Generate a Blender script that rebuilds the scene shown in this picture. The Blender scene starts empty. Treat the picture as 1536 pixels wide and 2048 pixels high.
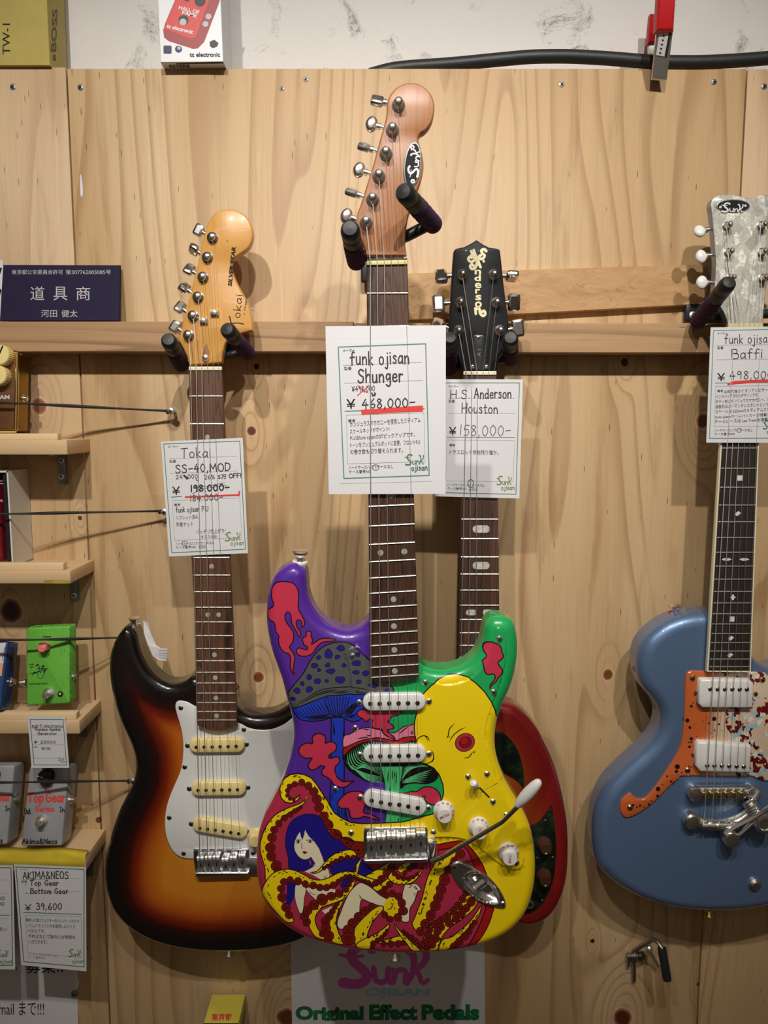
import bpy, bmesh, math, random
import numpy as np
from mathutils import Vector, Matrix
from mathutils.geometry import delaunay_2d_cdt, tessellate_polygon
random.seed(7)
sc = bpy.context.scene
COL = sc.collection
# ---------------------------------------------------------------- camera
IMW, IMH = 1536, 2048
FPX = 1538.0                      # focal length in pixels (26 mm equivalent phone lens)
CAM_D, CAM_H, PITCH = 1.08, 1.50, math.radians(6.75)
cam_data = bpy.data.cameras.new('camera')
cam = bpy.data.objects.new('camera', cam_data); COL.objects.link(cam)
cam.location = (0, -CAM_D, CAM_H)
cam.rotation_euler = (math.pi/2 - PITCH, 0, 0)
cam_data.sensor_fit = 'VERTICAL'
cam_data.sensor_height = 36.0
cam_data.sensor_width = 27.0
cam_data.lens = FPX/IMH*36.0
cam_data.clip_start = 0.02
sc.camera = cam
# ---------------------------------------------------------------- view, world, lights
sc.view_settings.view_transform = 'Standard'
sc.view_settings.look = 'None'
sc.view_settings.gamma = 1.0
sc.view_settings.use_curve_mapping = False
sc.view_settings.exposure = 0.0
world = bpy.data.worlds.new('world'); sc.world = world
world.use_nodes = True
world.node_tree.nodes['Background'].inputs[0].default_value = (1.0, 0.93, 0.85, 1)
world.node_tree.nodes['Background'].inputs[1].default_value = 0.12

def spot(name, loc, target, power, angle, blend, radius, color=(1.0, 0.90, 0.78)):
    l = bpy.data.lights.new(name, 'SPOT'); l.energy = power; l.color = color
    l.spot_size = math.radians(angle); l.spot_blend = blend; l.shadow_soft_size = radius
    o = bpy.data.objects.new(name, l); COL.objects.link(o); o.location = loc
    o.rotation_euler = (Vector(target) - Vector(loc)).to_track_quat('-Z', 'Y').to_euler()
    return o
LC = (1.0, 0.955, 0.895)
spot('track_spot_center', (0.03, -1.32, 2.56), (0.03, 0, 1.56), 56, 61, 1.0, 0.018, LC)
spot('track_spot_left', (-0.40, -1.36, 2.56), (-0.42, 0, 1.42), 60, 66, 1.0, 0.018, LC)
spot('track_spot_right', (0.43, -1.34, 2.56), (0.43, 0, 1.54), 52, 61, 1.0, 0.018, LC)
for _x in (-1.2, 0.0, 1.2): spot('shop_fill_spot', (_x, -1.9, 2.60), (_x, -3.2, 1.5), 26, 100, 0.9, 0.03, LC)  # added unseen spots: brighten the room behind the camera for metal reflections
def fill_panel(x, y, power, sx, sy):  # added area light out of view: soft fill and bright reflections in chrome
    al = bpy.data.lights.new('fill_panel', 'AREA'); al.shape = 'RECTANGLE'; al.size = sx; al.size_y = sy
    al.energy = power; al.color = (1.0, 0.95, 0.90)
    o = bpy.data.objects.new('fill_panel', al); COL.objects.link(o); o.location = (x, y, 2.66)
fill_panel(-0.9, -2.3, 1.1, 1.2, 0.25); fill_panel(0.9, -2.3, 1.1, 1.2, 0.25); fill_panel(0.0, -2.9, 1.1, 1.2, 0.25)

# ---------------------------------------------------------------- pixel rays to points on real planes
CT, ST = math.cos(PITCH), math.sin(PITCH)
def ray(px, py):
    u = (px - IMW/2)/FPX; v = (IMH/2 - py)/FPX
    return Vector((u, CT + v*ST, -ST + v*CT))
def W(px, py, d):
    """point where the sight line through a photo pixel meets the plane d metres in front of the plywood"""
    r = ray(px, py); t = (CAM_D - d)/r.y
    return Vector((r.x*t, -d, CAM_H + r.z*t))
def Wnp(P, d):
    P = np.asarray(P, float); u = (P[:, 0]-IMW/2)/FPX; v = (IMH/2-P[:, 1])/FPX
    ry = CT+v*ST; t = (CAM_D-d)/ry
    return np.stack([u*t, np.zeros(len(P))-d, CAM_H+(-ST+v*CT)*t], 1)
class Plane:
    """plane of a tilted thing, found from three known points"""
    def __init__(s, a, b, c):
        s.o = Vector(a); s.n = (Vector(b)-Vector(a)).cross(Vector(c)-Vector(a)).normalized()
        if s.n.y > 0: s.n = -s.n
    def at(s, px, py, off=0.0):
        r = ray(px, py); C = Vector((0, -CAM_D, CAM_H))
        t = (s.o + s.n*off - C).dot(s.n)/r.dot(s.n)
        return C + r*t
class Flat:
    def __init__(s, d): s.d = d; s.n = Vector((0, -1, 0))
    def at(s, px, py, off=0.0): return W(px, py, s.d+off)
def zt(x0, y0, s):
    return lambda pts: [(x0+p[0]*s, y0+p[1]*s) for p in pts]

# ---------------------------------------------------------------- 2-D curve helpers
def catmull(pts, closed=False, n=6):
    P = [np.array(p[:2], float) for p in pts]
    if len(P) < 3 and not closed:
        return [tuple(p) for p in P]
    out = []; N = len(P)
    rng = range(N if closed else N-1)
    for i in rng:
        if closed: p0, p1, p2, p3 = P[(i-1) % N], P[i], P[(i+1) % N], P[(i+2) % N]
        else:
            p1, p2 = P[i], P[i+1]
            p0 = P[i-1] if i > 0 else 2*p1-p2
            p3 = P[i+2] if i+2 < N else 2*p2-p1
        if np.hypot(*(p2-p1)) < 1e-6: continue
        for k in range(n):
            t = k/n
            out.append(tuple(0.5*((2*p1)+(-p0+p2)*t+(2*p0-5*p1+4*p2-p3)*t*t+(-p0+3*p1-3*p2+p3)*t**3)))
    if not closed: out.append(tuple(P[-1]))
    return out
def resample(pts, step, closed=True):
    P = np.array(pts, float)
    if closed: P = np.vstack([P, P[:1]])
    d = np.hypot(*np.diff(P, axis=0).T); s = np.concatenate([[0], np.cumsum(d)])
    n = max(3, int(round(s[-1]/step)))
    t = np.linspace(0, s[-1], n+1)
    if closed: t = t[:-1]
    return np.stack([np.interp(t, s, P[:, k]) for k in range(P.shape[1])], 1)
def area2(P):
    P = np.asarray(P); x, y = P[:, 0], P[:, 1]
    return 0.5*np.sum(x*np.roll(y, -1)-np.roll(x, -1)*y)
def inside(P, Q):
    """even-odd test of points P (n,2) in polygon Q"""
    P = np.asarray(P, float); Q = np.asarray(Q, float)
    c = np.zeros(len(P), bool)
    x0, y0 = Q[:, 0], Q[:, 1]; x1, y1 = np.roll(x0, -1), np.roll(y0, -1)
    for i in range(len(Q)):
        if y0[i] == y1[i]: continue
        m = (y0[i] > P[:, 1]) != (y1[i] > P[:, 1])
        if not m.any(): continue
        xi = (x1[i]-x0[i])*(P[:, 1]-y0[i])/(y1[i]-y0[i])+x0[i]
        c ^= m & (P[:, 0] < xi)
    return c
def winding(P, Q):
    """winding number of points P in polygon Q"""
    P = np.asarray(P, float); Q = np.asarray(Q, float); w = np.zeros(len(P), int)
    A, B = Q, np.roll(Q, -1, 0)
    for (x0, y0), (x1, y1) in zip(A, B):
        side = (x1-x0)*(P[:, 1]-y0)-(P[:, 0]-x0)*(y1-y0)
        w += ((y0 <= P[:, 1]) & (y1 > P[:, 1]) & (side > 0)).astype(int)
        w -= ((y0 > P[:, 1]) & (y1 <= P[:, 1]) & (side < 0)).astype(int)
    return w
def segdist(P, Q, closed=True):
    """distance and nearest point from points P to polyline Q"""
    P = np.asarray(P, float); A = np.asarray(Q, float)
    B = np.roll(A, -1, 0) if closed else A[1:]
    if not closed: A = A[:-1]
    best = np.full(len(P), 1e18); near = np.zeros_like(P)
    AB = B-A; L2 = np.maximum((AB**2).sum(1), 1e-18)
    for c in range(0, len(P), 4000):
        p = P[c:c+4000]
        t = np.clip(((p[:, None]-A[None])*AB[None]).sum(2)/L2[None], 0, 1)
        q = A[None]+t[..., None]*AB[None]
        d = ((p[:, None]-q)**2).sum(2); k = d.argmin(1)
        best[c:c+4000] = np.sqrt(d[np.arange(len(p)), k]); near[c:c+4000] = q[np.arange(len(p)), k]
    return best, near
def ribbon(pts, w, smooth=True, n=5, caps=True, w1=None, taper=False):
    """polygon of a pen stroke: pts, width w (w1 at its end; taper = thin at both ends)"""
    P = catmull(pts, n=n) if smooth and len(pts) > 2 else [tuple(p[:2]) for p in pts]
    P = np.array(P, float)
    if taper and len(P) == 2: P = P[0]+(P[1]-P[0])*np.linspace(0, 1, 5)[:, None]
    keep = np.concatenate([[True], np.hypot(*np.diff(P, axis=0).T) > 1e-6]); P = P[keep]
    if len(P) < 2: P = np.array([P[0]-[w*.05, 0], P[0]+[w*.05, 0]])
    T = np.gradient(P, axis=0); T /= np.maximum(np.hypot(*T.T)[:, None], 1e-9)
    Nn = np.stack([-T[:, 1], T[:, 0]], 1)
    t = np.linspace(0, 1, len(P)); ww = np.full(len(P), w) if w1 is None else w+(w1-w)*t
    if taper: ww = ww*np.clip(np.sin(np.pi*t)*1.6, 0.12, 1)
    L = P+Nn*ww[:, None]/2; R = P-Nn*ww[:, None]/2
    out = list(map(tuple, L))
    if caps:
        a = math.atan2(Nn[-1, 1], Nn[-1, 0])
        out += [tuple(P[-1]+ww[-1]/2*np.array([math.cos(a-k*math.pi/4), math.sin(a-k*math.pi/4)])) for k in (1, 2, 3)]
    out += list(map(tuple, R[::-1]))
    if caps:
        a = math.atan2(-Nn[0, 1], -Nn[0, 0])
        out += [tuple(P[0]+ww[0]/2*np.array([math.cos(a-k*math.pi/4), math.sin(a-k*math.pi/4)])) for k in (1, 2, 3)]
    return out
def circle(cx, cy, r, n=16, ry=None, rot=0):
    ry = r if ry is None else ry; c, s = math.cos(rot), math.sin(rot)
    return [(cx+r*math.cos(a)*c-ry*math.sin(a)*s, cy+r*math.cos(a)*s+ry*math.sin(a)*c) for a in [2*math.pi*k/n for k in range(n)]]
def rrect(x0, y0, x1, y1, r, n=4):
    o = []
    for cx, cy, a0 in ((x1-r, y1-r, 0), (x0+r, y1-r, 90), (x0+r, y0+r, 180), (x1-r, y0+r, 270)):
        for k in range(n+1):
            a = math.radians(a0+90*k/n); o.append((cx+r*math.cos(a), cy+r*math.sin(a)))
    return o

# ---------------------------------------------------------------- mesh collecting
class MB:
    def __init__(s): s.v = []; s.f = []; s.m = []; s.sm = []; s.pend = {}
    def add(s, v, f, mi=0, smooth=True):
        b = len(s.v); s.v += [Vector(p) for p in v]
        for q in f: s.f.append([b+i for i in q]); s.m.append(mi); s.sm.append(smooth)
        return s
    def box(s, c, h, R=None, mi=0):
        """box with centre c and half sizes h, axes in rows of R"""
        R = R or (Vector((1, 0, 0)), Vector((0, 1, 0)), Vector((0, 0, 1)))
        v = [Vector(c)+R[0]*(x*h[0])+R[1]*(y*h[1])+R[2]*(z*h[2]) for x in (-1, 1) for y in (-1, 1) for z in (-1, 1)]
        f = [(0, 1, 3, 2), (4, 6, 7, 5), (0, 4, 5, 1), (2, 3, 7, 6), (0, 2, 6, 4), (1, 5, 7, 3)]
        return s.add(v, f, mi, False)
    def rbox(s, c, h, r, R=None, mi=0, seg=3):
        """rounded box"""
        bm = bmesh.new(); bmesh.ops.create_cube(bm, size=2)
        for v in bm.verts: v.co = Vector((v.co.x*h[0], v.co.y*h[1], v.co.z*h[2]))
        bmesh.ops.bevel(bm, geom=bm.edges[:], offset=min(r, min(h)*0.98), segments=seg, profile=0.5, affect='EDGES')
        bm.verts.index_update()
        R = R or (Vector((1, 0, 0)), Vector((0, 1, 0)), Vector((0, 0, 1)))
        v = [Vector(c)+R[0]*p.co.x+R[1]*p.co.y+R[2]*p.co.z for p in bm.verts]
        f = [[q.index for q in p.verts] for p in bm.faces]; bm.free()
        return s.add(v, f, mi, True)
    def tube(s, pts, r, n=8, mi=0, cap=True, closed=False):
        P = [Vector(p) for p in pts]; N = len(P); rr = r if hasattr(r, '__len__') else [r]*N
        T = []
        for i in range(N):
            if closed: t = P[(i+1) % N]-P[i-1]
            else: t = P[min(i+1, N-1)]-P[max(i-1, 0)]
            T.append(t.normalized())
        up = Vector((0, 0, 1)) if abs(T[0].z) < 0.9 else Vector((1, 0, 0))
        a = T[0].cross(up).normalized(); v = []
        for i in range(N):
            a = (a-T[i]*a.dot(T[i])).normalized(); b = T[i].cross(a)
            v += [P[i]+(a*math.cos(2*math.pi*k/n)+b*math.sin(2*math.pi*k/n))*rr[i] for k in range(n)]
        f = []
        for i in range(N if closed else N-1):
            j = (i+1) % N
            for k in range(n): f.append((i*n+k, i*n+(k+1) % n, j*n+(k+1) % n, j*n+k))
        if cap and not closed: f.append(list(range(n))[::-1]); f.append([(N-1)*n+k for k in range(n)])
        return s.add(v, f, mi, True)
    def lathe(s, o, ax, prof, n=20, mi=0):
        """prof: list of (radius, height along ax)"""
        o = Vector(o); ax = Vector(ax).normalized()
        up = Vector((0, 0, 1)) if abs(ax.z) < 0.9 else Vector((1, 0, 0))
        a = ax.cross(up).normalized(); b = ax.cross(a); v = []; f = []
        for r, h in prof:
            v += [o+ax*h+(a*math.cos(2*math.pi*k/n)+b*math.sin(2*math.pi*k/n))*r for k in range(n)]
        for i in range(len(prof)-1):
            for k in range(n): f.append((i*n+k, i*n+(k+1) % n, (i+1)*n+(k+1) % n, (i+1)*n+k))
        if prof[0][0] > 1e-6: f.append(list(range(n))[::-1])
        if prof[-1][0] > 1e-6: f.append([(len(prof)-1)*n+k for k in range(n)])
        return s.add(v, f, mi, True)
    def prism(s, poly, d0, d1, mi=0, mi_side=None, bev=0.0, plane=None):
        """outline in photo pixels taken onto plane d1 (front), pushed straight back to d0; small chamfer bev"""
        P = np.array(poly, float)
        if plane is None:
            F = [W(x, y, d1) for x, y in P]; nrm = Vector((0, -1, 0))
        else:
            F = [plane.at(x, y, d1) for x, y in P]; nrm = plane.n
        return s.prism3(F, nrm, d1-d0, mi, mi_side, bev)
    def prism3(s, F, nrm, t, mi=0, mi_side=None, bev=0.0):
        F = [Vector(p) for p in F]; nrm = Vector(nrm).normalized(); n = len(F)
        mi_side = mi if mi_side is None else mi_side
        C = sum((F[i].cross(F[(i+1) % n]) for i in range(n)), Vector()).dot(nrm)
        if C < 0: F = F[::-1]
        rings = []
        if bev > 0:
            inn = []
            for i in range(n):
                a = (F[i]-F[i-1]); b = (F[(i+1) % n]-F[i])
                e = (a.normalized()+b.normalized())
                e = e.normalized() if e.length > 1e-9 else a.normalized()
                inn.append(F[i]+nrm.cross(e)*bev)
            rings = [inn, [p+nrm.cross(Vector((0, 0, 0))) - nrm*(bev*0.35)+ (q-p)*0.65 for p, q in zip(inn, F)], [p-nrm*bev for p in F], [p-nrm*t for p in F]]
        else: rings = [F, [p-nrm*t for p in F]]
        tri = tessellate_polygon([rings[0]])
        v = [p for r in rings for p in r]; b = len(s.v)
        s.v += v
        for q in tri:
            q = list(q); A, B, Cc = [rings[0][i] for i in q]
            if (B-A).cross(Cc-A).dot(nrm) < 0: q = q[::-1]
            s.f.append([b+i for i in q]); s.m.append(mi); s.sm.append(False)
            s.f.append([b+(len(rings)-1)*n+i for i in q[::-1]]); s.m.append(mi_side); s.sm.append(False)
        for k in range(len(rings)-1):
            for i in range(n):
                j = (i+1) % n
                s.f.append([b+k*n+j, b+k*n+i, b+(k+1)*n+i, b+(k+1)*n+j]); s.m.append(mi if k < len(rings)-2 else mi_side); s.sm.append(True)
        return s
    def flat(s, polys, plane, off, mi=0):
        """flat print: polygons in photo pixels laid on a plane"""
        for poly in polys:
            F = [plane.at(x, y, off) for x, y in poly]
            tri = tessellate_polygon([F]); b = len(s.v); s.v += F
            for q in tri:
                q = list(q); A, B, Cc = [F[i] for i in q]
                if (B-A).cross(Cc-A).dot(plane.n) < 0: q = q[::-1]
                s.f.append([b+i for i in q]); s.m.append(mi); s.sm.append(False)
        return s
    def print_mesh(s, vs, fs, plane, off, mi=0):
        b = len(s.v); s.v += [plane.at(x, y, off) for x, y in vs]
        for q in fs: s.f.append([b+i for i in q]); s.m.append(mi); s.sm.append(False)
        return s
    def stroke(s, pts, w, plane, off, mi=0, smooth=True, n=4, w1=None, taper=False):
        """pen stroke; strokes of one plane and colour are merged into one flat layer when the mesh is built"""
        if not smooth and len(pts) > 2:
            for p, q in zip(pts, pts[1:]): s.stroke([p, q], w, plane, off, mi)
            return s
        s.pend.setdefault((id(plane), off, mi), (plane, off, mi, []))[3].append(np.array(ribbon(pts, w, smooth, n, True, w1, taper)))
        return s
    def flush(s):
        for plane, off, mi, polys in s.pend.values():
            ep, ee = [], []
            for P in polys:
                b = len(ep); n = len(P); ep += P.tolist(); ee += [(b+i, b+(i+1) % n) for i in range(n)]
            r = delaunay_2d_cdt([Vector(p) for p in ep], ee, [], 0, 1e-5)
            V = np.array([tuple(v) for v in r[0]]); F = np.array([tuple(f) for f in r[2] if len(f) == 3])
            if not len(F): continue
            cen = V[F].mean(1); ok = np.zeros(len(F), bool)
            for P in polys:
                lo, hi = P.min(0), P.max(0); m = np.where(~ok & (cen >= lo).all(1) & (cen <= hi).all(1))[0]
                if len(m): ok[m[winding(cen[m], P) != 0]] = True
            F = F[ok]; u = np.unique(F); mp = -np.ones(len(V), int); mp[u] = np.arange(len(u))
            s.print_mesh([tuple(V[i]) for i in u], [[int(mp[i]) for i in f] for f in F], plane, off, mi)
        s.pend = {}
    def build(s, name, mats, parent=None, origin=None, sharp=35, **props):
        s.flush()
        me = bpy.data.meshes.new(name)
        mats = mats if isinstance(mats, (list, tuple)) else [mats]
        if origin is None:
            if parent is not None: origin = wloc(parent)
            else:
                a = np.array([tuple(p) for p in s.v]); lo, hi = a.min(0), a.max(0)
                origin = Vector(((lo[0]+hi[0])/2, (lo[1]+hi[1])/2, lo[2]))
        origin = Vector(origin)
        me.from_pydata([tuple(p-origin) for p in s.v], [], s.f)
        for m in mats: me.materials.append(m)
        me.polygons.foreach_set('material_index', s.m)
        me.polygons.foreach_set('use_smooth', s.sm)
        me.update()
        if any(s.sm) and sharp: me.set_sharp_from_angle(angle=math.radians(sharp))
        o = bpy.data.objects.new(name, me); COL.objects.link(o)
        if parent is not None:
            o.parent = parent; o.location = origin-wloc(parent)
        else: o.location = origin
        for k, x in props.items(): o[k] = x
        return o
def wloc(o):
    p = Vector(o.location)
    while o.parent is not None:
        o = o.parent; p = p+Vector(o.location)
    return p
def thing(name, loc, label, cat, group=None):
    o = bpy.data.objects.new(name, None); o.empty_display_size = 0.02; COL.objects.link(o); o.location = loc
    o['label'] = label; o['category'] = cat
    if group: o['group'] = group
    return o
def copy_tree(o, delta):
    """copy a thing with its parts and sub-parts, moved by delta"""
    c = o.copy(); COL.objects.link(c); c.location = Vector(o.location)+Vector(delta)
    for ch in list(o.children): _copy_child(ch, c)
    return c
def _copy_child(o, par):
    c = o.copy(); COL.objects.link(c); c.parent = par
    for ch in list(o.children): _copy_child(ch, c)

# ---------------------------------------------------------------- materials
def srgb(r, g, b):
    f = lambda c: (c/255/12.92) if c/255 <= 0.04045 else ((c/255+0.055)/1.055)**2.4
    return (f(r), f(g), f(b), 1)
MATS = {}
def pm(name, col, rough=0.5, metal=0.0, coat=0.0, spec=0.5, bump=None, noise=None):
    """plain material; noise=(scale, amount) varies its colour a little, bump=(scale, strength)"""
    if name in MATS: return MATS[name]
    m = bpy.data.materials.new(name); m.use_nodes = True; nt = m.node_tree; b = nt.nodes['Principled BSDF']
    b.inputs['Base Color'].default_value = col
    b.inputs['Roughness'].default_value = rough; b.inputs['Metallic'].default_value = metal
    b.inputs['Coat Weight'].default_value = coat; b.inputs['Coat Roughness'].default_value = 0.04
    b.inputs['Specular IOR Level'].default_value = spec
    if noise:
        n = nt.nodes.new('ShaderNodeTexNoise'); n.inputs['Scale'].default_value = noise[0]; n.inputs['Detail'].default_value = 4
        tc = nt.nodes.new('ShaderNodeTexCoord'); nt.links.new(tc.outputs['Object'], n.inputs['Vector'])
        r = nt.nodes.new('ShaderNodeValToRGB')
        k = noise[1]
        r.color_ramp.elements[0].color = tuple(c*(1-k) for c in col[:3])+(1,); r.color_ramp.elements[0].position = 0.3
        r.color_ramp.elements[1].color = tuple(min(1, c*(1+k)) for c in col[:3])+(1,); r.color_ramp.elements[1].position = 0.7
        nt.links.new(n.outputs['Fac'], r.inputs['Fac']); nt.links.new(r.outputs['Color'], b.inputs['Base Color'])
    if bump:
        n = nt.nodes.new('ShaderNodeTexNoise'); n.inputs['Scale'].default_value = bump[0]; n.inputs['Detail'].default_value = 3
        tc = nt.nodes.new('ShaderNodeTexCoord'); nt.links.new(tc.outputs['Object'], n.inputs['Vector'])
        bp = nt.nodes.new('ShaderNodeBump'); bp.inputs['Strength'].default_value = bump[1]; bp.inputs['Distance'].default_value = 0.002
        nt.links.new(n.outputs['Fac'], bp.inputs['Height']); nt.links.new(bp.outputs['Normal'], b.inputs['Normal'])
    MATS[name] = m
    return m
class NT:
    """small node-graph writer"""
    def __init__(s, name):
        s.m = bpy.data.materials.new(name); s.m.use_nodes = True; s.t = s.m.node_tree; s.b = s.t.nodes['Principled BSDF']
        MATS[name] = s.m
    def n(s, typ, ins={}, **kw):
        nd = s.t.nodes.new(typ)
        for k, x in kw.items(): setattr(nd, k, x)
        for k, x in ins.items(): s.put(nd.inputs[k], x)
        return nd
    def put(s, sock, x):
        if isinstance(x, bpy.types.NodeSocket): s.t.links.new(x, sock)
        elif x is not None: sock.default_value = x
    def math(s, op, a, b=None, c=None):
        nd = s.t.nodes.new('ShaderNodeMath'); nd.operation = op
        s.put(nd.inputs[0], a); s.put(nd.inputs[1], b)
        if c is not None: s.put(nd.inputs[2], c)
        return nd.outputs[0]
    def xyz(s, x, y, z):
        nd = s.t.nodes.new('ShaderNodeCombineXYZ'); s.put(nd.inputs[0], x); s.put(nd.inputs[1], y); s.put(nd.inputs[2], z)
        return nd.outputs[0]
    def noise(s, vec, scale, detail=3, rough=0.5, dist=0.0):
        nd = s.n('ShaderNodeTexNoise', {'Vector': vec, 'Scale': scale, 'Detail': detail, 'Roughness': rough, 'Distortion': dist})
        return nd.outputs['Fac']
    def ramp(s, fac, stops, interp='LINEAR'):
        nd = s.t.nodes.new('ShaderNodeValToRGB'); s.put(nd.inputs['Fac'], fac); cr = nd.color_ramp; cr.interpolation = interp
        while len(cr.elements) < len(stops): cr.elements.new(0.5)
        for e, (p, c) in zip(cr.elements, stops):
            e.position = p; e.color = c if len(c) == 4 else tuple(c)+(1,)
        return nd.outputs['Color']
    def mix(s, fac, a, b, mode='MIX'):
        nd = s.t.nodes.new('ShaderNodeMix'); nd.data_type = 'RGBA'; nd.blend_type = mode
        s.put(nd.inputs[0], fac); s.put(nd.inputs[6], a); s.put(nd.inputs[7], b)
        return nd.outputs[2]
    def smooth(s, x, a, b):
        nd = s.t.nodes.new('ShaderNodeMapRange'); nd.interpolation_type = 'SMOOTHSTEP'
        s.put(nd.inputs[0], x); nd.inputs[1].default_value = a; nd.inputs[2].default_value = b
        nd.inputs[3].default_value = 0; nd.inputs[4].default_value = 1
        return nd.outputs[0]
    def obj(s):
        tc = s.t.nodes.new('ShaderNodeTexCoord'); sp = s.t.nodes.new('ShaderNodeSeparateXYZ')
        s.t.links.new(tc.outputs['Object'], sp.inputs[0])
        return tc.outputs['Object'], sp.outputs[0], sp.outputs[1], sp.outputs[2]
    def done(s, col, rough=0.5, metal=0.0, coat=0.0, bump=None, bdist=0.001, bstr=0.3, spec=0.5, coat_rough=0.04):
        s.put(s.b.inputs['Base Color'], col); s.put(s.b.inputs['Roughness'], rough); s.put(s.b.inputs['Metallic'], metal)
        s.put(s.b.inputs['Coat Weight'], coat); s.b.inputs['Coat Roughness'].default_value = coat_rough
        s.b.inputs['Specular IOR Level'].default_value = spec
        if bump is not None:
            bp = s.n('ShaderNodeBump', {'Height': bump, 'Strength': bstr, 'Distance': bdist}); s.put(s.b.inputs['Normal'], bp.outputs[0])
        return s.m
def wood(name, base, dark, light, axis='z', ring=14.0, fine=1.0, knots=(), flecks=0.0, rough=0.55, coat=0.0, field=(2.6, 0.32), contrast=1.0, seed=0.0, streak=0.5):
    """planed wood: growth-ring contours of a stretched field, fine fibres, knots that bend the rings, dark flecks.
    Coordinates are the object's own; the grain runs along axis."""
    g = NT(name); vec, x, y, z = g.obj()
    a, l = (x, z) if axis == 'z' else (z, x)          # across, along
    if axis == 'y': a, l = x, y
    thru = y if axis != 'y' else z
    v1 = g.xyz(g.math('MULTIPLY', a, field[0]), g.math('MULTIPLY', l, field[1]), g.math('ADD', g.math('MULTIPLY', thru, 2.0), seed))
    F = g.noise(v1, 1.0, 2.5, 0.45, 0.25)
    core = None
    for (kx, kz, kr, dk) in knots:
        dx = g.math('DIVIDE', g.math('SUBTRACT', a, kx), kr); dz = g.math('DIVIDE', g.math('SUBTRACT', l, kz), kr)
        w = g.math('MULTIPLY', g.math('SUBTRACT', g.noise(vec, 60, 2), 0.5), 0.5)
        r = g.math('ADD', g.math('SQRT', g.math('ADD', g.math('MULTIPLY', dx, dx), g.math('MULTIPLY', g.math('MULTIPLY', dz, dz), 0.8))), w)
        dzs = g.math('MULTIPLY', dz, 0.42)
        r2 = g.math('ADD', g.math('MULTIPLY', dx, dx), g.math('MULTIPLY', dzs, dzs))
        F = g.math('ADD', F, g.math('MULTIPLY', g.math('POWER', 2.718, g.math('MULTIPLY', r2, -0.16)), 0.17 if kr > 0.008 else 0.07))
        k = g.math('MULTIPLY', g.math('SUBTRACT', 1.0, g.smooth(r, 0.55, 1.35)), dk)
        core = k if core is None else g.math('MAXIMUM', core, k)
    ph = g.math('MULTIPLY', F, ring)
    sw = g.math('FRACT', ph)
    line = g.smooth(sw, 0.45, 0.93)                                 # late wood: slow rise, sudden end
    line = g.math('MULTIPLY', g.math('MULTIPLY', line, line), g.math('SUBTRACT', 1.0, g.smooth(sw, 0.94, 1.0)))
    fib = g.noise(g.xyz(g.math('MULTIPLY', a, 330*fine), g.math('MULTIPLY', l, 9*fine), seed), 1.0, 3, 0.6)
    fib2 = g.noise(g.xyz(g.math('MULTIPLY', a, 70*fine), g.math('MULTIPLY', l, 2.2*fine), seed+3), 1.0, 4, 0.6)
    smear = g.noise(g.xyz(g.math('MULTIPLY', a, 24*fine), g.math('MULTIPLY', l, 2.2*fine), seed+11), 1.0, 5, 0.65, 0.3)
    pale = g.noise(g.xyz(g.math('MULTIPLY', a, 110*fine), g.math('MULTIPLY', l, 7*fine), seed+17), 1.0, 4, 0.65)
    broad = g.noise(g.xyz(g.math('MULTIPLY', a, 6), g.math('MULTIPLY', l, 0.9), seed+7), 1.0, 3, 0.55)
    lm = g.smooth(g.noise(g.xyz(g.math('MULTIPLY', a, 14), g.math('MULTIPLY', l, 1.8), seed+21), 1.0, 2), 0.28, 0.50)
    c = g.ramp(broad, [(0.25, light), (0.55, base), (0.8, tuple(0.75*b+0.25*d for b, d in zip(base[:3], dark[:3])))])
    c = g.mix(g.math('MULTIPLY', g.math('MULTIPLY', line, lm), 0.52*contrast), c, dark)
    c = g.mix(g.math('MULTIPLY', g.smooth(smear, 0.54, 0.69), 1.15*streak*contrast), c, dark)
    c = g.mix(g.math('MULTIPLY', g.smooth(fib2, 0.55, 0.75), 0.45*streak*contrast), c, dark)
    c = g.mix(g.math('MULTIPLY', g.smooth(pale, 0.60, 0.74), 0.45*contrast), c, light)
    c = g.mix(g.math('MULTIPLY', g.smooth(fib, 0.45, 0.8), 0.17*contrast), c, tuple(d*0.8 for d in dark[:3])+(1,))
    if flecks > 0:
        vo = g.n('ShaderNodeTexVoronoi', {'Vector': g.xyz(g.math('MULTIPLY', a, 150), g.math('MULTIPLY', l, 15), seed), 'Scale': 1.0})
        sel = g.n('ShaderNodeSeparateColor', {0: vo.outputs['Color']}).outputs[0]
        fl = g.math('MULTIPLY', g.math('LESS_THAN', vo.outputs['Distance'], 0.075), g.math('LESS_THAN', sel, flecks))
        c = g.mix(g.math('MULTIPLY', fl, 0.8), c, srgb(60, 38, 22))
    if core is not None:
        kc = g.ramp(core, [(0.0, (1, 1, 1)), (0.35, srgb(188, 130, 84)), (0.7, srgb(120, 66, 36)), (1.0, srgb(40, 20, 12))])
        c = g.mix(g.smooth(core, 0.02, 0.4), c, kc)
    return g.done(c, rough, 0, coat, bump=g.math('ADD', fib, g.math('MULTIPLY', line, 0.5)), bdist=0.0006, bstr=0.25)
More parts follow.
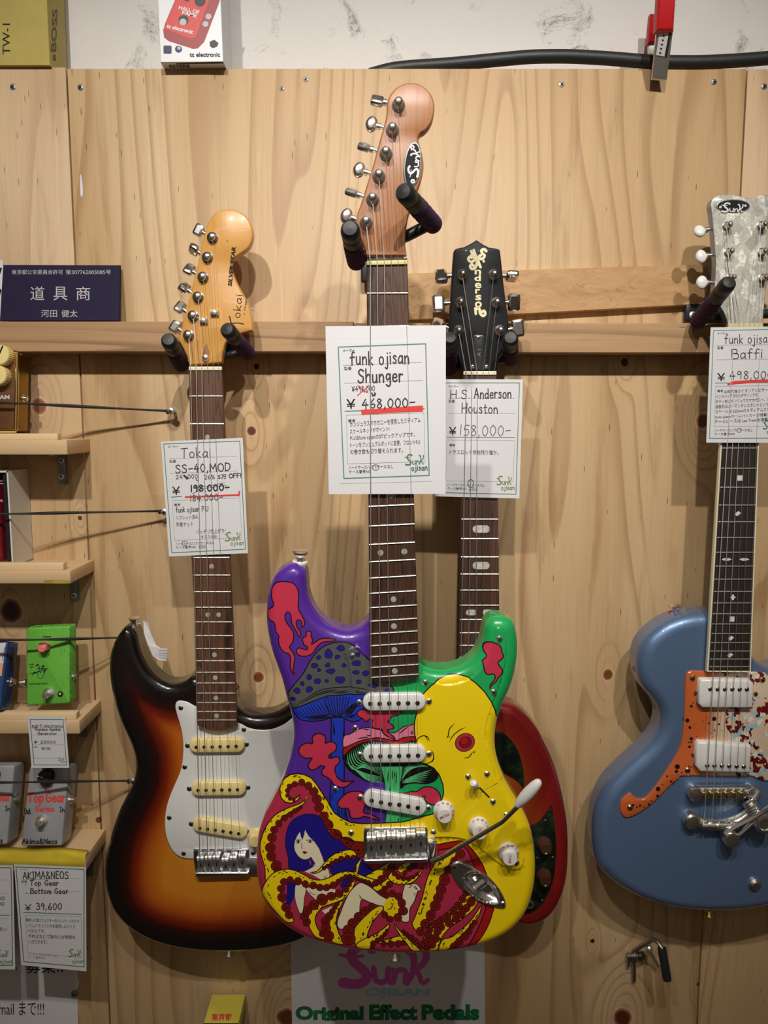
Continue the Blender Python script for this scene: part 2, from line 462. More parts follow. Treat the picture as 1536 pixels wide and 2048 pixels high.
# ---------------------------------------------------------------- lettering
_TC = {}
def _glyphs(s, bold):
    key = (s, bold)
    if key not in _TC:
        cu = bpy.data.curves.new('lettering_curve', 'FONT'); cu.body = s; cu.offset = bold; cu.resolution_u = 3
        o = bpy.data.objects.new('lettering_curve', cu); COL.objects.link(o)
        bpy.context.view_layer.update()
        me = o.to_mesh()
        _TC[key] = ([(v.co.x, v.co.y) for v in me.vertices], [list(p.vertices) for p in me.polygons])
        o.to_mesh_clear(); bpy.data.objects.remove(o); bpy.data.curves.remove(cu)
    return _TC[key]
def txt(mb, s, x, y, w, h, plane, off=0.0003, mi=0, ang=0, bold=0.0, shear=0.0):
    """printed words: baseline start x,y in photo pixels; w = total width, h = total height of the ink (None keeps proportions)"""
    vs, fs = _glyphs(s, bold)
    if not vs: return
    A = np.array(vs); x0, x1 = A[:, 0].min(), A[:, 0].max(); y0, y1 = A[:, 1].min(), A[:, 1].max()
    sx = w/(x1-x0) if w else None; sy = h/(y1-y0) if h else None
    sx = sx or sy; sy = sy or sx
    c, sn = math.cos(math.radians(ang)), math.sin(math.radians(ang))
    out = []
    for u, v in vs:
        U, V = (u-x0)*sx+v*sy*shear, v*sy
        out.append((x+U*c-V*sn, y-V*c-U*sn))
    mb.print_mesh(out, fs, plane, off, mi)
HW = {
'A': '6|!0,0 3,10 6,0|1.2,3.6 5,3.8', 'B': '6|!0.4,10 0.4,0|0.4,10 4.5,9.4 4.4,6 0.6,5.4|0.6,5.4 5.6,5 5.4,0.6 0.4,0', 'D': '6|!0.5,10 0.5,0|0.5,10 5,8.6 5.8,4.5 4,1 0.4,0',
'E': '5|!5,10 0.5,10 0.5,0 5,0|0.5,5.2 4.2,5.2', 'F': '5|!5,10 0.5,10 0.5,0|0.5,5.4 4.2,5.4', 'G': '6.5|5.8,8.4 3.6,10 0.8,7 0.6,3 3,0 5.8,1.6 6,4.2|!3.6,4.4 6.2,4.4', 'H': '6.4|!0.5,10 0.3,0|!6,10 5.9,0|0.4,4.8 6,5.2',
'I': '3|!0,10 3,10|!1.5,10 1.5,0|!0,0 3,0', 'K': '6|!0.5,10 0.5,0|!5.4,9.6 0.6,4.4 5.8,0', 'M': '8|!0.3,0 1,10 4,3.4 7,10 7.8,0', 'N': '6.4|!0.4,0 0.6,10 5.8,0 6,10', 'O': '6.4|3.2,10 0.6,8 0.3,3 3,0 5.8,2 6,7 3.2,10',
'P': '5.6|!0.6,10 0.4,0|0.6,10 5,9.6 5,5.4 0.6,4.8', 'R': '6|!0.5,10 0.5,0|0.5,10 5,9.4 4.8,5.6 0.6,5|!2,5 5.8,0', 'S': '5.8|5.4,8.6 3,10 0.8,8 2.4,5.6 5,4 4.4,0.6 1.4,0 0.2,1.6', 'T': '6.2|!0,9.6 6.2,10|3,9.8 2.6,0', 'U': '6|0.4,10 0.5,2.6 3,0 5.5,2.6 5.7,10',
'a': '5|4.4,4.8 2.4,6 0.4,3 1.6,0.2 4.2,2.4 4.5,5.8|4.4,4.6 4.5,1 5,0', 'b': '4.8|!0.5,10 0.5,0.4|0.5,3.4 2.6,6 4.6,3.4 2.8,0 0.5,1', 'c': '4.2|4,4.9 2,6 0.4,3 1.8,0 4.2,1.2', 'd': '5|4.4,4 2,5.6 0.4,2.4 2,0 4.2,2|!4.4,10 4.6,0', 'e': '4.6|0.5,3 4.2,3.4 3.4,5.8 1,5 0.6,1.6 2.4,0 4.4,1.2',
'f': '4.4|4.4,9.4 3,10 2,8 1.7,0|0,5.6 4.2,6', 'g': '4.8|4.2,5 2,6 0.6,3.4 2,1.4 4.2,3.4|4.3,5.8 4.3,-2 2.4,-3.4 0.6,-2.2', 'h': '4.8|!0.6,10 0.5,0|0.5,3.4 2.6,6 4.2,4.4 4.2,0', 'i': '1.6|0.8,6 0.8,0|0.8,8.4 1.1,8.2', 'j': '3|2.2,6 2.2,-2 1,-3.2 0,-2.2|2.2,8.6 2.5,8.4', 'k': '4.6|!0.5,10 0.5,0|!4,5.8 0.7,2.8 4.4,0',
'l': '1.4|0.7,10 0.7,0', 'm': '7|0.5,6 0.5,0|0.5,4 2,6 3.4,4.4 3.4,0|3.4,4 5,6 6.4,4.4 6.5,0', 'n': '4.8|0.5,6 0.5,0|0.5,3.6 2.6,6 4.2,4.2 4.3,0', 'o': '4.8|2.4,6 0.6,4.6 0.6,1.4 2.4,0 4.2,1.4 4.2,4.6 2.4,6', 'p': '4.8|0.5,6 0.5,-3.4|0.5,4 2.6,6 4.4,3.6 2.8,0.4 0.5,1.4', 'r': '3.8|0.6,6 0.6,0|0.6,3.4 2,5.8 3.8,5.4', 's': '4|3.6,5 2,6 0.7,4.6 3.4,2.2 2.4,0.1 0.4,0.9',
't': '4|1.8,9 1.8,1.4 2.8,0 4,0.8|0.2,6 3.8,6.2', 'u': '4.8|0.5,6 0.5,1.6 1.8,0 3.8,1.6 4.2,6|4.2,6 4.3,0', 'v': '4.4|!0.2,6 2.2,0 4.2,6', 'w': '6|!0.2,6 1.6,0 3,5 4.4,0 5.8,6', 'y': '4.6|0.4,6 2.4,1.6|4.4,6 2,-2.4 0.4,-3.2',
'0': '5.4|2.7,10 0.7,7 0.6,3 2.6,0 4.8,3 4.8,7.4 2.7,10', '1': '2|1.2,10 1,0', '2': '5.2|0.4,7.8 2.4,10 4.6,8 3.4,4.6 0.3,0.2|0.3,0.2 5,0.4', '3': '5|0.5,9.2 3,10 4.4,8 2,5.4|2,5.4 4.8,4.4 4.4,1 2,0 0.3,1.2', '4': '5.8|!3.4,10 0.2,3.6 5.6,4|!3.8,6.6 3.6,-0.6', '5': '5|!4.8,9.8 1.2,10 0.8,5.6|0.8,5.6 3.6,6 4.6,3.4 3.2,0.4 0.4,0.4', '6': '5|3.8,10 1.2,6 0.5,2.4 2.4,0 4.6,1.8 3.8,4.4 0.8,3.4', '8': '5|4.4,8.4 2.4,10 0.8,8 2.4,5.6 4.6,2.8 2.6,0 0.6,2 2.6,5.4 4.4,8.4', '9': '4.8|4.2,8.4 2.2,10 0.6,7.4 2,5.4 4.2,8|4.2,8.6 4,4 3.4,0',
',': '2|1.2,1 0.4,-1.8', '.': '1.6|0.6,0.2 0.9,0.1', '-': '5|0.4,4.6 4.8,5', '!': '2|1.2,10 0.9,3|0.8,0.2 1,0.1', '%': '7|1.6,9 0.4,7.6 1.6,6.4 2.6,7.8 1.6,9|!5.6,9.4 1,0|5,3.4 4,1.8 5.2,0.4 6.2,1.8 5,3.4', '&': '6.6|6.2,0 1.6,7.4 2.6,10 4.2,8 0.6,3 2,0 5,1.4 6,4', ' ': '3.4', '=': '1|',
'~': '6|0.2,4 2,4.6 6,4.8', '¥': '6.4|!0.2,10 3.2,5 6.2,10|!3.2,5 3.2,0|!0.9,4.4 5.6,4.4|!0.9,2.4 5.6,2.4'}
def hw(mb, s, x, y, h, plane, w=1.6, mi=0, ang=0, sx=1.0, off=0.0004, gap=1.5, jit=0.0, seed=1, width=None):
    """hand lettering with a pen: cap height h px, pen width w px; width = total width wanted"""
    rnd = random.Random(seed); c, sn = math.cos(math.radians(ang)), math.sin(math.radians(ang)); k = h/10
    tot = sum(float(HW[ch].split('|')[0])+gap for ch in s)-gap
    if width: sx = width/(tot*k)
    cx = 0.0
    for ch in s:
        d = HW[ch].split('|'); dy = rnd.uniform(-jit, jit); rt = rnd.uniform(-jit, jit)*0.06
        for st in d[1:]:
            if not st: continue
            sm = not st.startswith('!'); pts = [tuple(map(float, p.split(','))) for p in st.lstrip('!').split()]
            q = []
            for u, v in pts:
                U = (cx+u+rt*v)*k*sx; V = (v+dy)*k
                q.append((x+U*c-V*sn, y-V*c-U*sn))
            mb.stroke(q, w, plane, off, mi, smooth=sm, n=4)
        cx += float(d[0])+gap
def logo(mb, x, y, w, h, plane, off=0.0004, mi=0, ang=0, lw=1.0):
    """the shop's lettered mark: a big hooked S with a cross bar, small u and n, tall K with curled legs (unit box 100 x 60)"""
    c, sn = math.cos(math.radians(ang)), math.sin(math.radians(ang))
    def M(pts):
        o = []
        for u, v in pts:
            U, V = u/100*w, (60-v)/60*h
            o.append((x+U*c-V*sn, y-V*c-U*sn))
        return o
    k = lw*h/60
    S = [([(37, 6), (31, 2), (22, 3), (15, 9), (12, 17), (16, 26), (24, 35), (30, 44), (29, 51), (22, 56), (12, 57), (4, 55)], 8.5, 9.5),
         ([(0, 15), (12, 18), (26, 17)], 3.5, 3.0), ([(36, 8), (38, 6)], 9, 8), ([(3, 55), (6, 53)], 10, 8),
         ([(38, 34), (39, 46), (42, 53), (49, 54), (54, 48), (55, 35)], 5.4, 5.4), ([(54, 36), (54, 46), (57, 55)], 5.2, 4.8),
         ([(60, 37), (62, 46), (60, 55)], 5.4, 5.2), ([(61, 47), (65, 38), (72, 37), (75, 43), (74, 54)], 5.0, 5.6),
         ([(78, 8), (83, 16), (84, 28), (82, 42), (76, 56)], 7.5, 5.4), ([(97, 8), (98, 20), (92, 31), (84, 34)], 7.0, 5.4), ([(84, 34), (90, 44), (92, 53), (96, 55), (100, 51)], 5.6, 4.0), ([(77, 9), (80, 8)], 8, 7)]
    for p, a, b in S: mb.stroke(M(p), a*k, plane, off, mi, w1=b*k, n=5)

# ================================================================ the room
def P3(px, py, d=0.0): return W(px, py, d)
def knot(px, py, r, dark=1.0):
    p = W(px, py, 0); return (p.x, p.z-CAM_H, r/1430.0, dark)
ZTOP = W(700, 137, 0).z
m_plaster = NT('white_rough_plaster')
_v, _x, _y, _z = m_plaster.obj()
_big = m_plaster.noise(_v, 9, 4, 0.55); _dent = m_plaster.noise(_v, 13, 6, 0.7, 0.6); _fine = m_plaster.noise(_v, 160, 3, 0.6)
_chip = m_plaster.math('MULTIPLY', m_plaster.smooth(_dent, 0.61, 0.68), m_plaster.smooth(_fine, 0.40, 0.58))
_c = m_plaster.mix(m_plaster.math('MULTIPLY', m_plaster.smooth(_big, 0.35, 0.75), 0.25), srgb(224, 220, 216), srgb(210, 206, 202))
_c = m_plaster.mix(m_plaster.math('MULTIPLY', _chip, 0.75), _c, srgb(138, 128, 116))
m_plaster = m_plaster.done(_c, 0.75, bump=m_plaster.math('ADD', m_plaster.math('MULTIPLY', m_plaster.smooth(_dent, 0.55, 0.72), -1.0), m_plaster.math('MULTIPLY', _fine, 0.12)), bdist=0.004, bstr=0.8)
KN = [knot(22, 1222, 22), knot(78, 812, 15, .7), knot(513, 733, 6), knot(1249, 725, 8), knot(1216, 1349, 11, .75), knot(517, 1354, 11, .75), knot(197, 1640, 7, .8), knot(1245, 2036, 20, .9), knot(572, 2035, 20, .8),
      knot(1185, 1882, 5), knot(1406, 842, 14, .8), knot(503, 862, 9, .9), knot(160, 1036, 5, .9), knot(1398, 1968, 6, .9)]
xl, xr = W(140, 300, 0).x, W(1486, 300, 0).x
ply = dict(base=srgb(193, 161, 118), dark=srgb(138, 94, 54), light=srgb(209, 182, 142), flecks=0.6, ring=36, streak=0.42, contrast=0.85, rough=0.5)
m_plyL = wood('plywood_left', knots=[k for k in KN if k[0] < xl], seed=1.3, **ply)
m_plyC = wood('plywood_center', knots=[k for k in KN if xl <= k[0] <= xr], seed=4.1, **ply)
m_plyR = wood('plywood_right', knots=[k for k in KN if k[0] > xr], seed=8.7, **ply)
RX, RY0, RZ = 2.4, -3.2, 2.70
m_floor = pm('grey_floor', srgb(96, 90, 83), 0.5, noise=(6, 0.1))
m_ceil = pm('white_ceiling', srgb(200, 196, 190), 0.8)
m_room = pm('warm_shop_wall', srgb(206, 196, 182), 0.8, noise=(4, 0.25))
def struct(name, mb, mat, **k): return mb.build(name, mat, kind='structure', **k)
struct('wall_back', MB().box((0, 0.066+0.05, RZ/2), (RX+.1, 0.05, RZ/2)), m_plaster)
def panel(name, x0, x1, ztop, mat, d=0.0):
    b = MB(); b.rbox(((x0+x1)/2, 0.015-d, (ztop+0.02)/2), ((x1-x0)/2, 0.015, (ztop-0.02)/2), 0.0012, seg=2)
    return struct(name, b, mat, origin=(0, 0, CAM_H))
panel('wall_panel_left', -RX, xl-0.0009, W(60, 134, 0).z, m_plyL)
panel('wall_panel_center', xl+0.0009, xr-0.0009, ZTOP, m_plyC)
panel('wall_panel_right', xr+0.0009, RX, W(1510, 138, 0).z, m_plyR)
struct('floor', MB().box((0, RY0/2+.08, -0.02), (RX+.1, -RY0/2+.16, 0.02)), m_floor)
struct('ceiling', MB().box((0, RY0/2+.08, RZ+0.02), (RX+.1, -RY0/2+.16, 0.02)), m_ceil)
struct('wall_left', MB().box((-RX-.05, RY0/2, RZ/2), (0.05, -RY0/2, RZ/2)), m_room)
struct('wall_right', MB().box((RX+.05, RY0/2, RZ/2), (0.05, -RY0/2, RZ/2)), m_room)
struct('wall_front', MB().box((0, RY0-.05, RZ/2), (RX+.1, 0.05, RZ/2)), m_room)

# ---------------------------------------------------------------- shared materials
m_chrome = pm('chrome', (0.88, 0.88, 0.89, 1), 0.19, 1.0)
m_nickel = pm('nickel', (0.86, 0.84, 0.81, 1), 0.29, 1.0)
m_steel = pm('brushed_steel', (0.72, 0.72, 0.72, 1), 0.45, 1.0)
m_zinc = pm('zinc_grey', srgb(132, 134, 136), 0.45, 0.7, noise=(90, 0.15))
m_gold = pm('gold_plate', (0.83, 0.60, 0.22, 1), 0.18, 1.0)
m_white = pm('white_plastic', srgb(228, 227, 222), 0.28)
m_cream = pm('cream_plastic', srgb(236, 214, 146), 0.32)
m_black = pm('black_plastic', (0.012, 0.012, 0.013, 1), 0.35)
m_blackink = pm('black_ink', (0.014, 0.013, 0.016, 1), 0.6, spec=.15)
m_penink = pm('pen_ink', (0.03, 0.028, 0.032, 1), 0.6)
m_greenink = pm('green_print', srgb(58, 110, 76), 0.6)
m_oliveink = pm('olive_green_print', srgb(92, 128, 36), 0.6)
m_tealink = pm('teal_green_print', srgb(70, 128, 112), 0.6)
m_redink = pm('red_marker', srgb(214, 62, 52), 0.6)
m_greyline = pm('grey_print', srgb(120, 120, 122), 0.6)
m_card = pm('card_paper', srgb(214, 213, 215), 0.55)
m_paper = pm('white_paper', srgb(212, 209, 210), 0.6)
m_rubber = pm('black_rubber', (0.016, 0.017, 0.018, 1), 0.45, spec=.3)
m_sleeve = pm('purple_velvet', srgb(64, 28, 72), 0.95, bump=(900, 0.7), noise=(400, 0.35))
m_sleeve.node_tree.nodes['Principled BSDF'].inputs['Sheen Weight'].default_value = 0.0
m_blackmetal = pm('black_coated_steel', (0.015, 0.016, 0.018, 1), 0.4)

# ---------------------------------------------------------------- screws
def screw_head(mb, p, r, nrm=(0, -1, 0), mi=0, mi2=1, rot=0.4, dome=0.35):
    p = Vector(p); nrm = Vector(nrm).normalized()
    mb.lathe(p-nrm*0.0004, nrm, [(r, 0), (r*0.97, r*dome*0.4), (r*0.7, r*dome*0.85), (0.0001, r*dome)], 16, mi)
    up = Vector((0, 0, 1)) if abs(nrm.z) < 0.9 else Vector((1, 0, 0))
    a = nrm.cross(up).normalized(); b = nrm.cross(a); c, s = math.cos(rot), math.sin(rot)
    a, b = a*c+b*s, b*c-a*s
    for u, v in ((a, b), (b, a)):
        mb.box(p+nrm*(r*dome*0.93), (r*0.52, r*0.11, r*0.12), (u, v, nrm), mi2)
def wall_screw(px, py, r, label, mat, rot, off=0.0):
    b = MB(); screw_head(b, W(px, py, off), r, rot=rot); o = b.build('wood_screw', [mat, m_blackink])
    o['label'] = label; o['category'] = 'screw'; o['group'] = 'screws in the plywood'
m_screw = pm('pale_zinc_screw', srgb(212, 206, 192), 0.3, 0.6)
for px, py, r, m, rot, lab in [(26, 174, .0042, m_zinc, .3, 'grey screw near the top of the left plywood strip'), (161, 175, .0042, m_zinc, .9, 'grey screw at the upper left corner of the middle plywood panel'),
        (564, 177, .0038, m_screw, .7, 'bright screw, left one of the pair above the orange headstock'), (612, 159, .0038, m_screw, .4, 'bright screw, right one of the pair above the orange headstock'),
        (1123, 169, .0042, m_screw, .7, 'bright screw below the black cable, left of the clamp'), (1428, 164, .0040, m_zinc, .1, 'screw near the top right corner of the middle plywood panel'),
        (1528, 173, .0042, m_zinc, .5, 'grey screw on the right plywood strip below the cable end')]:
    wall_screw(px, py, r, lab, m, rot)

# ---------------------------------------------------------------- rails behind the hangers
RT = 0.038
def board(name, x0, x1, py0, py1, d0, d1, mat, label, slope=(0, 0, 0, 0), origin=None):
    """horizontal board: left end px x0, right end px x1, its top/bottom edges at the two ends"""
    A, B, C, D = W(x0, py0+slope[0], d1), W(x1, py0+slope[1], d1), W(x1, py1+slope[3], d1), W(x0, py1+slope[2], d1)
    b = MB(); b.prism3([A, B, C, D], (0, -1, 0), d1-d0, bev=0.0015)
    o = b.build(name, mat); o['label'] = label; o['category'] = 'board'; return o
m_railL = wood('brown_rail_wood', srgb(170, 134, 95), srgb(112, 78, 50), srgb(186, 151, 112), axis='x', ring=24, field=(7.0, 0.3), rough=0.55, contrast=1.25, seed=2.2, streak=0.25)
m_railR = wood('rough_rail_wood', srgb(170, 134, 94), srgb(112, 78, 50), srgb(188, 153, 112), axis='x', ring=16, field=(6.0, 0.5), rough=0.6, contrast=0.9, seed=5.9, flecks=0.12, streak=0.4)
board('wooden_rail', -160, 707, 643, 704, 0.0, RT, m_railL, 'smooth brown timber rail running left from the central guitar, under the dark sign')
board('wooden_rail', 709, 1700, 646, 706, 0.0, RT, m_railR, 'rough timber rail with nail holes, running right behind the black headstock')
g = NT('birds_eye_maple'); _v, _x, _y, _z = g.obj()
_f = g.noise(g.xyz(g.math('MULTIPLY', _x, 22), 0, g.math('MULTIPLY', _z, 70)), 1.0, 4, 0.6, 0.8)
_e = g.noise(g.xyz(g.math('MULTIPLY', _x, 75), 0, g.math('MULTIPLY', _z, 120)), 1.0, 3, 0.5, 1.2)
_c = g.ramp(_f, [(0.3, srgb(192, 154, 106)), (0.6, srgb(176, 136, 90)), (0.8, srgb(152, 110, 68))])
_c = g.mix(g.math('MULTIPLY', g.smooth(_e, 0.60, 0.72), 0.55), _c, srgb(138, 94, 52))
m_maplebd = g.done(_c, 0.5, bump=_e, bdist=0.001, bstr=0.3)
board('maple_board', 738, 1416, 549, 645, 0.0, 0.012, m_maplebd, "slanting bird's eye maple board above the rail, between two headstocks", slope=(0, -21, 0, -37))

# ---------------------------------------------------------------- top of the wall: boxes, cable, clamp
m_ochre = pm('ochre_cardboard', srgb(178, 160, 78), 0.55, noise=(30, 0.06))
m_ochre2 = pm('olive_print', srgb(92, 82, 40), 0.6)
def carton(name, tl, tr, br, bl, d1, d0, mats, label):
    root = thing(name, W(bl[0], bl[1], (d0+d1)/2), label, 'box')
    A, B, C, D = [W(x, y, d1) for x, y in (tl, tr, br, bl)]
    b = MB(); b.prism3([A, B, C, D], (0, -1, 0), d1-d0, 0, 0, bev=0.0008)
    b.build('carton', mats[0], root)
    return root
class Side:
    """right-hand side face of a box whose front right edge is at world x, running back in y"""
    def __init__(s, x): s.x = x; s.n = Vector((1, 0, 0))
    def at(s, px, py, off=0.0):
        r = ray(px, py); X = s.x+off; t = X/r.x
        return Vector((X, -CAM_D+r.y*t, CAM_H+r.z*t))
r0 = carton('pedal_box', (-80, -90), (90, -90), (100, 131), (-80, 131), 0.006, -0.052, [m_ochre], 'ochre cardboard box with black print on top of the plywood, upper left')
b = MB(); f = Flat(0.006)
txt(b, 'TW-1', 20, 109, 62, 15, f, mi=0, ang=90)
b.build('lettering', [m_blackink], r0)
b = MB(); s = Side(W(100, 131, 0.006).x)
txt(b, 'BOSS', 112, 104, 86, 11, s, mi=0, ang=88, bold=0.03)
b.flat([[(106, 121), (112, 122), (112, 110), (106, 109)]], s, 0.0003)
b.build('logo', [m_ochre2], r0)
m_tcw = pm('white_carton', srgb(222, 224, 228), 0.4); m_tcred = pm('red_print', srgb(206, 40, 38), 0.45); m_tcdk = pm('dark_red_print', srgb(150, 26, 28), 0.45)
m_tcblk = pm('dark_print', srgb(40, 36, 34), 0.5); m_tcblue = pm('blue_print', srgb(32, 44, 96), 0.5); m_tcgrey = pm('silver_print', srgb(170, 170, 172), 0.4)
r0 = carton('pedal_box', (310, -120), (437, -120), (446.6, 123.5), (321, 124.7), 0.0185, -0.046, [m_tcw], 'white carton printed with a red pedal on top of the plywood')
b = MB(); f = Flat(0.0185); T = zt(0, 0, 560/1536)
b.flat([T([(895, 165), (905, 130), (985, -60), (1225, -60), (1200, 20), (1120, 230), (1085, 265), (1060, 268), (925, 225), (900, 205)])], f, .0002, 1)
b.flat([T([(898, 158), (988, -60), (1170, -60), (1075, 205), (1040, 212)])], f, .0004, 0)
b.flat([circle(367, 40, 10), circle(400, 2, 11), circle(374, -3, 6)], f, .0006, 2)
b.flat([circle(366, 44, 7), circle(417, 33, 6), circle(411, 48, 6)], f, .0007, 4)
txt(b, 'HALL OF', 357, 18, 42, 7.5, f, .0007, 5, ang=-14, bold=.02); txt(b, 'FAME', 364, 28, 30, 7.5, f, .0007, 5, ang=-14, bold=.02)
txt(b, 'tc electronic', 333, 55, 54, 8, f, .0007, 5, ang=-14, bold=.03)
txt(b, 'tc electronic', 379, 113, 61, 9, f, .0005, 2, bold=.03)
b.flat([rrect(327, 91, 343, 107, 2)], f, .0004, 2); b.flat([circle(335, 99, 6)], f, .0006, 3)
b.flat([circle(357, 98, 7)], f, .0004, 3); b.flat([circle(358, 96, 3.5)], f, .0006, 4)
b.flat([[(419, 84), (428, 79), (437, 86), (434, 93), (425, 96), (420, 92)]], f, .0004, 2)
b.build('print', [m_tcred, m_tcdk, m_tcblk, m_tcblue, m_tcgrey, m_tcw], r0)
bz = W(321, 124.7, .0185)
class Under:
    def __init__(s, z): s.z = z; s.n = Vector((0, 0, -1))
    def at(s, px, py, off=0.0):
        r = ray(px, py); t = (s.z-off-CAM_H)/r.z
        return Vector((r.x*t, -CAM_D+r.y*t, s.z-off))
b = MB(); txt(b, 'REVERB', 338, 135.0, 42, 6.0, Under(W(380, 124.1, .0185).z-0.0003), .0, 0, bold=.04)
b.flat([[(325, 127), (446, 124.4), (447, 127), (325, 129.5)]], Under(W(380, 124.1, .0185).z-0.0002), .0, 0)
b.build('lettering', [m_tcblk], r0)
# cable
cp = [(740, 150, -.02), (790, 136, -.018), (900, 129, -.012), (1000, 119, -.006), (1065, 113, 0), (1140, 112.5, .0), (1220, 117, 0), (1300, 124, 0), (1400, 125, .0), (1480, 121, .0), (1560, 114, .0), (1720, 112, .0)]
pp = catmull([(W(x, y, d).x, W(x, y, d).z, d) for x, y, d in cp], n=1)
pts3 = [W(x, y, d) for x, y, d in cp]
sm = []
xs = np.array([[p.x, p.y, p.z] for p in pts3]); tt = np.arange(len(xs)); t2 = np.linspace(0, len(xs)-1, 60)
cxyz = np.stack([np.interp(t2, tt, xs[:, k]) for k in range(3)], 1)
for _ in range(3): cxyz[1:-1] = (cxyz[:-2]+2*cxyz[1:-1]+cxyz[2:])/4
g = NT('black_cable_rubber'); _v, _x, _y, _z = g.obj()
_c = g.mix(g.math('MULTIPLY', g.smooth(_x, 0.30, 0.36), g.smooth(g.noise(_v, 60, 3), 0.42, 0.55)), (0.016, 0.017, 0.018, 1), srgb(92, 76, 44))
m_cable = g.done(_c, 0.5, bump=g.noise(_v, 220, 3), bdist=.0008, bstr=.3)
b = MB().tube([Vector(p) for p in cxyz], 0.0086, 14)
o = b.build('cable', m_cable); o['label'] = 'thick black cable lying along the top edge of the plywood'; o['category'] = 'cable'
# spring clamp
m_clampred = pm('red_vinyl_grip', srgb(190, 28, 36), 0.3)
def slab(mb, quad, d1, t, mi=0, bev=.0012): mb.prism3([W(x, y, d) for (x, y), d in zip(quad, d1)], (0, -1, 0), t, mi, bev=bev)
root = thing('spring_clamp', W(1320, 150, 0.02), 'steel spring clamp with red grips biting the plywood top edge', 'clamp')
b = MB(); slab(b, [(1314, 55), (1347, 59), (1334, 160), (1304, 157)], (.05, .05, .0185, .0185), .004)
b.build('jaw', m_steel, root); b = MB(); slab(b, [(1296, 78), (1312, 80), (1308, 118), (1298, 118)], (-.034, -.034, -.036, -.036), .004)
b.build('jaw', m_steel, root)
b = MB(); slab(b, [(1320, -60), (1356, -60), (1349, 60), (1313, 60)], (.062, .062, .056, .056), .012, bev=.004); b.build('handle', m_clampred, root)
b = MB(); slab(b, [(1302, 25), (1324, 25), (1316, 84), (1296, 86)], (-.022, -.022, -.028, -.028), .012, bev=.004); b.build('handle', m_clampred, root)
b = MB(); pl = Plane(W(1314, 55, .0505), W(1347, 59, .0505), W(1334, 160, .019))
b.flat([[(1319, 63), (1343, 66), (1334, 114), (1312, 110)]], pl, .0004, 0); b.flat([[(1338, 65), (1343, 66), (1334, 114), (1329, 113)]], pl, .0006, 1)
txt(b, 'IIIII', 1322, 108, 38, 4, pl, .0006, 1, ang=78)
b.build('sticker', [m_paper, m_tcblk], root)

b = MB(); b.prism(circle(890.5, 587.5, 9.2, 24), .0120, .0124); o = b.build('sticker', pm('gold_foil_sticker', srgb(150, 112, 40), .4, .3)); o['label'] = 'small round gold sticker on the maple board beside the black headstock'; o['category'] = 'sticker'

# ================================================================ guitars
def sil_world(pts, d_front, d_back, closed=True, step_px=4.0):
    """silhouette traced in the photo -> real outline (x,z): edges that face the eye level show their back rim, the others their front rim"""
    P = resample(catmull(pts, True, 8), step_px)
    if area2(P) < 0: P = P[::-1]
    T = np.roll(P, -1, 0)-np.roll(P, 1, 0); T /= np.hypot(*T.T)[:, None]
    Nn = np.stack([T[:, 1], -T[:, 0]], 1)                 # outward for positive area in y-down pixels
    C = np.array([768, 842.])-P; C /= np.hypot(*C.T)[:, None]
    w = np.clip(((Nn*C).sum(1)+0.25)/0.5, 0, 1); w = w*w*(3-2*w)
    for _ in range(6): w = (np.roll(w, 1)+2*w+np.roll(w, -1))/4
    F, B = Wnp(P, d_front), Wnp(P, d_back)
    Q = F*(1-w[:, None])+B*w[:, None]
    return Q[:, [0, 2]]
def smooth_closed(P, k=2):
    for _ in range(k): P = (np.roll(P, 1, 0)+2*P+np.roll(P, -1, 0))/4
    return P
def outline_normals(P):
    T = np.roll(P, -1, 0)-np.roll(P, 1, 0); T /= np.maximum(np.hypot(*T.T)[:, None], 1e-12)
    s = 1 if area2(P) > 0 else -1
    return np.stack([T[:, 1], -T[:, 0]], 1)*s
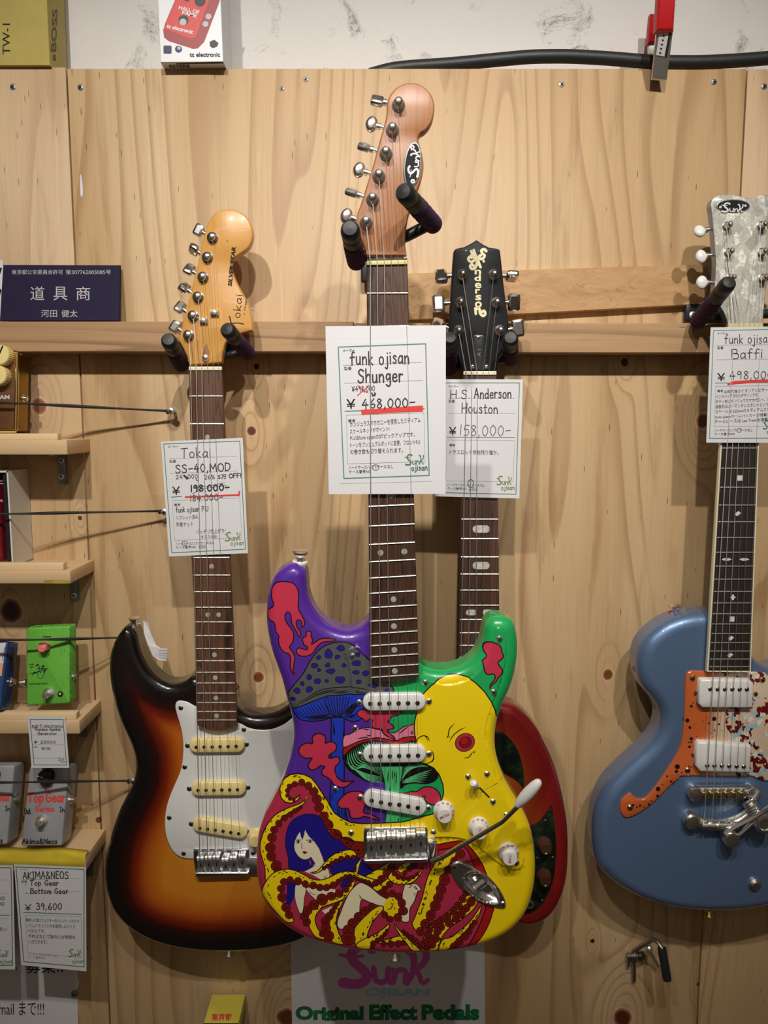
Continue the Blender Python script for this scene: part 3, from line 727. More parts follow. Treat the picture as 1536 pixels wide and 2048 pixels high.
def solid_body(name, O, d_front, thick, rf, rb, mats, parent, grid=0.006, extra=None, classify=None, cut=None, side_mat=None, raised=None, hole=None):
    """guitar body from its outline O (x,z): rounded front edge, flat or classified front, side wall, rounded back.
    extra=(points, edges) adds drawn lines to the front; classify(centroids)->material index"""
    O = smooth_closed(resample(O, 0.0028), 1)
    if area2(O) < 0: O = O[::-1]
    N = outline_normals(O); n = len(O)
    pts = [O]; rings = [0.06, 0.16, 0.3, 0.48, 0.7, 0.98]
    for r in rings:
        q = O-N*(r*rf); d, _ = segdist(q, O)
        pts.append(q[(d > r*rf*0.96) & inside(q, O)])
    lo, hi = O.min(0), O.max(0)
    gx, gz = np.meshgrid(np.arange(lo[0], hi[0], grid), np.arange(lo[1], hi[1], grid))
    G = np.stack([gx.ravel(), gz.ravel()], 1); G = G[inside(G, O)]; d, _ = segdist(G, O); G = G[d > rf*1.1]
    pts.append(G); A = np.vstack(pts); edges = [(i, (i+1) % n) for i in range(n)]
    if extra is not None:
        b = len(A); A = np.vstack([A, extra[0]]); edges += [(a+b, c+b) for a, c in extra[1]]
    S = 1000.0
    r = delaunay_2d_cdt([Vector((float(p[0]*S), float(p[1]*S))) for p in A], edges, [], 0, 1e-4)
    V = np.array([tuple(v) for v in r[0]])/S; F = np.array([tuple(f) for f in r[2] if len(f) == 3])
    cen = V[F].mean(1); keep = inside(cen, O) if hole is None else inside(cen, O) & ~inside(cen, hole); F = F[keep]; cen = cen[keep]
    used = np.unique(F); mp = -np.ones(len(V), int); mp[used] = np.arange(len(used)); V = V[used]; F = mp[F]
    a = V[F[:, 0]]; b = V[F[:, 1]]; c = V[F[:, 2]]
    cr = (b[:, 0]-a[:, 0])*(c[:, 1]-a[:, 1])-(b[:, 1]-a[:, 1])*(c[:, 0]-a[:, 0])
    F[cr < 0] = F[cr < 0][:, ::-1]
    F = F[np.abs(cr) > 1e-12]; cen = cen[np.abs(cr) > 1e-12]
    d, near = segdist(V, O)
    t = np.clip(d/rf, 0, 1); h = -(rf-rf*np.sqrt(np.clip(1-(1-t)**2, 0, 1)))
    dirv = (near-V)/np.maximum(d, 1e-9)[:, None]
    on = d < 1e-6
    if on.any():
        _k = ((V[on][:, None]-O[None])**2).sum(2).argmin(1); dirv[on] = N[_k]
    co = (1-t); sn = np.sqrt(np.clip(1-co*co, 0, 1))
    nrm = np.stack([dirv[:, 0]*co, -sn, dirv[:, 1]*co], 1)
    verts = np.stack([V[:, 0], -(d_front+h), V[:, 1]], 1)
    if raised is not None:
        Q, hq, bv = raised; iq = inside(V, Q); dq, nq = segdist(V, Q); tq = np.clip(dq/bv, 0, 1)
        up = np.where(iq, hq*np.sqrt(np.clip(1-(1-tq)**2, 0, 1)), 0.0); verts[:, 1] -= up
        e = iq & (dq < bv); k = (nq-V)/np.maximum(dq, 1e-9)[:, None]*((1-tq)*0.8*e)[:, None]
        nrm[:, 0] += k[:, 0]; nrm[:, 2] += k[:, 1]; nrm /= np.maximum(np.linalg.norm(nrm, axis=1), 1e-9)[:, None]
    mi = np.zeros(len(F), int) if classify is None else classify(cen)
    # side wall and back
    idx = ((O[:, None]-V[None])**2).sum(2).argmin(1) if n*len(V) < 4e7 else np.array([((V-o)**2).sum(1).argmin() for o in O])
    vb = [verts]; nb = [nrm]; base = len(verts); faces = [tuple(f) for f in F]; mis = list(mi); prev = idx
    levels = [(0, d_front-thick+rb, 1, 0)] + [((1-math.cos(q))*rb, d_front-thick+rb-math.sin(q)*rb, math.cos(q), math.sin(q)) for q in (math.pi/6, math.pi/3, math.pi/2)]
    smi = [len(mats)-1 if classify is not None else 0]*n
    if side_mat is not None: smi = list(side_mat(O-N*0.0008))
    for ins, dd, cn, cs in levels:
        q = O-N*ins; vb.append(np.stack([q[:, 0], np.full(n, -dd), q[:, 1]], 1)); nb.append(np.stack([N[:, 0]*cn, np.full(n, cs), N[:, 1]*cn], 1))
        cur = np.arange(base, base+n); base += n
        for i in range(n):
            j = (i+1) % n; faces.append((prev[i], cur[i], cur[j], prev[j])); mis.append(smi[i])
        prev = cur
    tri = tessellate_polygon([[Vector((float(p[0]), float(p[1]), 0)) for p in (O-N*rb)]])
    for q in tri: faces.append(tuple(int(prev[i]) for i in q)); mis.append(len(mats)-1 if classify is not None else 0)
    Vv = np.vstack(vb); Nn = np.vstack(nb)
    def make(nm, sel, par, mm):
        org = np.array(wloc(par))
        fs = [faces[k] for k in sel]; u = np.unique(np.concatenate([np.array(f) for f in fs])); m2 = -np.ones(len(Vv), int); m2[u] = np.arange(len(u))
        me = bpy.data.meshes.new(nm); me.from_pydata((Vv[u]-org).tolist(), [], [[int(m2[i]) for i in f] for f in fs])
        for m in mm: me.materials.append(m)
        me.polygons.foreach_set('material_index', [int(mis[k]) for k in sel]); me.polygons.foreach_set('use_smooth', [True]*len(fs))
        at = me.attributes.new('edge_distance', 'FLOAT', 'POINT'); dd = np.zeros(len(Vv)); dd[:len(d)] = d; at.data.foreach_set('value', dd[u].astype(np.float32))
        me.update(); me.normals_split_custom_set_from_vertices(Nn[u].tolist())
        o = bpy.data.objects.new(nm, me); COL.objects.link(o); o.parent = par
        return o
    if cut is None: return make(name, range(len(faces)), parent, mats)
    ins = cut(cen); sel_in = list(np.where(ins)[0]); sel_out = list(np.where(~ins)[0])+list(range(len(F), len(faces)))
    return make, sel_in, sel_out
def plate(name, poly_px, d, t, mats, parent, bev=0.0012, smooth=True, side=None, n=6):
    P = catmull(poly_px, True, n) if smooth else poly_px
    P = resample(P, 3.0) if smooth else np.array(P)
    b = MB(); b.prism(P, d-t, d, 0, side, bev=bev); return b.build(name, mats, parent, sharp=25)
def strings(root, posts, nut, saddles, dn, ds, dp, gauges, mats, over, name='guitar_string', tails=None):
    """posts/nut/saddles: px points; over[i] lifts a string in front of the price card"""
    for i in range(6):
        lift = 0.0016 if over[i] else 0.0
        b = MB(); pts = []
        if posts[i] is not None: pts.append(W(*posts[i], dp))
        pts += [W(*nut[i], dn+lift*0.3)]
        A, Bq = W(*nut[i], dn+lift*0.3), W(*saddles[i], ds)
        pts += [A.lerp(Bq, 0.06)+Vector((0, -lift, 0)), A.lerp(Bq, 0.5)+Vector((0, -lift, 0)), Bq]+([tails[i]] if tails else [])
        b.tube(pts, gauges[i], 6); b.build(name, mats[0] if i < 3 else mats[1], root)
m_wound = pm('wound_string', (0.78, 0.77, 0.75, 1), 0.5, 1.0); m_plain = pm('plain_string', (0.62, 0.62, 0.62, 1), 0.42, 1.0)
GA = [.00062, .00054, .00046, .00030, .00026, .00022]
def lerp2(a, b, t): return (a[0]+(b[0]-a[0])*t, a[1]+(b[1]-a[1])*t)
def fretboard(root, nl, nr, el, er, d, t, mat, L12_px, nfr, inlays, m_inlay, skip=(), end_curve=0.0, binding=None, fret_mat=None, over=0.0):
    """nl,nr: nut ends; el,er: body ends (px). L12_px = pixel row of the 12th fret on the centre line"""
    A, B, C, D = W(*nl, d), W(*nr, d), W(*er, d), W(*el, d)
    F = [A, B]
    if end_curve:
        for k in range(0, 9): F.append(C.lerp(D, k/8)+Vector((0, 0, -end_curve*math.sin(math.pi*k/8))))
    else: F += [C, D]
    b = MB(); b.prism3(F, (0, -1, 0), t, bev=0.0012); fb = b.build('fretboard', mat, root)
    cn = (A+B)/2; ce = (C+D)/2; axis = (ce-cn).normalized(); tot = (ce-cn).length
    m12 = lerp2(((nl[0]+nr[0])/2, (nl[1]+nr[1])/2), ((el[0]+er[0])/2, (el[1]+er[1])/2), 0.0)
    u = (L12_px-(nl[1]+nr[1])/2)/(((el[1]+er[1])/2)-(nl[1]+nr[1])/2)
    p12 = W((nl[0]+nr[0])/2+((el[0]+er[0])/2-(nl[0]+nr[0])/2)*u, L12_px, d); L = 2*(p12-cn).length
    fm = fret_mat or pm('fret_wire', (.66, .64, .60, 1), .34, 1.0)
    def at(dist, side):   # side -1..1
        q = dist/tot; l = A.lerp(D, q); r = B.lerp(C, q); return l.lerp(r, (side+1)/2)
    fd = [L*(1-2**(-k/12)) for k in range(nfr+1)]
    for k in range(1, nfr+1):
        if fd[k] > tot-0.002: break
        b = MB(); b.tube([at(fd[k], -0.975), at(fd[k], 0.975)], 0.00105, 8); b.build('fret', fm, fb)
    for k, kind, sides in inlays:
        dist = (fd[k-1]+fd[k])/2
        for s in sides:
            p = at(dist, s)+Vector((0, -0.00025, 0)); b = MB()
            if kind == 'dot': b.lathe(p+Vector((0, .0004, 0)), (0, -1, 0), [(.0032, 0), (.0032, .0005), (0.0001, .0006)], 18)
            elif kind == 'bar':
                w = (B-A).length*(.52 if k < 11 else .33)/2; q = [(w*.0, 0)]
                pl = rrect(-w, -.0048 if k < 11 else -.0038, w, .0048 if k < 11 else .0038, .0045 if k < 11 else .0037, 5)
                b.prism3([p+Vector((x, -.0002, z)) for x, z in pl], (0, -1, 0), .0006)
            else:
                shp = {'square': [(-1, -1), (1, -1), (1, 1), (-1, 1)], 'rhomb': [(-1.2, -.2), (.2, 1), (1.2, .2), (-.2, -1)], 'club': [(-1.3, 0), (-.5, .35), (-.35, .9), (0, 1.2), (.35, .9), (.5, .35), (1.3, 0), (.5, -.35), (.35, -.9), (0, -1.2), (-.35, -.9), (-.5, -.35)],
                       'eye': [(-1.9, 0), (-.8, .5), (.8, .5), (1.9, 0), (.8, -.5), (-.8, -.5)]}[kind]
                b.prism3([p+Vector((x*.0034, -.0002, z*.0034)) for x, z in shp], (0, -1, 0), .0005)
            b.build('inlay', m_inlay, fb)
    return fb, at, fd, L
def nut_piece(root, l, r, d, mat, h=.0024, t=.006):
    A, B = W(*l, d), W(*r, d); b = MB(); ax = (B-A).normalized(); up = Vector((0, -1, 0)).cross(ax)
    b.rbox((A+B)/2+Vector((0, t/2, 0)), ((B-A).length/2, t/2, h), .0006, (ax, Vector((0, 1, 0)), up)); b.build('nut', mat, root)
def neck_back(root, nl, nr, el, er, d, t, mat, name='neck'):
    """rounded wooden shaft behind the fretboard"""
    A, B, C, D = W(*nl, d), W(*nr, d), W(*er, d), W(*el, d); b = MB(); v = []; f = []; K = 11
    for q in range(2):
        l, r = (A, B) if q == 0 else (D, C)
        for k in range(K):
            a = math.pi*k/(K-1); p = l.lerp(r, (1-math.cos(a))/2); v.append(p+Vector((0, t*math.sin(a)**0.8 if 0 < k < K-1 else 0, 0)))
    for k in range(K-1): f.append((k, k+1, K+k+1, K+k))
    f.append((0, K, 2*K-1, K-1)); f.append(list(range(K))[::-1]); f.append([K+k for k in range(K)])
    b.add(v, f); return b.build(name, mat, root)
def post(mb, p, d, r=.0042, h=.010, mi=0, dome=True):
    o = W(*p, d)
    mb.lathe(o, (0, -1, 0), [(r*1.55, -.0005), (r*1.55, .0012), (r*1.1, .0022), (r, .0025), (r*.82, h*.45), (r*.82, h*.6), (r, h*.75), (r*.95, h*.95)]+([(r*.5, h*1.08), (0.0001, h*1.1)] if dome else [(0.0001, h*.97)]), 18, mi)
def tuner(root, p, btn, d, d_btn, mats, kind='kidney', size=(.0085, .0105, .004), yaw=0.0, inner=None, h=.010, r=.0042):
    """string post on the face, shaft out of the edge, button at its end"""
    t = thing_part('tuning_machine', W(*p, d), root)
    b = MB(); post(b, p, d, r=r, h=h); b.build('string_post', mats[0], t)
    B = W(*btn, d_btn); I = W(*(inner or p), d_btn); ax = (B-I).normalized()
    b = MB(); b.tube([I, B], .0021, 10); b.lathe(B-ax*(size[0]+.003), ax, [(.0034, 0), (.0034, .003), (.0022, .004)], 12); b.build('shaft', mats[0], t)
    up = Vector((0, -1, 0)).cross(ax).normalized(); fr = Vector((0, -1, 0)); c, s = math.cos(yaw), math.sin(yaw); up, fr = up*c+fr*s, fr*c-up*s
    b = MB()
    if kind == 'kidney':
        prof = [(math.cos(2*math.pi*k/28), math.sin(2*math.pi*k/28)) for k in range(28)]
        prof = [(x*size[0]*(1.0 if x < 0 else 1.0), y*size[1]*(1-0.10*max(0, x))) for x, y in prof]
        for sgn in (0,):
            v = []; f = []; K = len(prof); lay = [(.0, size[2]), (.55, size[2]*.9), (.86, size[2]*.62), (1, size[2]*.0), (.86, -size[2]*.62), (.55, -size[2]*.9), (.0, -size[2])]
            for sc_, z in lay: v += [B+ax*(x*max(sc_, .001))+up*(y*max(sc_, .001))+fr*z for x, y in prof]
            for i in range(len(lay)-1):
                for k in range(K): f.append((i*K+k, i*K+(k+1) % K, (i+1)*K+(k+1) % K, (i+1)*K+k))
            b.add(v, f)
    else:
        b.rbox(B, (size[0], size[1], size[2]), min(size)*0.75, (ax, up, fr), seg=2 if kind == 'facet' else 5)
    b.build('button', mats[1], t, sharp=20 if kind == 'facet' else 60)
    return t
def thing_part(name, loc, parent):
    o = bpy.data.objects.new(name, None); o.empty_display_size = .01; COL.objects.link(o); o.parent = parent; o.location = Vector(loc)-wloc(parent); return o
def pickup(root, c0, c1, hw_px, d, t, mats, poles, pole_r=.0024, name='pickup', screws=None):
    """single-coil pickup: rounded cover from px c0 to c1 (end centres), half height hw_px"""
    dx, dy = c1[0]-c0[0], c1[1]-c0[1]; a = math.atan2(dy, dx); pl = []
    for k in range(13): q = a-math.pi/2+math.pi*k/12; pl.append((c1[0]+hw_px*math.cos(q), c1[1]+hw_px*math.sin(q)))
    for k in range(13): q = a+math.pi/2+math.pi*k/12; pl.append((c0[0]+hw_px*math.cos(q), c0[1]+hw_px*math.sin(q)))
    b = MB(); b.prism(pl, d-t, d, bev=.0018); pk = b.build(name, mats[0], root, sharp=50)
    for p in poles:
        b = MB(); b.lathe(W(*p, d-.001), (0, -1, 0), [(pole_r, 0), (pole_r, .0012), (pole_r*.85, .0017), (0.0001, .0018)], 16); b.build('pole_piece', mats[1], pk)
    return pk
def pscrew(root, p, d, r, mat, rot=0.5, dome=.45):
    b = MB(); screw_head(b, W(*p, d), r, rot=rot, dome=dome); return b.build('screw', [mat, m_blackink], root)
def strap_button(root, c, mat, axis, r=.0072, washer=None):
    b = MB(); ax = Vector(axis).normalized()
    if washer: b.lathe(Vector(c)-ax*.001, ax, [(.0085, 0), (.0085, .002), (.004, .0022)], 18, 1)
    b.lathe(c, ax, [(.0045, 0), (.0032, .003), (.0034, .006), (r*.95, .0105), (r, .0115), (r, .0128), (r*.7, .0138), (0.0001, .0136)], 20)
    b.build('strap_button', [mat]+([washer] if washer else []), root)
def hanger(base, tips, dstem, dtip, plate_px, plate_d, label, rad=.0098, stem_c=None, plate_wh=(.028, .02), screw_px=None):
    """wall hanger: plate on the wall, stem, yoke bar, two velvet-sleeved arms with rubber caps. base/tips: px of arm roots and cap ends"""
    c = stem_c or lerp2(base[0], base[1], .5); Pp = W(*plate_px, plate_d)
    root = thing('guitar_hanger', Pp, label, 'hanger')
    b = MB(); b.rbox(Pp+Vector((0, -.004, 0)), (plate_wh[0], .004, plate_wh[1]), .003); pl = b.build('wall_plate', m_blackmetal, root)
    if screw_px:
        b = MB(); screw_head(b, W(*screw_px, plate_d+.008), .0052); b.build('screw', [m_steel, m_blackink], pl)
    S = W(*c, dstem); b = MB(); b.tube([Pp+Vector((0, -.004, 0)), Vector((S.x, -(plate_d+.02) if dstem > plate_d+.03 else S.y, S.z)), S], .006, 12)
    L, R = W(*base[0], dstem), W(*base[1], dstem)
    b.tube([L, L.lerp(S, .5)+Vector((0, .003, 0)), S, R.lerp(S, .5)+Vector((0, .003, 0)), R], .0062, 12); b.build('yoke', m_blackmetal, root)
    for p, t in zip((L, R), tips):
        T = W(*t, dtip); ax = (T-p).normalized(); l = (T-p).length
        arm = thing_part('arm', p, root)
        b = MB(); nn = 14; b.lathe(p-ax*.008, ax, [(rad*.6, 0), (rad*1.02, .003)]+[(rad*(1.02+.03*((k*7) % 3-1)), .003+(l*.66)*k/nn) for k in range(1, nn)]+[(rad*1.03, l*.66), (rad*.8, l*.66+.003)], 22)
        b.build('velvet_sleeve', m_sleeve, arm)
        b = MB(); b.lathe(p, ax, [(rad*.9, l*.55), (rad*.98, l*.64), (rad*.98, l*.80), (rad*.93, l*.815), (rad*.98, l*.83), (rad*1.0, l*.93), (rad*.93, l*.99), (rad*.7, l*1.025), (0.0001, l*1.035)], 24)
        b.build('rubber_cap', m_rubber, arm)
    return root

# ---------------------------------------------------------------- finishes
def burst(name, stops, rough=0.12, coat=1.0, wob=0.004, grainy=0.0):
    g = NT(name); at = g.n('ShaderNodeAttribute', attribute_name='edge_distance'); v, x, y, z = g.obj()
    d = g.math('ADD', at.outputs['Fac'], g.math('MULTIPLY', g.math('SUBTRACT', g.noise(v, 14, 2), 0.5), wob*2))
    f = g.math('DIVIDE', d, 0.14); c = g.ramp(f, stops)
    gr = g.noise(g.xyz(g.math('MULTIPLY', x, 160), 0, g.math('MULTIPLY', z, 5)), 1.0, 3)
    c = g.mix(g.math('MULTIPLY', gr, 0.22), c, g.mix(1.0, c, srgb(150, 110, 70), 'MULTIPLY'))
    return g.done(c, rough+.1, 0, coat, coat_rough=0.03)
m_burst = burst('three_tone_sunburst', [(0.0, (.006, .005, .005)), (0.155, (.008, .005, .005)), (0.24, srgb(52, 12, 8)), (0.33, srgb(124, 36, 12)), (0.45, srgb(184, 92, 22)), (0.62, srgb(204, 128, 34)), (1.0, srgb(206, 136, 40))])
m_cherry = burst('cherry_sunburst', [(0.0, srgb(120, 22, 26)), (0.10, srgb(128, 22, 24)), (0.22, srgb(138, 34, 22)), (0.38, srgb(158, 66, 26)), (0.6, srgb(196, 108, 36)), (1.0, srgb(206, 120, 40))])
g = NT('metallic_blue_finish'); _v, _x, _y, _z = g.obj()
_lw = g.n('ShaderNodeLayerWeight', {'Blend': 0.35})
_c = g.mix(_lw.outputs['Facing'], srgb(94, 122, 158), srgb(114, 122, 152))
_sp = g.noise(_v, 1400, 2)
_c = g.mix(g.math('MULTIPLY', g.smooth(_sp, .5, .8), .3), _c, srgb(150, 180, 215))
m_blue = g.done(_c, 0.38, 0.40, 1.0, coat_rough=0.05)
m_rose = wood('rosewood', srgb(76, 50, 38), srgb(36, 22, 18), srgb(98, 66, 48), ring=22, field=(30, 2.0), rough=0.5, contrast=1.3, streak=.7)
m_rosered = wood('warm_rosewood', srgb(96, 64, 45), srgb(50, 30, 20), srgb(120, 82, 58), ring=22, field=(30, 2.0), rough=0.5, contrast=1.3, streak=.7, seed=3)
m_ebony = wood('dark_ebony', srgb(44, 36, 32), srgb(22, 17, 15), srgb(54, 44, 38), ring=18, field=(30, 2.0), rough=0.45, contrast=1.0)
m_maple = wood('amber_maple', srgb(206, 150, 74), srgb(176, 118, 48), srgb(216, 162, 86), ring=12, field=(8, .5), rough=0.35, coat=1.0, contrast=0.35, streak=.25)
m_roast = wood('roasted_mahogany', srgb(156, 104, 66), srgb(118, 72, 42), srgb(168, 118, 78), ring=14, field=(9, .5), rough=0.38, contrast=0.5, streak=.35, seed=6)
m_inlay = pm('grey_pearl_inlay', srgb(160, 162, 156), 0.25, noise=(300, .2))
m_inlayw = pm('pearl_inlay', srgb(216, 216, 206), 0.2, noise=(250, .25))
m_bone = pm('bone', srgb(232, 222, 192), 0.35); m_bonegold = pm('aged_bone', srgb(210, 196, 132), 0.35)
m_pickguard = pm('white_pickguard', srgb(224, 224, 220), 0.22, coat=.3); m_pgedge = pm('pickguard_black_ply', srgb(46, 44, 42), 0.4)
m_polesteel = pm('pole_steel', (0.20, 0.19, 0.19, 1), 0.28, 1.0)
m_darkscrew = pm('dark_steel_screw', (0.22, 0.21, 0.20, 1), 0.35, 1.0)
m_blackgloss = pm('black_gloss', (0.012, 0.013, 0.014, 1), 0.5, coat=0.12, spec=.2, noise=(40, .2))

def bridge(root, plate, saddles, sw, d, mats, mount_dy, lip, name='bridge', plate_t=.0025, dtop=.0115):
    """vintage tremolo bridge: base plate, six bent saddles with their screws. saddles: (x, ytop, ybottom) px"""
    b = MB(); b.prism(plate, d-.001, d+plate_t, bev=.001); br = b.build(name, mats[0], root)
    b = MB(); b.prism(lip, d, d+.0085, bev=.0015)
    b.build('bridge_lip', mats[0], br)
    for x, y0, y1 in saddles:
        sd = thing_part('saddle', W(x, y0, d), br)
        p0, p1 = W(x, y0, d+dtop), W(x, y1, d+.006); L = p0.z-p1.z; w = sw
        prof = [(0, .002), (0, dtop-.002), (.0012, dtop-.0006), (.003, dtop), (.0055, dtop-.001), (.008, dtop-.0025), (L*.7, .0075), (L*.98, .0068), (L, .005), (L, .002)]
        v = []; n = len(prof); xx = p0.x
        for s in (-1, 1):
            for l, h in prof: v.append(Vector((xx+s*w, -(d+h), p0.z-l)))
        f = [(i, i+1, n+i+1, n+i) for i in range(n-1)]+[list(range(n))[::-1], [n+i for i in range(n)]]
        b = MB(); b.add(v, f); hz = p0.z-L*.55
        b.box((xx, -(d+.0084), hz), (w*.22, .0008, .0022), mi=1)
        b.build('saddle_body', [mats[1], m_blackink], sd, sharp=30)
        b = MB(); b.tube([Vector((xx, -(d+.0048), p0.z-L*.95)), Vector((xx, -(d+.0048), W(x, lip[0][1], d+.0048).z+.001))], .0011, 8); b.build('intonation_screw', mats[1], br)
        for s in (-1, 1):
            b = MB(); b.tube([Vector((xx+s*w*.62, -(d+.006), p0.z-.0042)), Vector((xx+s*w*.62, -(d+.0128), p0.z-.0042))], .00085, 8); b.build('height_screw', mats[1], br)
        b = MB(); b.lathe(W(x, mount_dy, d+plate_t-.0003), (0, -1, 0), [(.0034, 0), (.0030, .0014), (.0015, .0022), (0.0001, .0023)], 16); b.build('mounting_screw', mats[1], br)
    return br

# ================================================================ sunburst guitar, left
T = zt(200, 1200, .35146)
d0 = .075
g1 = thing('electric_guitar', W(410, 737, d0), 'sunburst electric guitar with white pickguard and cream pickups, hanging at left', 'guitar')
sil = T([(175, 120), (150, 145), (115, 185), (85, 235), (67, 290), (60, 350), (60, 410), (68, 480), (82, 550), (100, 610), (125, 680), (155, 750), (185, 820), (203, 880), (208, 940), (200, 1000), (180, 1060), (150, 1120), (115, 1190), (85, 1270), (60, 1350), (42, 1430), (34, 1510), (35, 1590), (48, 1660), (72, 1730), (110, 1790), (165, 1845), (240, 1895), (330, 1935), (430, 1962), (540, 1979), (650, 1987), (760, 1988), (880, 1980), (990, 1965), (1080, 1945), (1160, 1915), (1240, 1860), (1305, 1790), (1345, 1700), (1355, 1600), (1340, 1500), (1305, 1400), (1255, 1300), (1205, 1210), (1160, 1120), (1130, 1040), (1118, 960), (1122, 880), (1150, 800), (1190, 720), (1220, 640), (1232, 560), (1228, 490), (1205, 440), (1175, 425), (1145, 440), (1120, 490), (1090, 548), (1050, 578), (1010, 597), (960, 609), (900, 610), (850, 596), (812, 570), (795, 535),
         (790, 480), (700, 440), (600, 400), (545, 395), (530, 412), (500, 427), (450, 437), (410, 430), (365, 405), (320, 360), (285, 300), (262, 240), (250, 180), (235, 145), (205, 124)])
O1 = sil_world(sil, d0-.012, d0-.044+.008)
solid_body('body', O1, d0, .044, .012, .009, [m_burst], g1)
pg = T([(428, 612), (432, 585), (455, 573), (500, 583), (540, 604), (660, 660), (788, 700), (850, 730), (920, 741), (980, 735), (1040, 712), (1085, 680), (1130, 640), (1160, 620), (1165, 660), (1130, 740), (1095, 830), (1082, 940), (1095, 1050), (1140, 1160), (1180, 1260), (1200, 1340), (1180, 1400), (1100, 1440), (1000, 1462), (900, 1466), (850, 1466)])
pgp = resample(catmull(pg, False, 6), 3, False).tolist()+T([(847, 1418), (532, 1418), (532, 1474)])+resample(catmull(T([(530, 1474), (490, 1472), (450, 1460), (415, 1430), (388, 1380), (372, 1320), (369, 1250), (378, 1180), (400, 1110), (430, 1040), (455, 980), (468, 920), (473, 840), (468, 770), (455, 710), (437, 650), (429, 618)]), False, 6), 3, False).tolist()
b = MB(); b.prism(pgp, d0, d0+.0014, 1, 1); b.prism(pgp, d0+.0014, d0+.0024, 0, 0, bev=.0008)
pk = b.build('pickguard', [m_pickguard, m_pgedge], g1)
for p in [(460, 614), (482, 951), (394, 1239), (476, 1443), (818, 738), (872, 1442)]: pscrew(pk, T([p])[0], d0+.0024, .0034, m_darkscrew, rot=p[0])
neck_back(g1, (377.6, 737), (443.2, 737), (393.5, 1440), (474, 1440), .0816, .019, m_maple)
fb, at1, fd1, L1 = fretboard(g1, (377.4, 733), (443.4, 733), (393, 1450), (474.2, 1450), .0875, .006, m_rosered, 1244, 21,
    [(3, 'dot', (0,)), (5, 'dot', (0,)), (7, 'dot', (0,)), (9, 'dot', (0,)), (12, 'dot', (-.28, .28)), (15, 'dot', (0,)), (17, 'dot', (0,)), (19, 'dot', (0,)), (21, 'dot', (0,))], m_inlay, end_curve=.008)
nut_piece(g1, (377.6, 737), (443.2, 737), .0890, m_bone)
H = zt(300, 400, .17582)
hs = H([(440, 1880), (425, 1800), (395, 1730), (350, 1640), (325, 1590), (345, 1500), (385, 1350), (430, 1180), (470, 1020), (510, 850), (550, 690), (590, 500), (620, 380), (650, 280), (690, 200), (750, 140), (820, 110), (900, 103), (980, 115), (1060, 155), (1120, 220), (1155, 300), (1168, 380), (1158, 460), (1120, 540), (1060, 590), (990, 635), (940, 680), (920, 722), (925, 780), (945, 850), (990, 950), (1050, 1060), (1100, 1150), (1135, 1240), (1158, 1350), (1168, 1440)])
hsp = resample(catmull(hs, False, 6), 3, False).tolist()+resample(catmull(H([(1168, 1486), (1100, 1500), (1020, 1525), (940, 1560), (870, 1610), (840, 1680), (825, 1760), (815, 1850)]), False, 6), 3, False).tolist()
b = MB(); b.prism(hsp, .060, .074, bev=.0022); hd = b.build('headstock', m_maple, g1, sharp=50)
f = Flat(.074); b = MB()
txt(b, 'SILVER STAR', *H([(928, 985)])[0], 80, 8.6, f, .0002, 0, ang=84, bold=.04, shear=.2)
txt(b, '°', *H([(872, 505)])[0], 3, 3, f, .0002, 0)
b.stroke(H([(905, 1325), (925, 1400), (965, 1452)]), 2.2, f, .0002); b.stroke(H([(932, 1405), (1000, 1398), (1065, 1412)]), 1.9, f, .0002)
hw(b, 'okai', *H([(1022, 1345)])[0], 15, f, 1.5, 0, ang=84, width=47, off=.0002)
txt(b, '= 3940121', *H([(1082, 1312)])[0], 42, 4.0, f, .0002, 0, ang=82)
b.build('decal_lettering', m_blackink, hd)
posts1 = H([(440, 1540), (492, 1320), (548, 1105), (605, 880), (655, 655), (712, 430)])
btn1 = H([(283, 1440), (340, 1220), (390, 995), (445, 790), (500, 565), (555, 345)])
for i, (p, q) in enumerate(zip(posts1, btn1)):
    tuner(g1, p, q, .074, .066, (m_chrome, m_chrome), kind='facet', size=(.0062, .0082, .0044), yaw=[.1, .5, .8, .6, -.9, .05][i], h=.0085, r=.0046)
for p in H([(738, 1285), (612, 1375)]):
    b = MB(); c = W(*p, .074); b.rbox(c+Vector((0, -.0035, 0)), (.0052, .0012, .0022), .0006); b.rbox(c+Vector((-.0042, -.003, 0)), (.001, .0028, .0036), .0006); b.rbox(c+Vector((.0042, -.003, 0)), (.001, .0028, .0036), .0006); b.lathe(c, (0, -1, 0), [(.003, .001), (.003, .0055), (.0001, .006)], 12); b.build('string_tree', m_nickel, hd)
b = MB(); c = W(*H([(635, 1795)])[0], .074); b.lathe(c+Vector((0, .001, 0)), (0, -1, 0), [(.0052, 0), (.0050, .0025), (.0036, .0052), (.0001, .0066)], 18); b.build('truss_rod_nut', m_nickel, hd)
b = MB(); b.prism(H([(640, 1620), (672, 1720), (680, 1790), (635, 1830), (592, 1790), (605, 1710)]), .0725, .0744, bev=.0008); b.build('truss_rod_plug', m_roast, hd)
B4 = zt(360, 1440, .16605)
for c0, c1, poles in [((195, 315), (690, 310), [(197, 324), (293, 322), (389, 321), (485, 318), (581, 316), (677, 313)]), ((218, 836), (706, 831), [(219, 843), (315, 842), (409, 842), (505, 838), (600, 837), (694, 835)]), ((238, 1272), (722, 1352), [(240, 1298), (333, 1309), (426, 1321), (520, 1335), (614, 1350), (708, 1364)])]:
    pickup(g1, B4([c0])[0], B4([c1])[0], 14.2, d0+.0088, .0068, (m_cream, m_polesteel), B4(poles))
for p in [(92, 308), (800, 293), (112, 828), (818, 813), (136, 1252), (832, 1350)]: pscrew(pk, B4([p])[0], d0+.0024, .0036, m_darkscrew, rot=p[0])
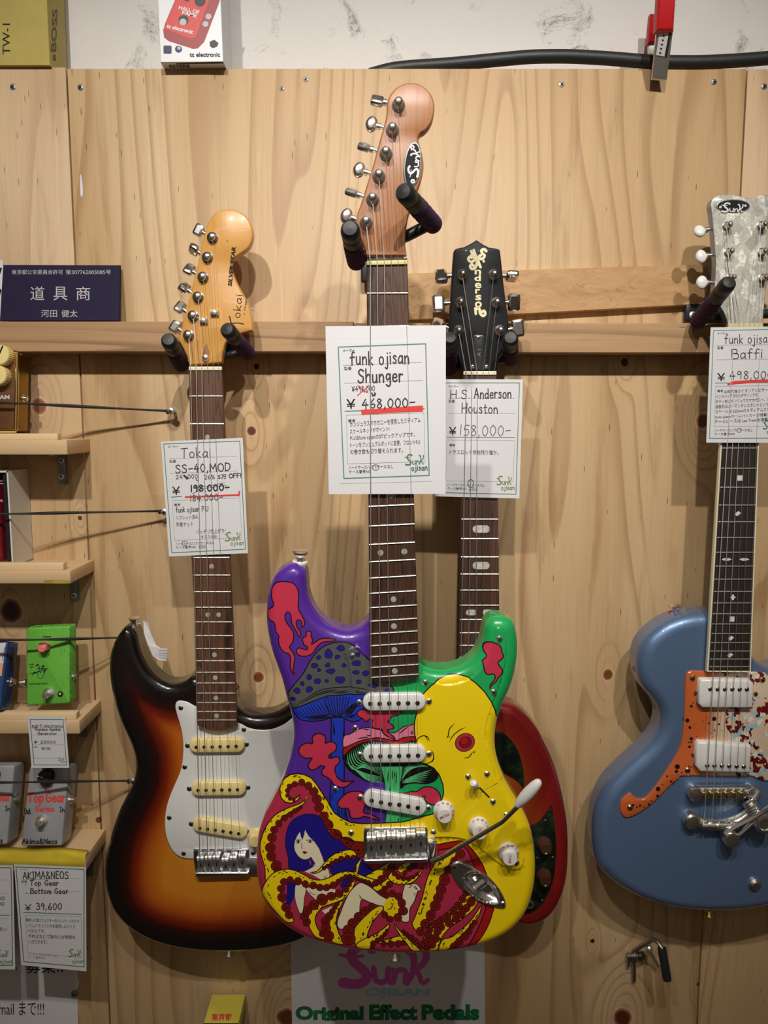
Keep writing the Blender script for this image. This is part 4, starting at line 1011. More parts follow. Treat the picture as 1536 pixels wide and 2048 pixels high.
bridge(g1, B4([(160, 1590), (172, 1560), (820, 1552), (832, 1580), (835, 1660), (905, 1655), (985, 1655), (985, 1870), (840, 1868), (820, 1880), (195, 1890), (165, 1700)]), [(*B4([(x, y)])[0], B4([(x, y+165)])[0][1]) for x, y in [(240, 1655), (338, 1650), (432, 1645), (540, 1672), (638, 1652), (742, 1625)]], .0046, d0+.0024, (m_chrome, m_steel), B4([(0, 1582)])[0][1], B4([(182, 1840), (826, 1835), (826, 1862), (805, 1886), (215, 1902), (185, 1885)]))
strings(g1, posts1, [(x, 736.7) for x in (381.2, 392.3, 403.7, 415.2, 426.6, 437.5)], B4([(238, 1690), (333, 1686), (428, 1682), (532, 1700), (636, 1684), (730, 1660)]), .0893, .0903, .0795, GA, (m_wound, m_plain), [0, 1, 1, 1, 1, 0])
b = MB(); c = W(*B4([(920, 1400)])[0], d0+.0024)
b.lathe(c, (0, -1, 0), [(.0125, 0), (.0125, .0015), (.0105, .003), (.0082, .013), (.0075, .0142), (.0001, .0144)], 26); b.build('volume_knob', m_cream, g1)
strap_button(g1, W(*T([(196, 138)])[0], d0-.020)+Vector((0, 0, -.002)), m_nickel, (0.05, -.25, 1))
strap_button(g1, W(*T([(735, 1985)])[0], d0-.022)+Vector((0, 0, .004)), m_nickel, (0, -.1, -1))

# ================================================================ black-headed guitar behind
A6 = zt(840, 460, .16927); d0 = .080
g2 = thing('electric_guitar', W(958, 746, d0), 'cherry sunburst electric guitar with black headstock, mostly hidden behind the painted one', 'guitar')
A5 = zt(980, 1380, .24423)
rt = A5([(150, 55), (200, 80), (260, 130), (320, 200), (380, 290), (430, 390), (480, 490), (520, 590), (555, 700), (585, 820), (610, 950), (630, 1080), (638, 1220), (638, 1350), (632, 1480), (615, 1590), (585, 1690), (540, 1780), (480, 1850), (400, 1900), (320, 1920), (250, 1912), (180, 1895)])
cx = 960.0
lf = [(2*cx-x+(y-1390)*-0.05, y) for x, y in rt][::-1]
sil = [(cx+30, 1388)]+rt+[(990, 1838), (960, 1836), (930, 1838)]+lf+[(cx-30, 1388), (cx, 1386)]
O2 = sil_world(sil, d0-.010, d0-.044+.008)
solid_body('body', O2, d0, .044, .013, .009, [m_cherry], g2)
g = NT('dark_tortoiseshell'); _v, _x, _y, _z = g.obj()
_c = g.ramp(g.noise(_v, 55, 4, .6, .6), [(0.42, (.004, .006, .004)), (0.55, (.008, .016, .008)), (0.64, (.012, .045, .014)), (0.8, (.02, .02, .012))])
m_tort = g.done(_c, 0.18, 0, .6)
pgu = A5([(75, 345), (130, 370), (190, 430), (235, 510), (262, 600), (280, 700), (278, 800), (230, 750), (150, 700), (60, 660), (-60, 640), (-140, 500), (-120, 380), (-20, 340)])
plate('upper_pickguard', pgu, d0+.0022, .0024, [m_tort], g2, smooth=True)
pgl = resample(catmull(A5([(342, 1110), (400, 1080), (450, 1030), (505, 945)]), False, 6), 3, False).tolist()+resample(catmull(A5([(507, 945), (528, 1080), (540, 1220), (540, 1360), (530, 1490), (505, 1600), (460, 1700), (400, 1780), (320, 1830), (240, 1830)]), False, 6), 3, False).tolist()+A5([(180, 1700), (200, 1400), (280, 1200)])
b = MB(); b.prism(pgl, d0, d0+.0024, bev=.0008); pgl = b.build('lower_pickguard', m_tort, g2)
for p in [(455, 1075), (388, 1380), (515, 1375), (430, 1730)]: pscrew(pgl, A5([p])[0], d0+.0024, .0026, m_darkscrew, rot=p[0])
m_brownknob = pm('smoked_brown_knob', srgb(74, 44, 30), 0.2, coat=.6)
for p in [(440, 1255), (436, 1515)]:
    b = MB(); c = W(*A5([p])[0], d0+.0024); b.lathe(c, (0, -1, 0), [(.0105, 0), (.0105, .004), (.0088, .006), (.0078, .015), (.0072, .016), (.0001, .0162)], 24, 0); b.lathe(c+Vector((0, -.0162, -.0055)), (0, -1, 0), [(.0012, 0), (.0001, .0006)], 10, 1); b.build('control_knob', [m_brownknob, m_white], g2)
b = MB(); c = W(*A5([(322, 1748)])[0], d0+.0024); b.lathe(c, (0, -1, 0), [(.0062, 0), (.0062, .003), (.0035, .0032)], 16, 0); b.lathe(c, (0, -1, 0), [(.0034, .0032), (.0001, .0033)], 12, 1); b.build('output_jack', [m_nickel, m_blackink], g2)
neck_back(g2, (927.5, 746), (992.8, 746), (917, 1420), (1000, 1420), .0865, .019, m_blackgloss)
fb, at2, fd2, L2 = fretboard(g2, (926.8, 744), (993.2, 744), (916, 1430), (1001, 1430), .0925, .006, m_rose, 1239, 22,
    [(3, 'bar', (0,)), (5, 'bar', (0,)), (7, 'bar', (.08,)), (9, 'bar', (.08,)), (12, 'bar', (-.42, .42)), (15, 'bar', (0,))], m_inlayw)
nut_piece(g2, (927, 746), (993, 746), .0942, m_bone)
hs2 = A6([(512, 1690), (505, 1640), (470, 1560), (425, 1440), (380, 1320), (345, 1200), (350, 1050), (360, 900), (375, 650), (390, 400), (402, 245), (415, 228), (440, 216), (520, 200), (600, 160), (670, 116), (740, 165), (820, 205), (900, 216), (930, 224), (946, 240), (965, 400), (985, 600), (1015, 850), (1045, 1050), (1048, 1200), (1020, 1300), (980, 1400), (940, 1500), (915, 1620), (907, 1690)])
b = MB(); b.prism(hs2, .065, .081, bev=.0018); hd = b.build('headstock', m_blackgloss, g2)
f = Flat(.081)
m_pearl = NT('mother_of_pearl'); _v, _x, _y, _z = m_pearl.obj()
_w = m_pearl.n('ShaderNodeTexVoronoi', {'Vector': m_pearl.n('ShaderNodeVectorMath', {0: _v, 1: (130, 130, 80)}, operation='MULTIPLY').outputs[0], 'Scale': 1.0})
_w.feature = 'F1'
_n1 = m_pearl.noise(_v, 95, 5, .65, 3.0)
_sel = m_pearl.n('ShaderNodeSeparateColor', {0: _w.outputs['Color']}).outputs[0]
_mixv = m_pearl.math('ADD', m_pearl.math('MULTIPLY', _sel, .34), m_pearl.math('MULTIPLY', _n1, .72))
_c = m_pearl.ramp(_mixv, [(.30, srgb(164, 162, 152)), (.50, srgb(188, 186, 175)), (.64, srgb(206, 204, 193)), (.76, srgb(250, 250, 240))])
m_pearl = m_pearl.done(_c, 0.18, 0, .8)
m_logocream = pm('pearl_lettering', srgb(226, 216, 176), 0.3, noise=(300, .1))
b = MB()
L6 = lambda pts: A6(pts)
for pts, w in [([(605, 250), (625, 300), (650, 350), (600, 375), (570, 345), (590, 315), (612, 330)], 5.2), ([(635, 235), (650, 280), (672, 330)], 5.0), ([(600, 300), (655, 290)], 4.0),
               ([(782, 250), (760, 228), (728, 240), (735, 275), (762, 300), (745, 335), (712, 340), (698, 315), (715, 300)], 5.6), ([(752, 368), (754, 370)], 5)]: b.stroke(L6(pts), w, f, .0003)
for pts, w in [([(680, 350), (668, 400), (655, 445), (615, 460), (592, 430), (612, 402), (632, 425)], 5.2), ([(682, 350), (700, 400), (715, 440)], 5.2), ([(660, 412), (705, 410)], 4)]: b.stroke(L6(pts), w, f, .0003)
for ch, y, x, w, h in [('n', 522, 645, 13, 9.5), ('d', 600, 642, 13, 12.5), ('e', 682, 648, 13, 11), ('r', 748, 652, 10, 9.5), ('s', 826, 655, 12, 11), ('o', 912, 648, 14, 12.5)]:
    txt(b, ch, *A6([(x, y)])[0], w, h, f, .0003, 0, bold=.03)
for pts, w in [([(655, 925), (660, 990)], 5.4), ([(655, 935), (700, 930), (712, 985), (745, 1015), (772, 990), (755, 955), (728, 970)], 5.6)]: b.stroke(L6(pts), w, f, .0003)
b.build('inlaid_lettering', m_logocream, hd)
b = MB(); tc = A6([(645, 1238), (745, 1238), (765, 1262), (790, 1380), (832, 1655), (578, 1655), (610, 1380), (632, 1262)])
b.prism(tc, .0808, .0822, 0, 1, bev=.0004); cover = b.build('truss_rod_cover', [m_black, m_bone], hd)
b = MB(); txt(b, 'A I', *A6([(715, 1495)])[0], 14, 7, Flat(.0822), .0002, 0, ang=86); b.build('engraved_letters', m_greyline, cover)
for p in [(690, 1270), (622, 1615), (788, 1615)]: pscrew(cover, A6([p])[0], .0822, .0026, m_nickel, rot=p[0])
posts2 = A6([(455, 1193), (478, 858), (500, 530), (872, 530), (905, 860), (945, 1190)])
btn2 = A6([(215, 1120), (217, 870), (248, 548), (1085, 548), (1112, 852), (1158, 1160)])
for i, (p, q) in enumerate(zip(posts2, btn2)):
    tuner(g2, p, q, .081, .071, (m_chrome, m_chrome), kind='facet', size=(.0080, .0112, .0046), yaw=[.9, .12, .7, 1.35, .35, .15][i], h=.012, r=.0045)
strings(g2, posts2, [(x, 746) for x in (932.3, 943.6, 954.6, 966.1, 977.4, 988.6)], [(x, 1716) for x in (915, 932, 949, 966, 984, 1002)], .0948, .0956, .090, GA, (m_wound, m_plain), [1, 1, 1, 0, 0, 0])
b = MB(); b.prism([(905, 1700), (1012, 1700), (1012, 1725), (905, 1725)], d0, d0+.0145, bev=.003); b.build('bridge', m_chrome, g2)

# ================================================================ metallic blue guitar, right
Z8 = zt(1160, 1180, .33216); d0 = .088
g4 = thing('electric_guitar', W(1491, 652, d0), 'metallic blue electric guitar with orange pickguard and pearl headstock, at the right edge', 'guitar')
sil = Z8([(760, 92), (700, 95), (640, 100), (580, 110), (520, 128), (460, 155), (410, 190), (360, 235), (325, 280), (305, 330), (297, 390), (300, 450), (315, 510), (345, 560), (380, 600), (415, 650), (432, 700), (430, 750), (415, 800), (385, 850), (340, 900), (280, 955), (215, 1015), (150, 1080), (100, 1150), (65, 1230), (48, 1310), (42, 1390), (45, 1470), (58, 1550), (85, 1620), (125, 1680), (180, 1735), (250, 1785), (330, 1830), (420, 1865), (520, 1893), (620, 1910), (720, 1919), (820, 1921), (920, 1918), (1030, 1905), (1132, 1886), (1250, 1856), (1400, 1800), (1550, 1720), (1650, 1620), (1700, 1490), (1700, 1370), (1660, 1240), (1580, 1110), (1480, 1000), (1400, 900), (1370, 800), (1390, 700), (1440, 620), (1470, 540), (1460, 450), (1400, 380), (1320, 350), (1240, 362), (1180, 390), (1132, 412), (1085, 428), (1050, 418), (1028, 385), (1000, 250), (900, 120), (820, 95)])
O4 = sil_world(sil, d0-.015, d0-.050+.010)
solid_body('body', O4, d0, .050, .018, .012, [m_blue], g4)
g = NT('orange_terrazzo_pickguard'); _v, _x, _y, _z = g.obj()
_edge = g.math('ADD', _x, g.math('ADD', g.math('MULTIPLY', g.math('SUBTRACT', g.noise(_v, 30, 3), .5), .030), g.math('MULTIPLY', _z, -.02)))
_c = g.mix(g.smooth(_edge, -.022, .012), srgb(198, 98, 48), srgb(220, 194, 166))
_dv = g.n('ShaderNodeVectorMath', {0: _v, 1: g.n('ShaderNodeVectorMath', {0: g.n('ShaderNodeTexNoise', {'Vector': _v, 'Scale': 110.0, 'Detail': 2.0}).outputs['Color'], 1: (.010, .010, .010)}, operation='MULTIPLY').outputs[0]}, operation='ADD').outputs[0]
_vo = g.n('ShaderNodeTexVoronoi', {'Vector': _dv, 'Scale': 170.0, 'Randomness': 1.0}); _s = g.n('ShaderNodeSeparateColor', {0: _vo.outputs['Color']})
_clump = g.smooth(g.noise(_v, 34, 3), .36, .52)
_zone = g.smooth(g.math('ADD', _edge, g.math('MULTIPLY', g.math('ABSOLUTE', g.math('ADD', _z, .42)), -.28)), -.020, -.008)
_mask = g.math('GREATER_THAN', g.math('MULTIPLY', _clump, _zone), .45)
_chip = g.ramp(_s.outputs[0], [(0, srgb(112, 26, 20)), (.36, srgb(150, 198, 214)), (.62, srgb(228, 226, 220)), (.82, srgb(96, 20, 18))], 'CONSTANT')
_c = g.mix(g.math('MULTIPLY', _mask, g.math('LESS_THAN', _s.outputs[1], .58)), _c, _chip)
m_orange = g.done(_c, .2, 0, .8)
pgo = resample(catmull(Z8([(633, 650), (637, 540), (650, 500), (682, 488), (770, 490), (940, 494), (1100, 497), (1128, 512), (1180, 560), (1250, 650), (1260, 800), (1220, 960), (1160, 1120), (1110, 1150), (1040, 1122)]), False, 6), 3, False).tolist()+resample(catmull(Z8([(1030, 1120), (640, 1120), (600, 1135), (550, 1175), (500, 1225), (440, 1285), (380, 1330), (320, 1362), (280, 1372), (252, 1350), (242, 1310), (250, 1270), (280, 1240), (305, 1223)]), False, 6), 3, False).tolist()+resample(catmull(Z8([(310, 1226), (322, 1242), (345, 1257), (385, 1260), (420, 1230), (460, 1180), (510, 1110), (555, 1040), (590, 980), (610, 930), (620, 870), (628, 780), (632, 670)]), False, 6), 3, False).tolist()
b = MB(); b.prism(pgo, d0, d0+.003, bev=.0014); f = Flat(d0+.003); Q3 = zt(1340, 1320, .17578)
spots = [(197, 688, 24), (503, 670, 24), (226, 768, 17), (243, 526, 17), (262, 486, 8), (243, 895, 20), (223, 987, 16), (215, 937, 9), (243, 933, 11), (84, 1214, 29), (74, 1268, 19), (445, 722, 12), (558, 731, 12), (507, 800, 9), (475, 833, 6), (305, 870, 6), (372, 695, 6), (273, 732, 5), (262, 985, 5), (285, 395, 12), (215, 1212, 9), (240, 1220, 8), (132, 1282, 8), (150, 668, 8), (780, 1308, 26), (525, 1300, 10), (485, 868, 5), (590, 805, 6), (430, 188, 5), (222, 580, 5)]
b.flat([circle(*Q3([(x, y)])[0], r*.17578, 14) for x, y, r in spots], f, .0002, 1)
b.flat([circle(*Z8([(x, y)])[0], r*.332, 12) for x, y, r in [(470, 1198, 14), (318, 1297, 9), (343, 1308, 5), (362, 1299, 7), (415, 1290, 7), (467, 1240, 9), (525, 1122, 6), (549, 1153, 7), (565, 1158, 5), (497, 1172, 4), (385, 1309, 4), (430, 1272, 5)]], f, .0002, 1)
pk = b.build('pickguard', [m_orange, pm('black_speckle', (.012, .01, .01, 1), .3)], g4)
for p in [(680, 530), (1098, 540), (648, 1085), (302, 1310)]: pscrew(pk, Z8([p])[0], d0+.003, .0042, m_gold, rot=p[0], dome=.6)
for p in [(300, 372), (972, 385), (266, 1080), (930, 1108)]: pscrew(pk, Q3([p])[0], d0+.003, .0034, m_gold, rot=p[0], dome=.7)
def humbucker(poly, poles):
    b = MB(); b.prism(poly, d0+.002, d0+.0125, bev=.0028); pu = b.build('pickup', m_white, g4, sharp=50)
    for p in poles:
        b = MB(); c = W(*p, d0+.012); b.lathe(c, (0, -1, 0), [(.0029, 0), (.0029, .0012), (.002, .002), (.0001, .0022)], 16, 0); b.box(c+Vector((0, -.0022, 0)), (.0022, .0003, .0004), mi=1); b.build('pole_piece', [m_polesteel, m_blackink], pu)
humbucker(Q3([(345, 240), (362, 222), (900, 225), (957, 265), (948, 548), (372, 548), (326, 500)]), Q3([(456, 328), (540, 330), (623, 330), (706, 330), (790, 331), (872, 332)]))
humbucker(Q3([(312, 955), (330, 935), (560, 940), (620, 958), (915, 968), (932, 985), (916, 1285), (348, 1275), (292, 1205)]), Q3([(421, 1198), (504, 1199), (587, 1202), (671, 1204), (755, 1207), (837, 1212)]))
neck_back(g4, (1456.5, 652), (1526, 652), (1413, 1330), (1500, 1330), .0935, .024, m_blue)
fb, at4, fd4, L4 = fretboard(g4, (1458.5, 650), (1524.5, 650), (1417.5, 1342), (1499.5, 1342), .1005, .0065, m_ebony, 1132.5, 22,
    [(3, 'square', (0,)), (5, 'eye', (0,)), (7, 'square', (.08,)), (9, 'rhomb', (.05,)), (12, 'eye', (-.42, .5)), (15, 'club', (0,)), (17, 'square', (0,)), (19, 'rhomb', (0,)), (21, 'rhomb', (0,))], m_inlayw)
b = MB()
for q in ([(1455.6, 650), (1458.7, 650), (1417.8, 1341), (1413.8, 1343.5)], [(1524.3, 650), (1527, 650), (1501.8, 1345), (1499.2, 1342)], [(1413.8, 1343.5), (1417.8, 1341), (1499.2, 1342), (1501.8, 1345)]): b.prism(q, .094, .1002, bev=.0006)
b.build('binding', pm('cream_binding', srgb(232, 224, 196), .35), g4)
nut_piece(g4, (1456, 652), (1526, 651), .1018, m_bonegold, h=.003)
H7 = zt(1280, 360, .16667)
hs4 = H7([(1055, 1730), (1050, 1690), (1010, 1590), (950, 1490), (905, 1400), (895, 1330), (905, 1200), (915, 1000), (900, 780), (882, 560), (866, 390), (852, 290), (878, 222), (930, 190), (1000, 178), (1100, 175), (1200, 195), (1280, 215), (1330, 225), (1390, 205), (1450, 182), (1510, 185), (1545, 220), (1548, 300), (1532, 420), (1526, 560), (1522, 800), (1525, 1000), (1520, 1200), (1502, 1400), (1484, 1560), (1474, 1700), (1474, 1730)])
b = MB(); hp = resample(catmull(hs4, False, 5), 3, False).tolist()
b.prism(hp, .0838, .0865, 0, 1, bev=.0008); b.prism(hp, .070, .0836, 1, 1)
hd = b.build('headstock', [m_pearl, m_blue], g4)
b = MB(); f = Flat(.0865); e = circle(*H7([(1117, 310)])[0], 34.0, 40, ry=13.6); e2 = circle(*H7([(1117, 310)])[0], 31.5, 40, ry=11.6)
b.prism(e, .0864, .0876, 1, 1, bev=.0005); f2 = Flat(.0876)
b.flat([e2], f2, .0001, 0); logo(b, *H7([(975, 385)])[0], 44, 19, f2, .0003, 2, ang=-2, lw=1.15)
b.flat([circle(*H7([(965, 325)])[0], 2.6, 10), circle(*H7([(1265, 308)])[0], 2.6, 10)], f2, .0003, 3)
b.build('logo_badge', [m_blackink, m_zinc, m_paper, m_steel], hd)
posts4 = H7([(1080, 1180), (1055, 870), (1035, 555), (1450, 550), (1450, 870), (1460, 1180)])
btn4 = H7([(740, 1230), (732, 920), (712, 615), (1790, 615), (1790, 920), (1800, 1230)])
for i, (p, q) in enumerate(zip(posts4, btn4)):
    tuner(g4, p, q, .0865, .077, (m_nickel, m_white), kind='kidney', size=(.0072, .0088, .0042), yaw=[.05, .1, .5, .1, .1, .1][i], inner=H7([(905, 1235)])[0] if i == 0 else None, h=.013, r=.0036)
strings(g4, posts4, [(x, 652) for x in (1467.5, 1478, 1488.5, 1499, 1509, 1519.5)], Q3([(408, 1515), (497, 1515), (585, 1515), (672, 1515), (758, 1515), (845, 1515)]), .1026, .1040, .095, GA, (m_wound, m_plain), [1, 0, 0, 0, 0, 1], tails=[W(*p, .1030) for p in Q3([(388, 1850), (476, 1858), (562, 1860), (648, 1850), (735, 1835), (815, 1800)])])
# roller bridge and spring tailpiece
br = thing_part('bridge', W(*Q3([(580, 1500)])[0], d0), g4)
b = MB(); b.prism(Q3([(230, 1460), (300, 1455), (840, 1450), (930, 1445), (955, 1480), (940, 1545), (900, 1575), (330, 1580), (270, 1560)]), d0+.004, d0+.0125, bev=.002)
for p in [(255, 1480), (905, 1475)]: b.lathe(W(*Q3([p])[0], d0), (0, -1, 0), [(.0098, 0), (.0098, .012), (.0085, .0142), (.0001, .0148)], 22)
b.build('bridge_bar', m_nickel, br)
m_brass = pm('brass', (.80, .62, .28, 1), .22, 1.0)
for x in (400, 487, 572, 658, 745, 832):
    b = MB(); c = W(*Q3([(x-5, 1535)])[0], d0+.0135); b.rbox(c, (.0042, .0018, .0045), .0008); b.build('saddle', m_brass, br)
    b = MB(); c = W(*Q3([(x-10, 1482)])[0], d0+.0125); b.lathe(c, (0, -1, 0), [(.0022, 0), (.0022, .002), (.0001, .0024)], 12); b.build('intonation_screw', m_nickel, br)
tp = thing_part('vibrato_tailpiece', W(*Q3([(500, 1850)])[0], d0), g4)
b = MB(); curve = catmull(Q3([(205, 1775), (290, 1825), (400, 1868), (540, 1885), (680, 1868), (800, 1815), (900, 1740), (960, 1700)]), n=6)
b.tube([W(x, y, d0+.008) for x, y in curve], .0062, 12); b.tube([W(x, y-9, d0+.009) for x, y in curve], .0032, 10)
b.lathe(W(*Q3([(215, 1790)])[0], d0), (0, -1, 0), [(.0105, 0), (.0105, .012), (.0085, .0145), (.0001, .0152)], 22); b.build('tailpiece_frame', m_nickel, tp)
for x in (390, 482, 572, 650, 735):
    b = MB(); c = W(*Q3([(x, 1880)])[0], d0+.014); b.lathe(c+Vector((-.004, 0, 0)), (1, 0, 0), [(.0052, 0), (.0052, .008)], 14); b.build('string_anchor', m_nickel, tp)
b = MB(); ax0, ax1 = W(*Q3([(885, 1600)])[0], d0+.012), W(*Q3([(985, 1760)])[0], d0+.020); hel = []
for k in range(120):
    t = k/119; a = 2*math.pi*6*t; p = ax0.lerp(ax1, t); ax = (ax1-ax0).normalized(); u = ax.cross(Vector((0, 1, 0))).normalized(); w = ax.cross(u); hel.append(p+u*math.cos(a)*.0082+w*math.sin(a)*.0082)
b.tube(hel, .0016, 6); b.build('spring', m_nickel, tp)
b = MB(); c = W(*Q3([(1015, 1800)])[0], d0+.012); b.lathe(c, (0, -1, 0), [(.0135, 0), (.0135, .014), (.0125, .0165), (.0085, .017), (.0075, .0155), (.0001, .0155)], 26); b.build('pivot_cup', m_nickel, tp)
b = MB(); arm = [W(*Q3([p])[0], d0+dd) for p, dd in [((620, 1975), .020), ((760, 1890), .022), ((900, 1820), .024), ((1000, 1760), .026), ((1115, 1690), .03), ((1230, 1620), .036)]]
b.tube(arm, .0032, 10); b.lathe(W(*Q3([(635, 1960)])[0], d0+.004), (0, -1, 0), [(.0095, 0), (.0095, .010), (.011, .012), (.011, .019), (.0095, .0215), (.0001, .022)], 24); b.tube([W(*Q3([(790, 1985)])[0], d0+.02), W(*Q3([(940, 1850)])[0], d0+.022)], .0028, 10); b.build('vibrato_arm', m_nickel, tp)
b = MB(); c = W(*Z8([(1047, 1765)])[0], d0-.001); b.lathe(c, (0, -1, 0), [(.0085, 0), (.0085, .004), (.005, .0065), (.005, .0075), (.0032, .0076)], 20, 0); b.lathe(c, (0, -1, 0), [(.0031, .0074), (.0001, .0075)], 12, 1); b.build('output_jack', [m_nickel, m_blackink], g4)
strap_button(g4, W(*Z8([(571, 132)])[0], d0-.028)+Vector((0, 0, -.003)), m_nickel, (0, -.25, 1), washer=pm('red_felt', srgb(170, 40, 50), .9))
strap_button(g4, W(*Z8([(775, 1921)])[0], d0-.025)+Vector((0, 0, .003)), m_gold, (0, -.1, -1))

# ================================================================ painted guitar in the middle
PAL = ['purple', 'green', 'crimson', 'yellow', 'red', 'smoke', 'grey', 'navy', 'blue', 'pink', 'mint', 'leaf', 'sucker', 'skin', 'lip', 'ink']
PC = {'purple': srgb(82, 40, 150), 'green': srgb(28, 166, 88), 'crimson': srgb(180, 46, 76), 'yellow': srgb(248, 216, 16), 'red': srgb(172, 24, 20), 'smoke': srgb(200, 50, 78), 'grey': srgb(84, 86, 86), 'navy': srgb(32, 22, 130),
      'blue': srgb(30, 58, 186), 'pink': srgb(228, 126, 158), 'mint': srgb(96, 196, 132), 'leaf': srgb(72, 190, 116), 'sucker': srgb(132, 24, 18), 'skin': srgb(236, 224, 188), 'lip': srgb(110, 20, 24), 'ink': srgb(16, 13, 14)}
PM = [pm('paint_'+c, PC[c], 0.3, coat=1.0) for c in PAL]
SH = []                                                     # painter's list: polygon (photo px), colour index
def grow(P, w):
    P = resample(P, 2.6); return P+outline_normals(P)*w
def fill(P, c): SH.append((np.asarray(P, float), PAL.index(c)))
def blob(P, c, w=2.2, smooth=True, step=2.6):
    P = catmull(P, True, 5) if smooth else P
    fill(grow(P, w/2), 'ink'); fill(grow(P, -w/2), c)
def line(P, w=1.8, c='ink', taper=True, n=4): fill(ribbon(P, w, n=n, taper=taper), c)
def sucker(x, y, r, rnd=random.Random(5)):
    a = rnd.uniform(0, 3); ry = r*rnd.uniform(.86, 1.0)
    fill(circle(x, y, r+.7, 16, ry+.7, a), 'ink'); fill(circle(x, y, r-.7, 16, ry-.7, a), 'sucker')
    if r > 3.2:
        fill(circle(x, y, r*.56, 12, ry*.5, a), 'ink'); fill(circle(x, y, r*.56-.9, 10, ry*.5-.9, a), 'sucker')
        fill(circle(x, y, r*.17, 6), 'ink')
def suckers(tr, k, lst):
    for x, y, r in lst: sucker(*tr([(x, y)])[0], r*k)
def ticks(P, n, l=8, w=2.0, seed=1, spread=3.0):
    rnd = random.Random(seed); Q = resample(catmull(P, n=8), 2.0, False)
    for _ in range(n):
        i = rnd.randrange(1, len(Q)-1); t = Q[i+1]-Q[i-1] if i+1 < len(Q) else Q[i]-Q[i-1]; t = t/max(np.hypot(*t), 1e-6)
        p = Q[i]+np.array([-t[1], t[0]])*rnd.uniform(-spread, spread); ll = l*rnd.uniform(.4, 1.1)
        line([tuple(p-t*ll/2), tuple(p+t*ll/2)], w)
z1 = zt(500, 1060, .44271); z2 = zt(520, 1080, .22135); z3 = zt(820, 1200, .21484); z4 = zt(500, 1400, .234375); z5 = zt(500, 1600, .20833)
z6 = zt(760, 1600, .22135); z7 = zt(640, 1720, .14323); z8 = zt(840, 1680, .15625); c1 = zt(690, 1370, .11719); m6 = zt(560, 1280, .13021)
# grounds
fill([(400, 1000), (1200, 1000), (1200, 2000), (400, 2000)], 'purple')
fill(z1([(640, 560), (760, 560), (900, 300), (1400, 300), (1400, 1000), (900, 1260), (850, 1330), (636, 1330), (636, 690)]), 'green')
CRIM = [(440, 1557), (575, 1556), (600, 1556), (622, 1572), (640, 1600), (655, 1635), (680, 1665), (720, 1690), (880, 1690), (924, 1684), (975, 1760), (985, 1827), (955, 1888), (950, 1960), (440, 1960)]
fill(CRIM, 'crimson')
# grey-capped mushroom
blob(z4([(693, 120)])+z4([(803, 120), (803, 400), (805, 600), (800, 860), (815, 940), (835, 1040), (770, 1020), (715, 960), (685, 890), (682, 800), (692, 700), (690, 500)]), 'blue', 2.6, smooth=False)
for q in [[(715, 180), (712, 300)], [(722, 240), (720, 310)], [(795, 260), (797, 380)], [(790, 420), (793, 520)], [(700, 790), (704, 860)], [(760, 920), (768, 1000)], [(780, 910), (790, 1010)], [(800, 930), (812, 1020)], [(745, 910), (752, 990)]]: line(z4(q), 2.0)
blob(m6([(190, 1060), (320, 1020), (450, 970), (640, 895), (750, 860), (900, 855), (1110, 830), (1350, 830), (1400, 850), (1340, 960), (1280, 1060), (1220, 1150), (1240, 1210), (1150, 1245), (1050, 1238), (980, 1205), (960, 1195), (790, 1195), (760, 1205), (640, 1240), (500, 1255), (380, 1245), (290, 1215), (230, 1150), (200, 1100)]), 'blue', 2.6)
for k in range(9): line(m6([(822+14*k, 1188), (735+36*k, 1060), (680+48*k, 885)]), 1.9, taper=False)
for k in range(10): line(m6([(232+44*k, 1075-18*k), (300+46*k, 1165-14*k), (430+36*k, 1205-7*k), (775, 1200-9*k)]), 1.8)
for k in range(5): line(m6([(400+60*k, 1232-4*k), (560+40*k, 1222-6*k), (770, 1198-3*k)]), 1.5)
for k in range(7): line(m6([(985, 1185-10*k), (1090+8*k, 1130-26*k), (1165+30*k, 1030-30*k)]), 1.8)
for k in range(4): line(m6([(990, 1195), (1080+10*k, 1190-12*k), (1190+8*k, 1205-40*k)]), 1.6)
CAP = m6([(122, 890), (115, 830), (160, 760), (250, 650), (340, 540), (400, 440), (460, 330), (540, 220), (620, 140), (720, 80), (830, 45), (930, 35), (1030, 45), (1130, 90), (1240, 180), (1350, 290), (1440, 400), (1560, 570), (1670, 650), (1725, 720), (1750, 780), (1715, 825), (1560, 832), (1350, 832), (1110, 832), (900, 857), (750, 862), (640, 897), (450, 972), (320, 1022), (190, 1062), (160, 1010)])
blob(CAP, 'grey', 2.4)
rb = random.Random(11)
for s in [(930, 130, 65, 48), (735, 225, 62, 82), (590, 270, 40, 32), (880, 268, 42, 36), (530, 400, 68, 44), (595, 465, 30, 32), (735, 390, 44, 36), (980, 395, 42, 32), (785, 480, 76, 46), (445, 575, 44, 42), (575, 640, 52, 38), (715, 635, 32, 28), (925, 615, 78, 60), (340, 675, 36, 36), (258, 780, 60, 46), (445, 765, 52, 62), (195, 912, 50, 28), (1200, 218, 36, 36), (1175, 355, 72, 40), (1165, 490, 58, 36), (1320, 505, 54, 42), (1210, 635, 42, 34), (1430, 690, 76, 34), (1650, 770, 42, 30)]:
    blob(m6([(s[0]+s[2]*math.cos(a)*rb.uniform(.72, 1.15), s[1]+s[3]*math.sin(a)*rb.uniform(.72, 1.15)) for a in [2*math.pi*k/8 for k in range(8)]]), 'navy', 1.2)
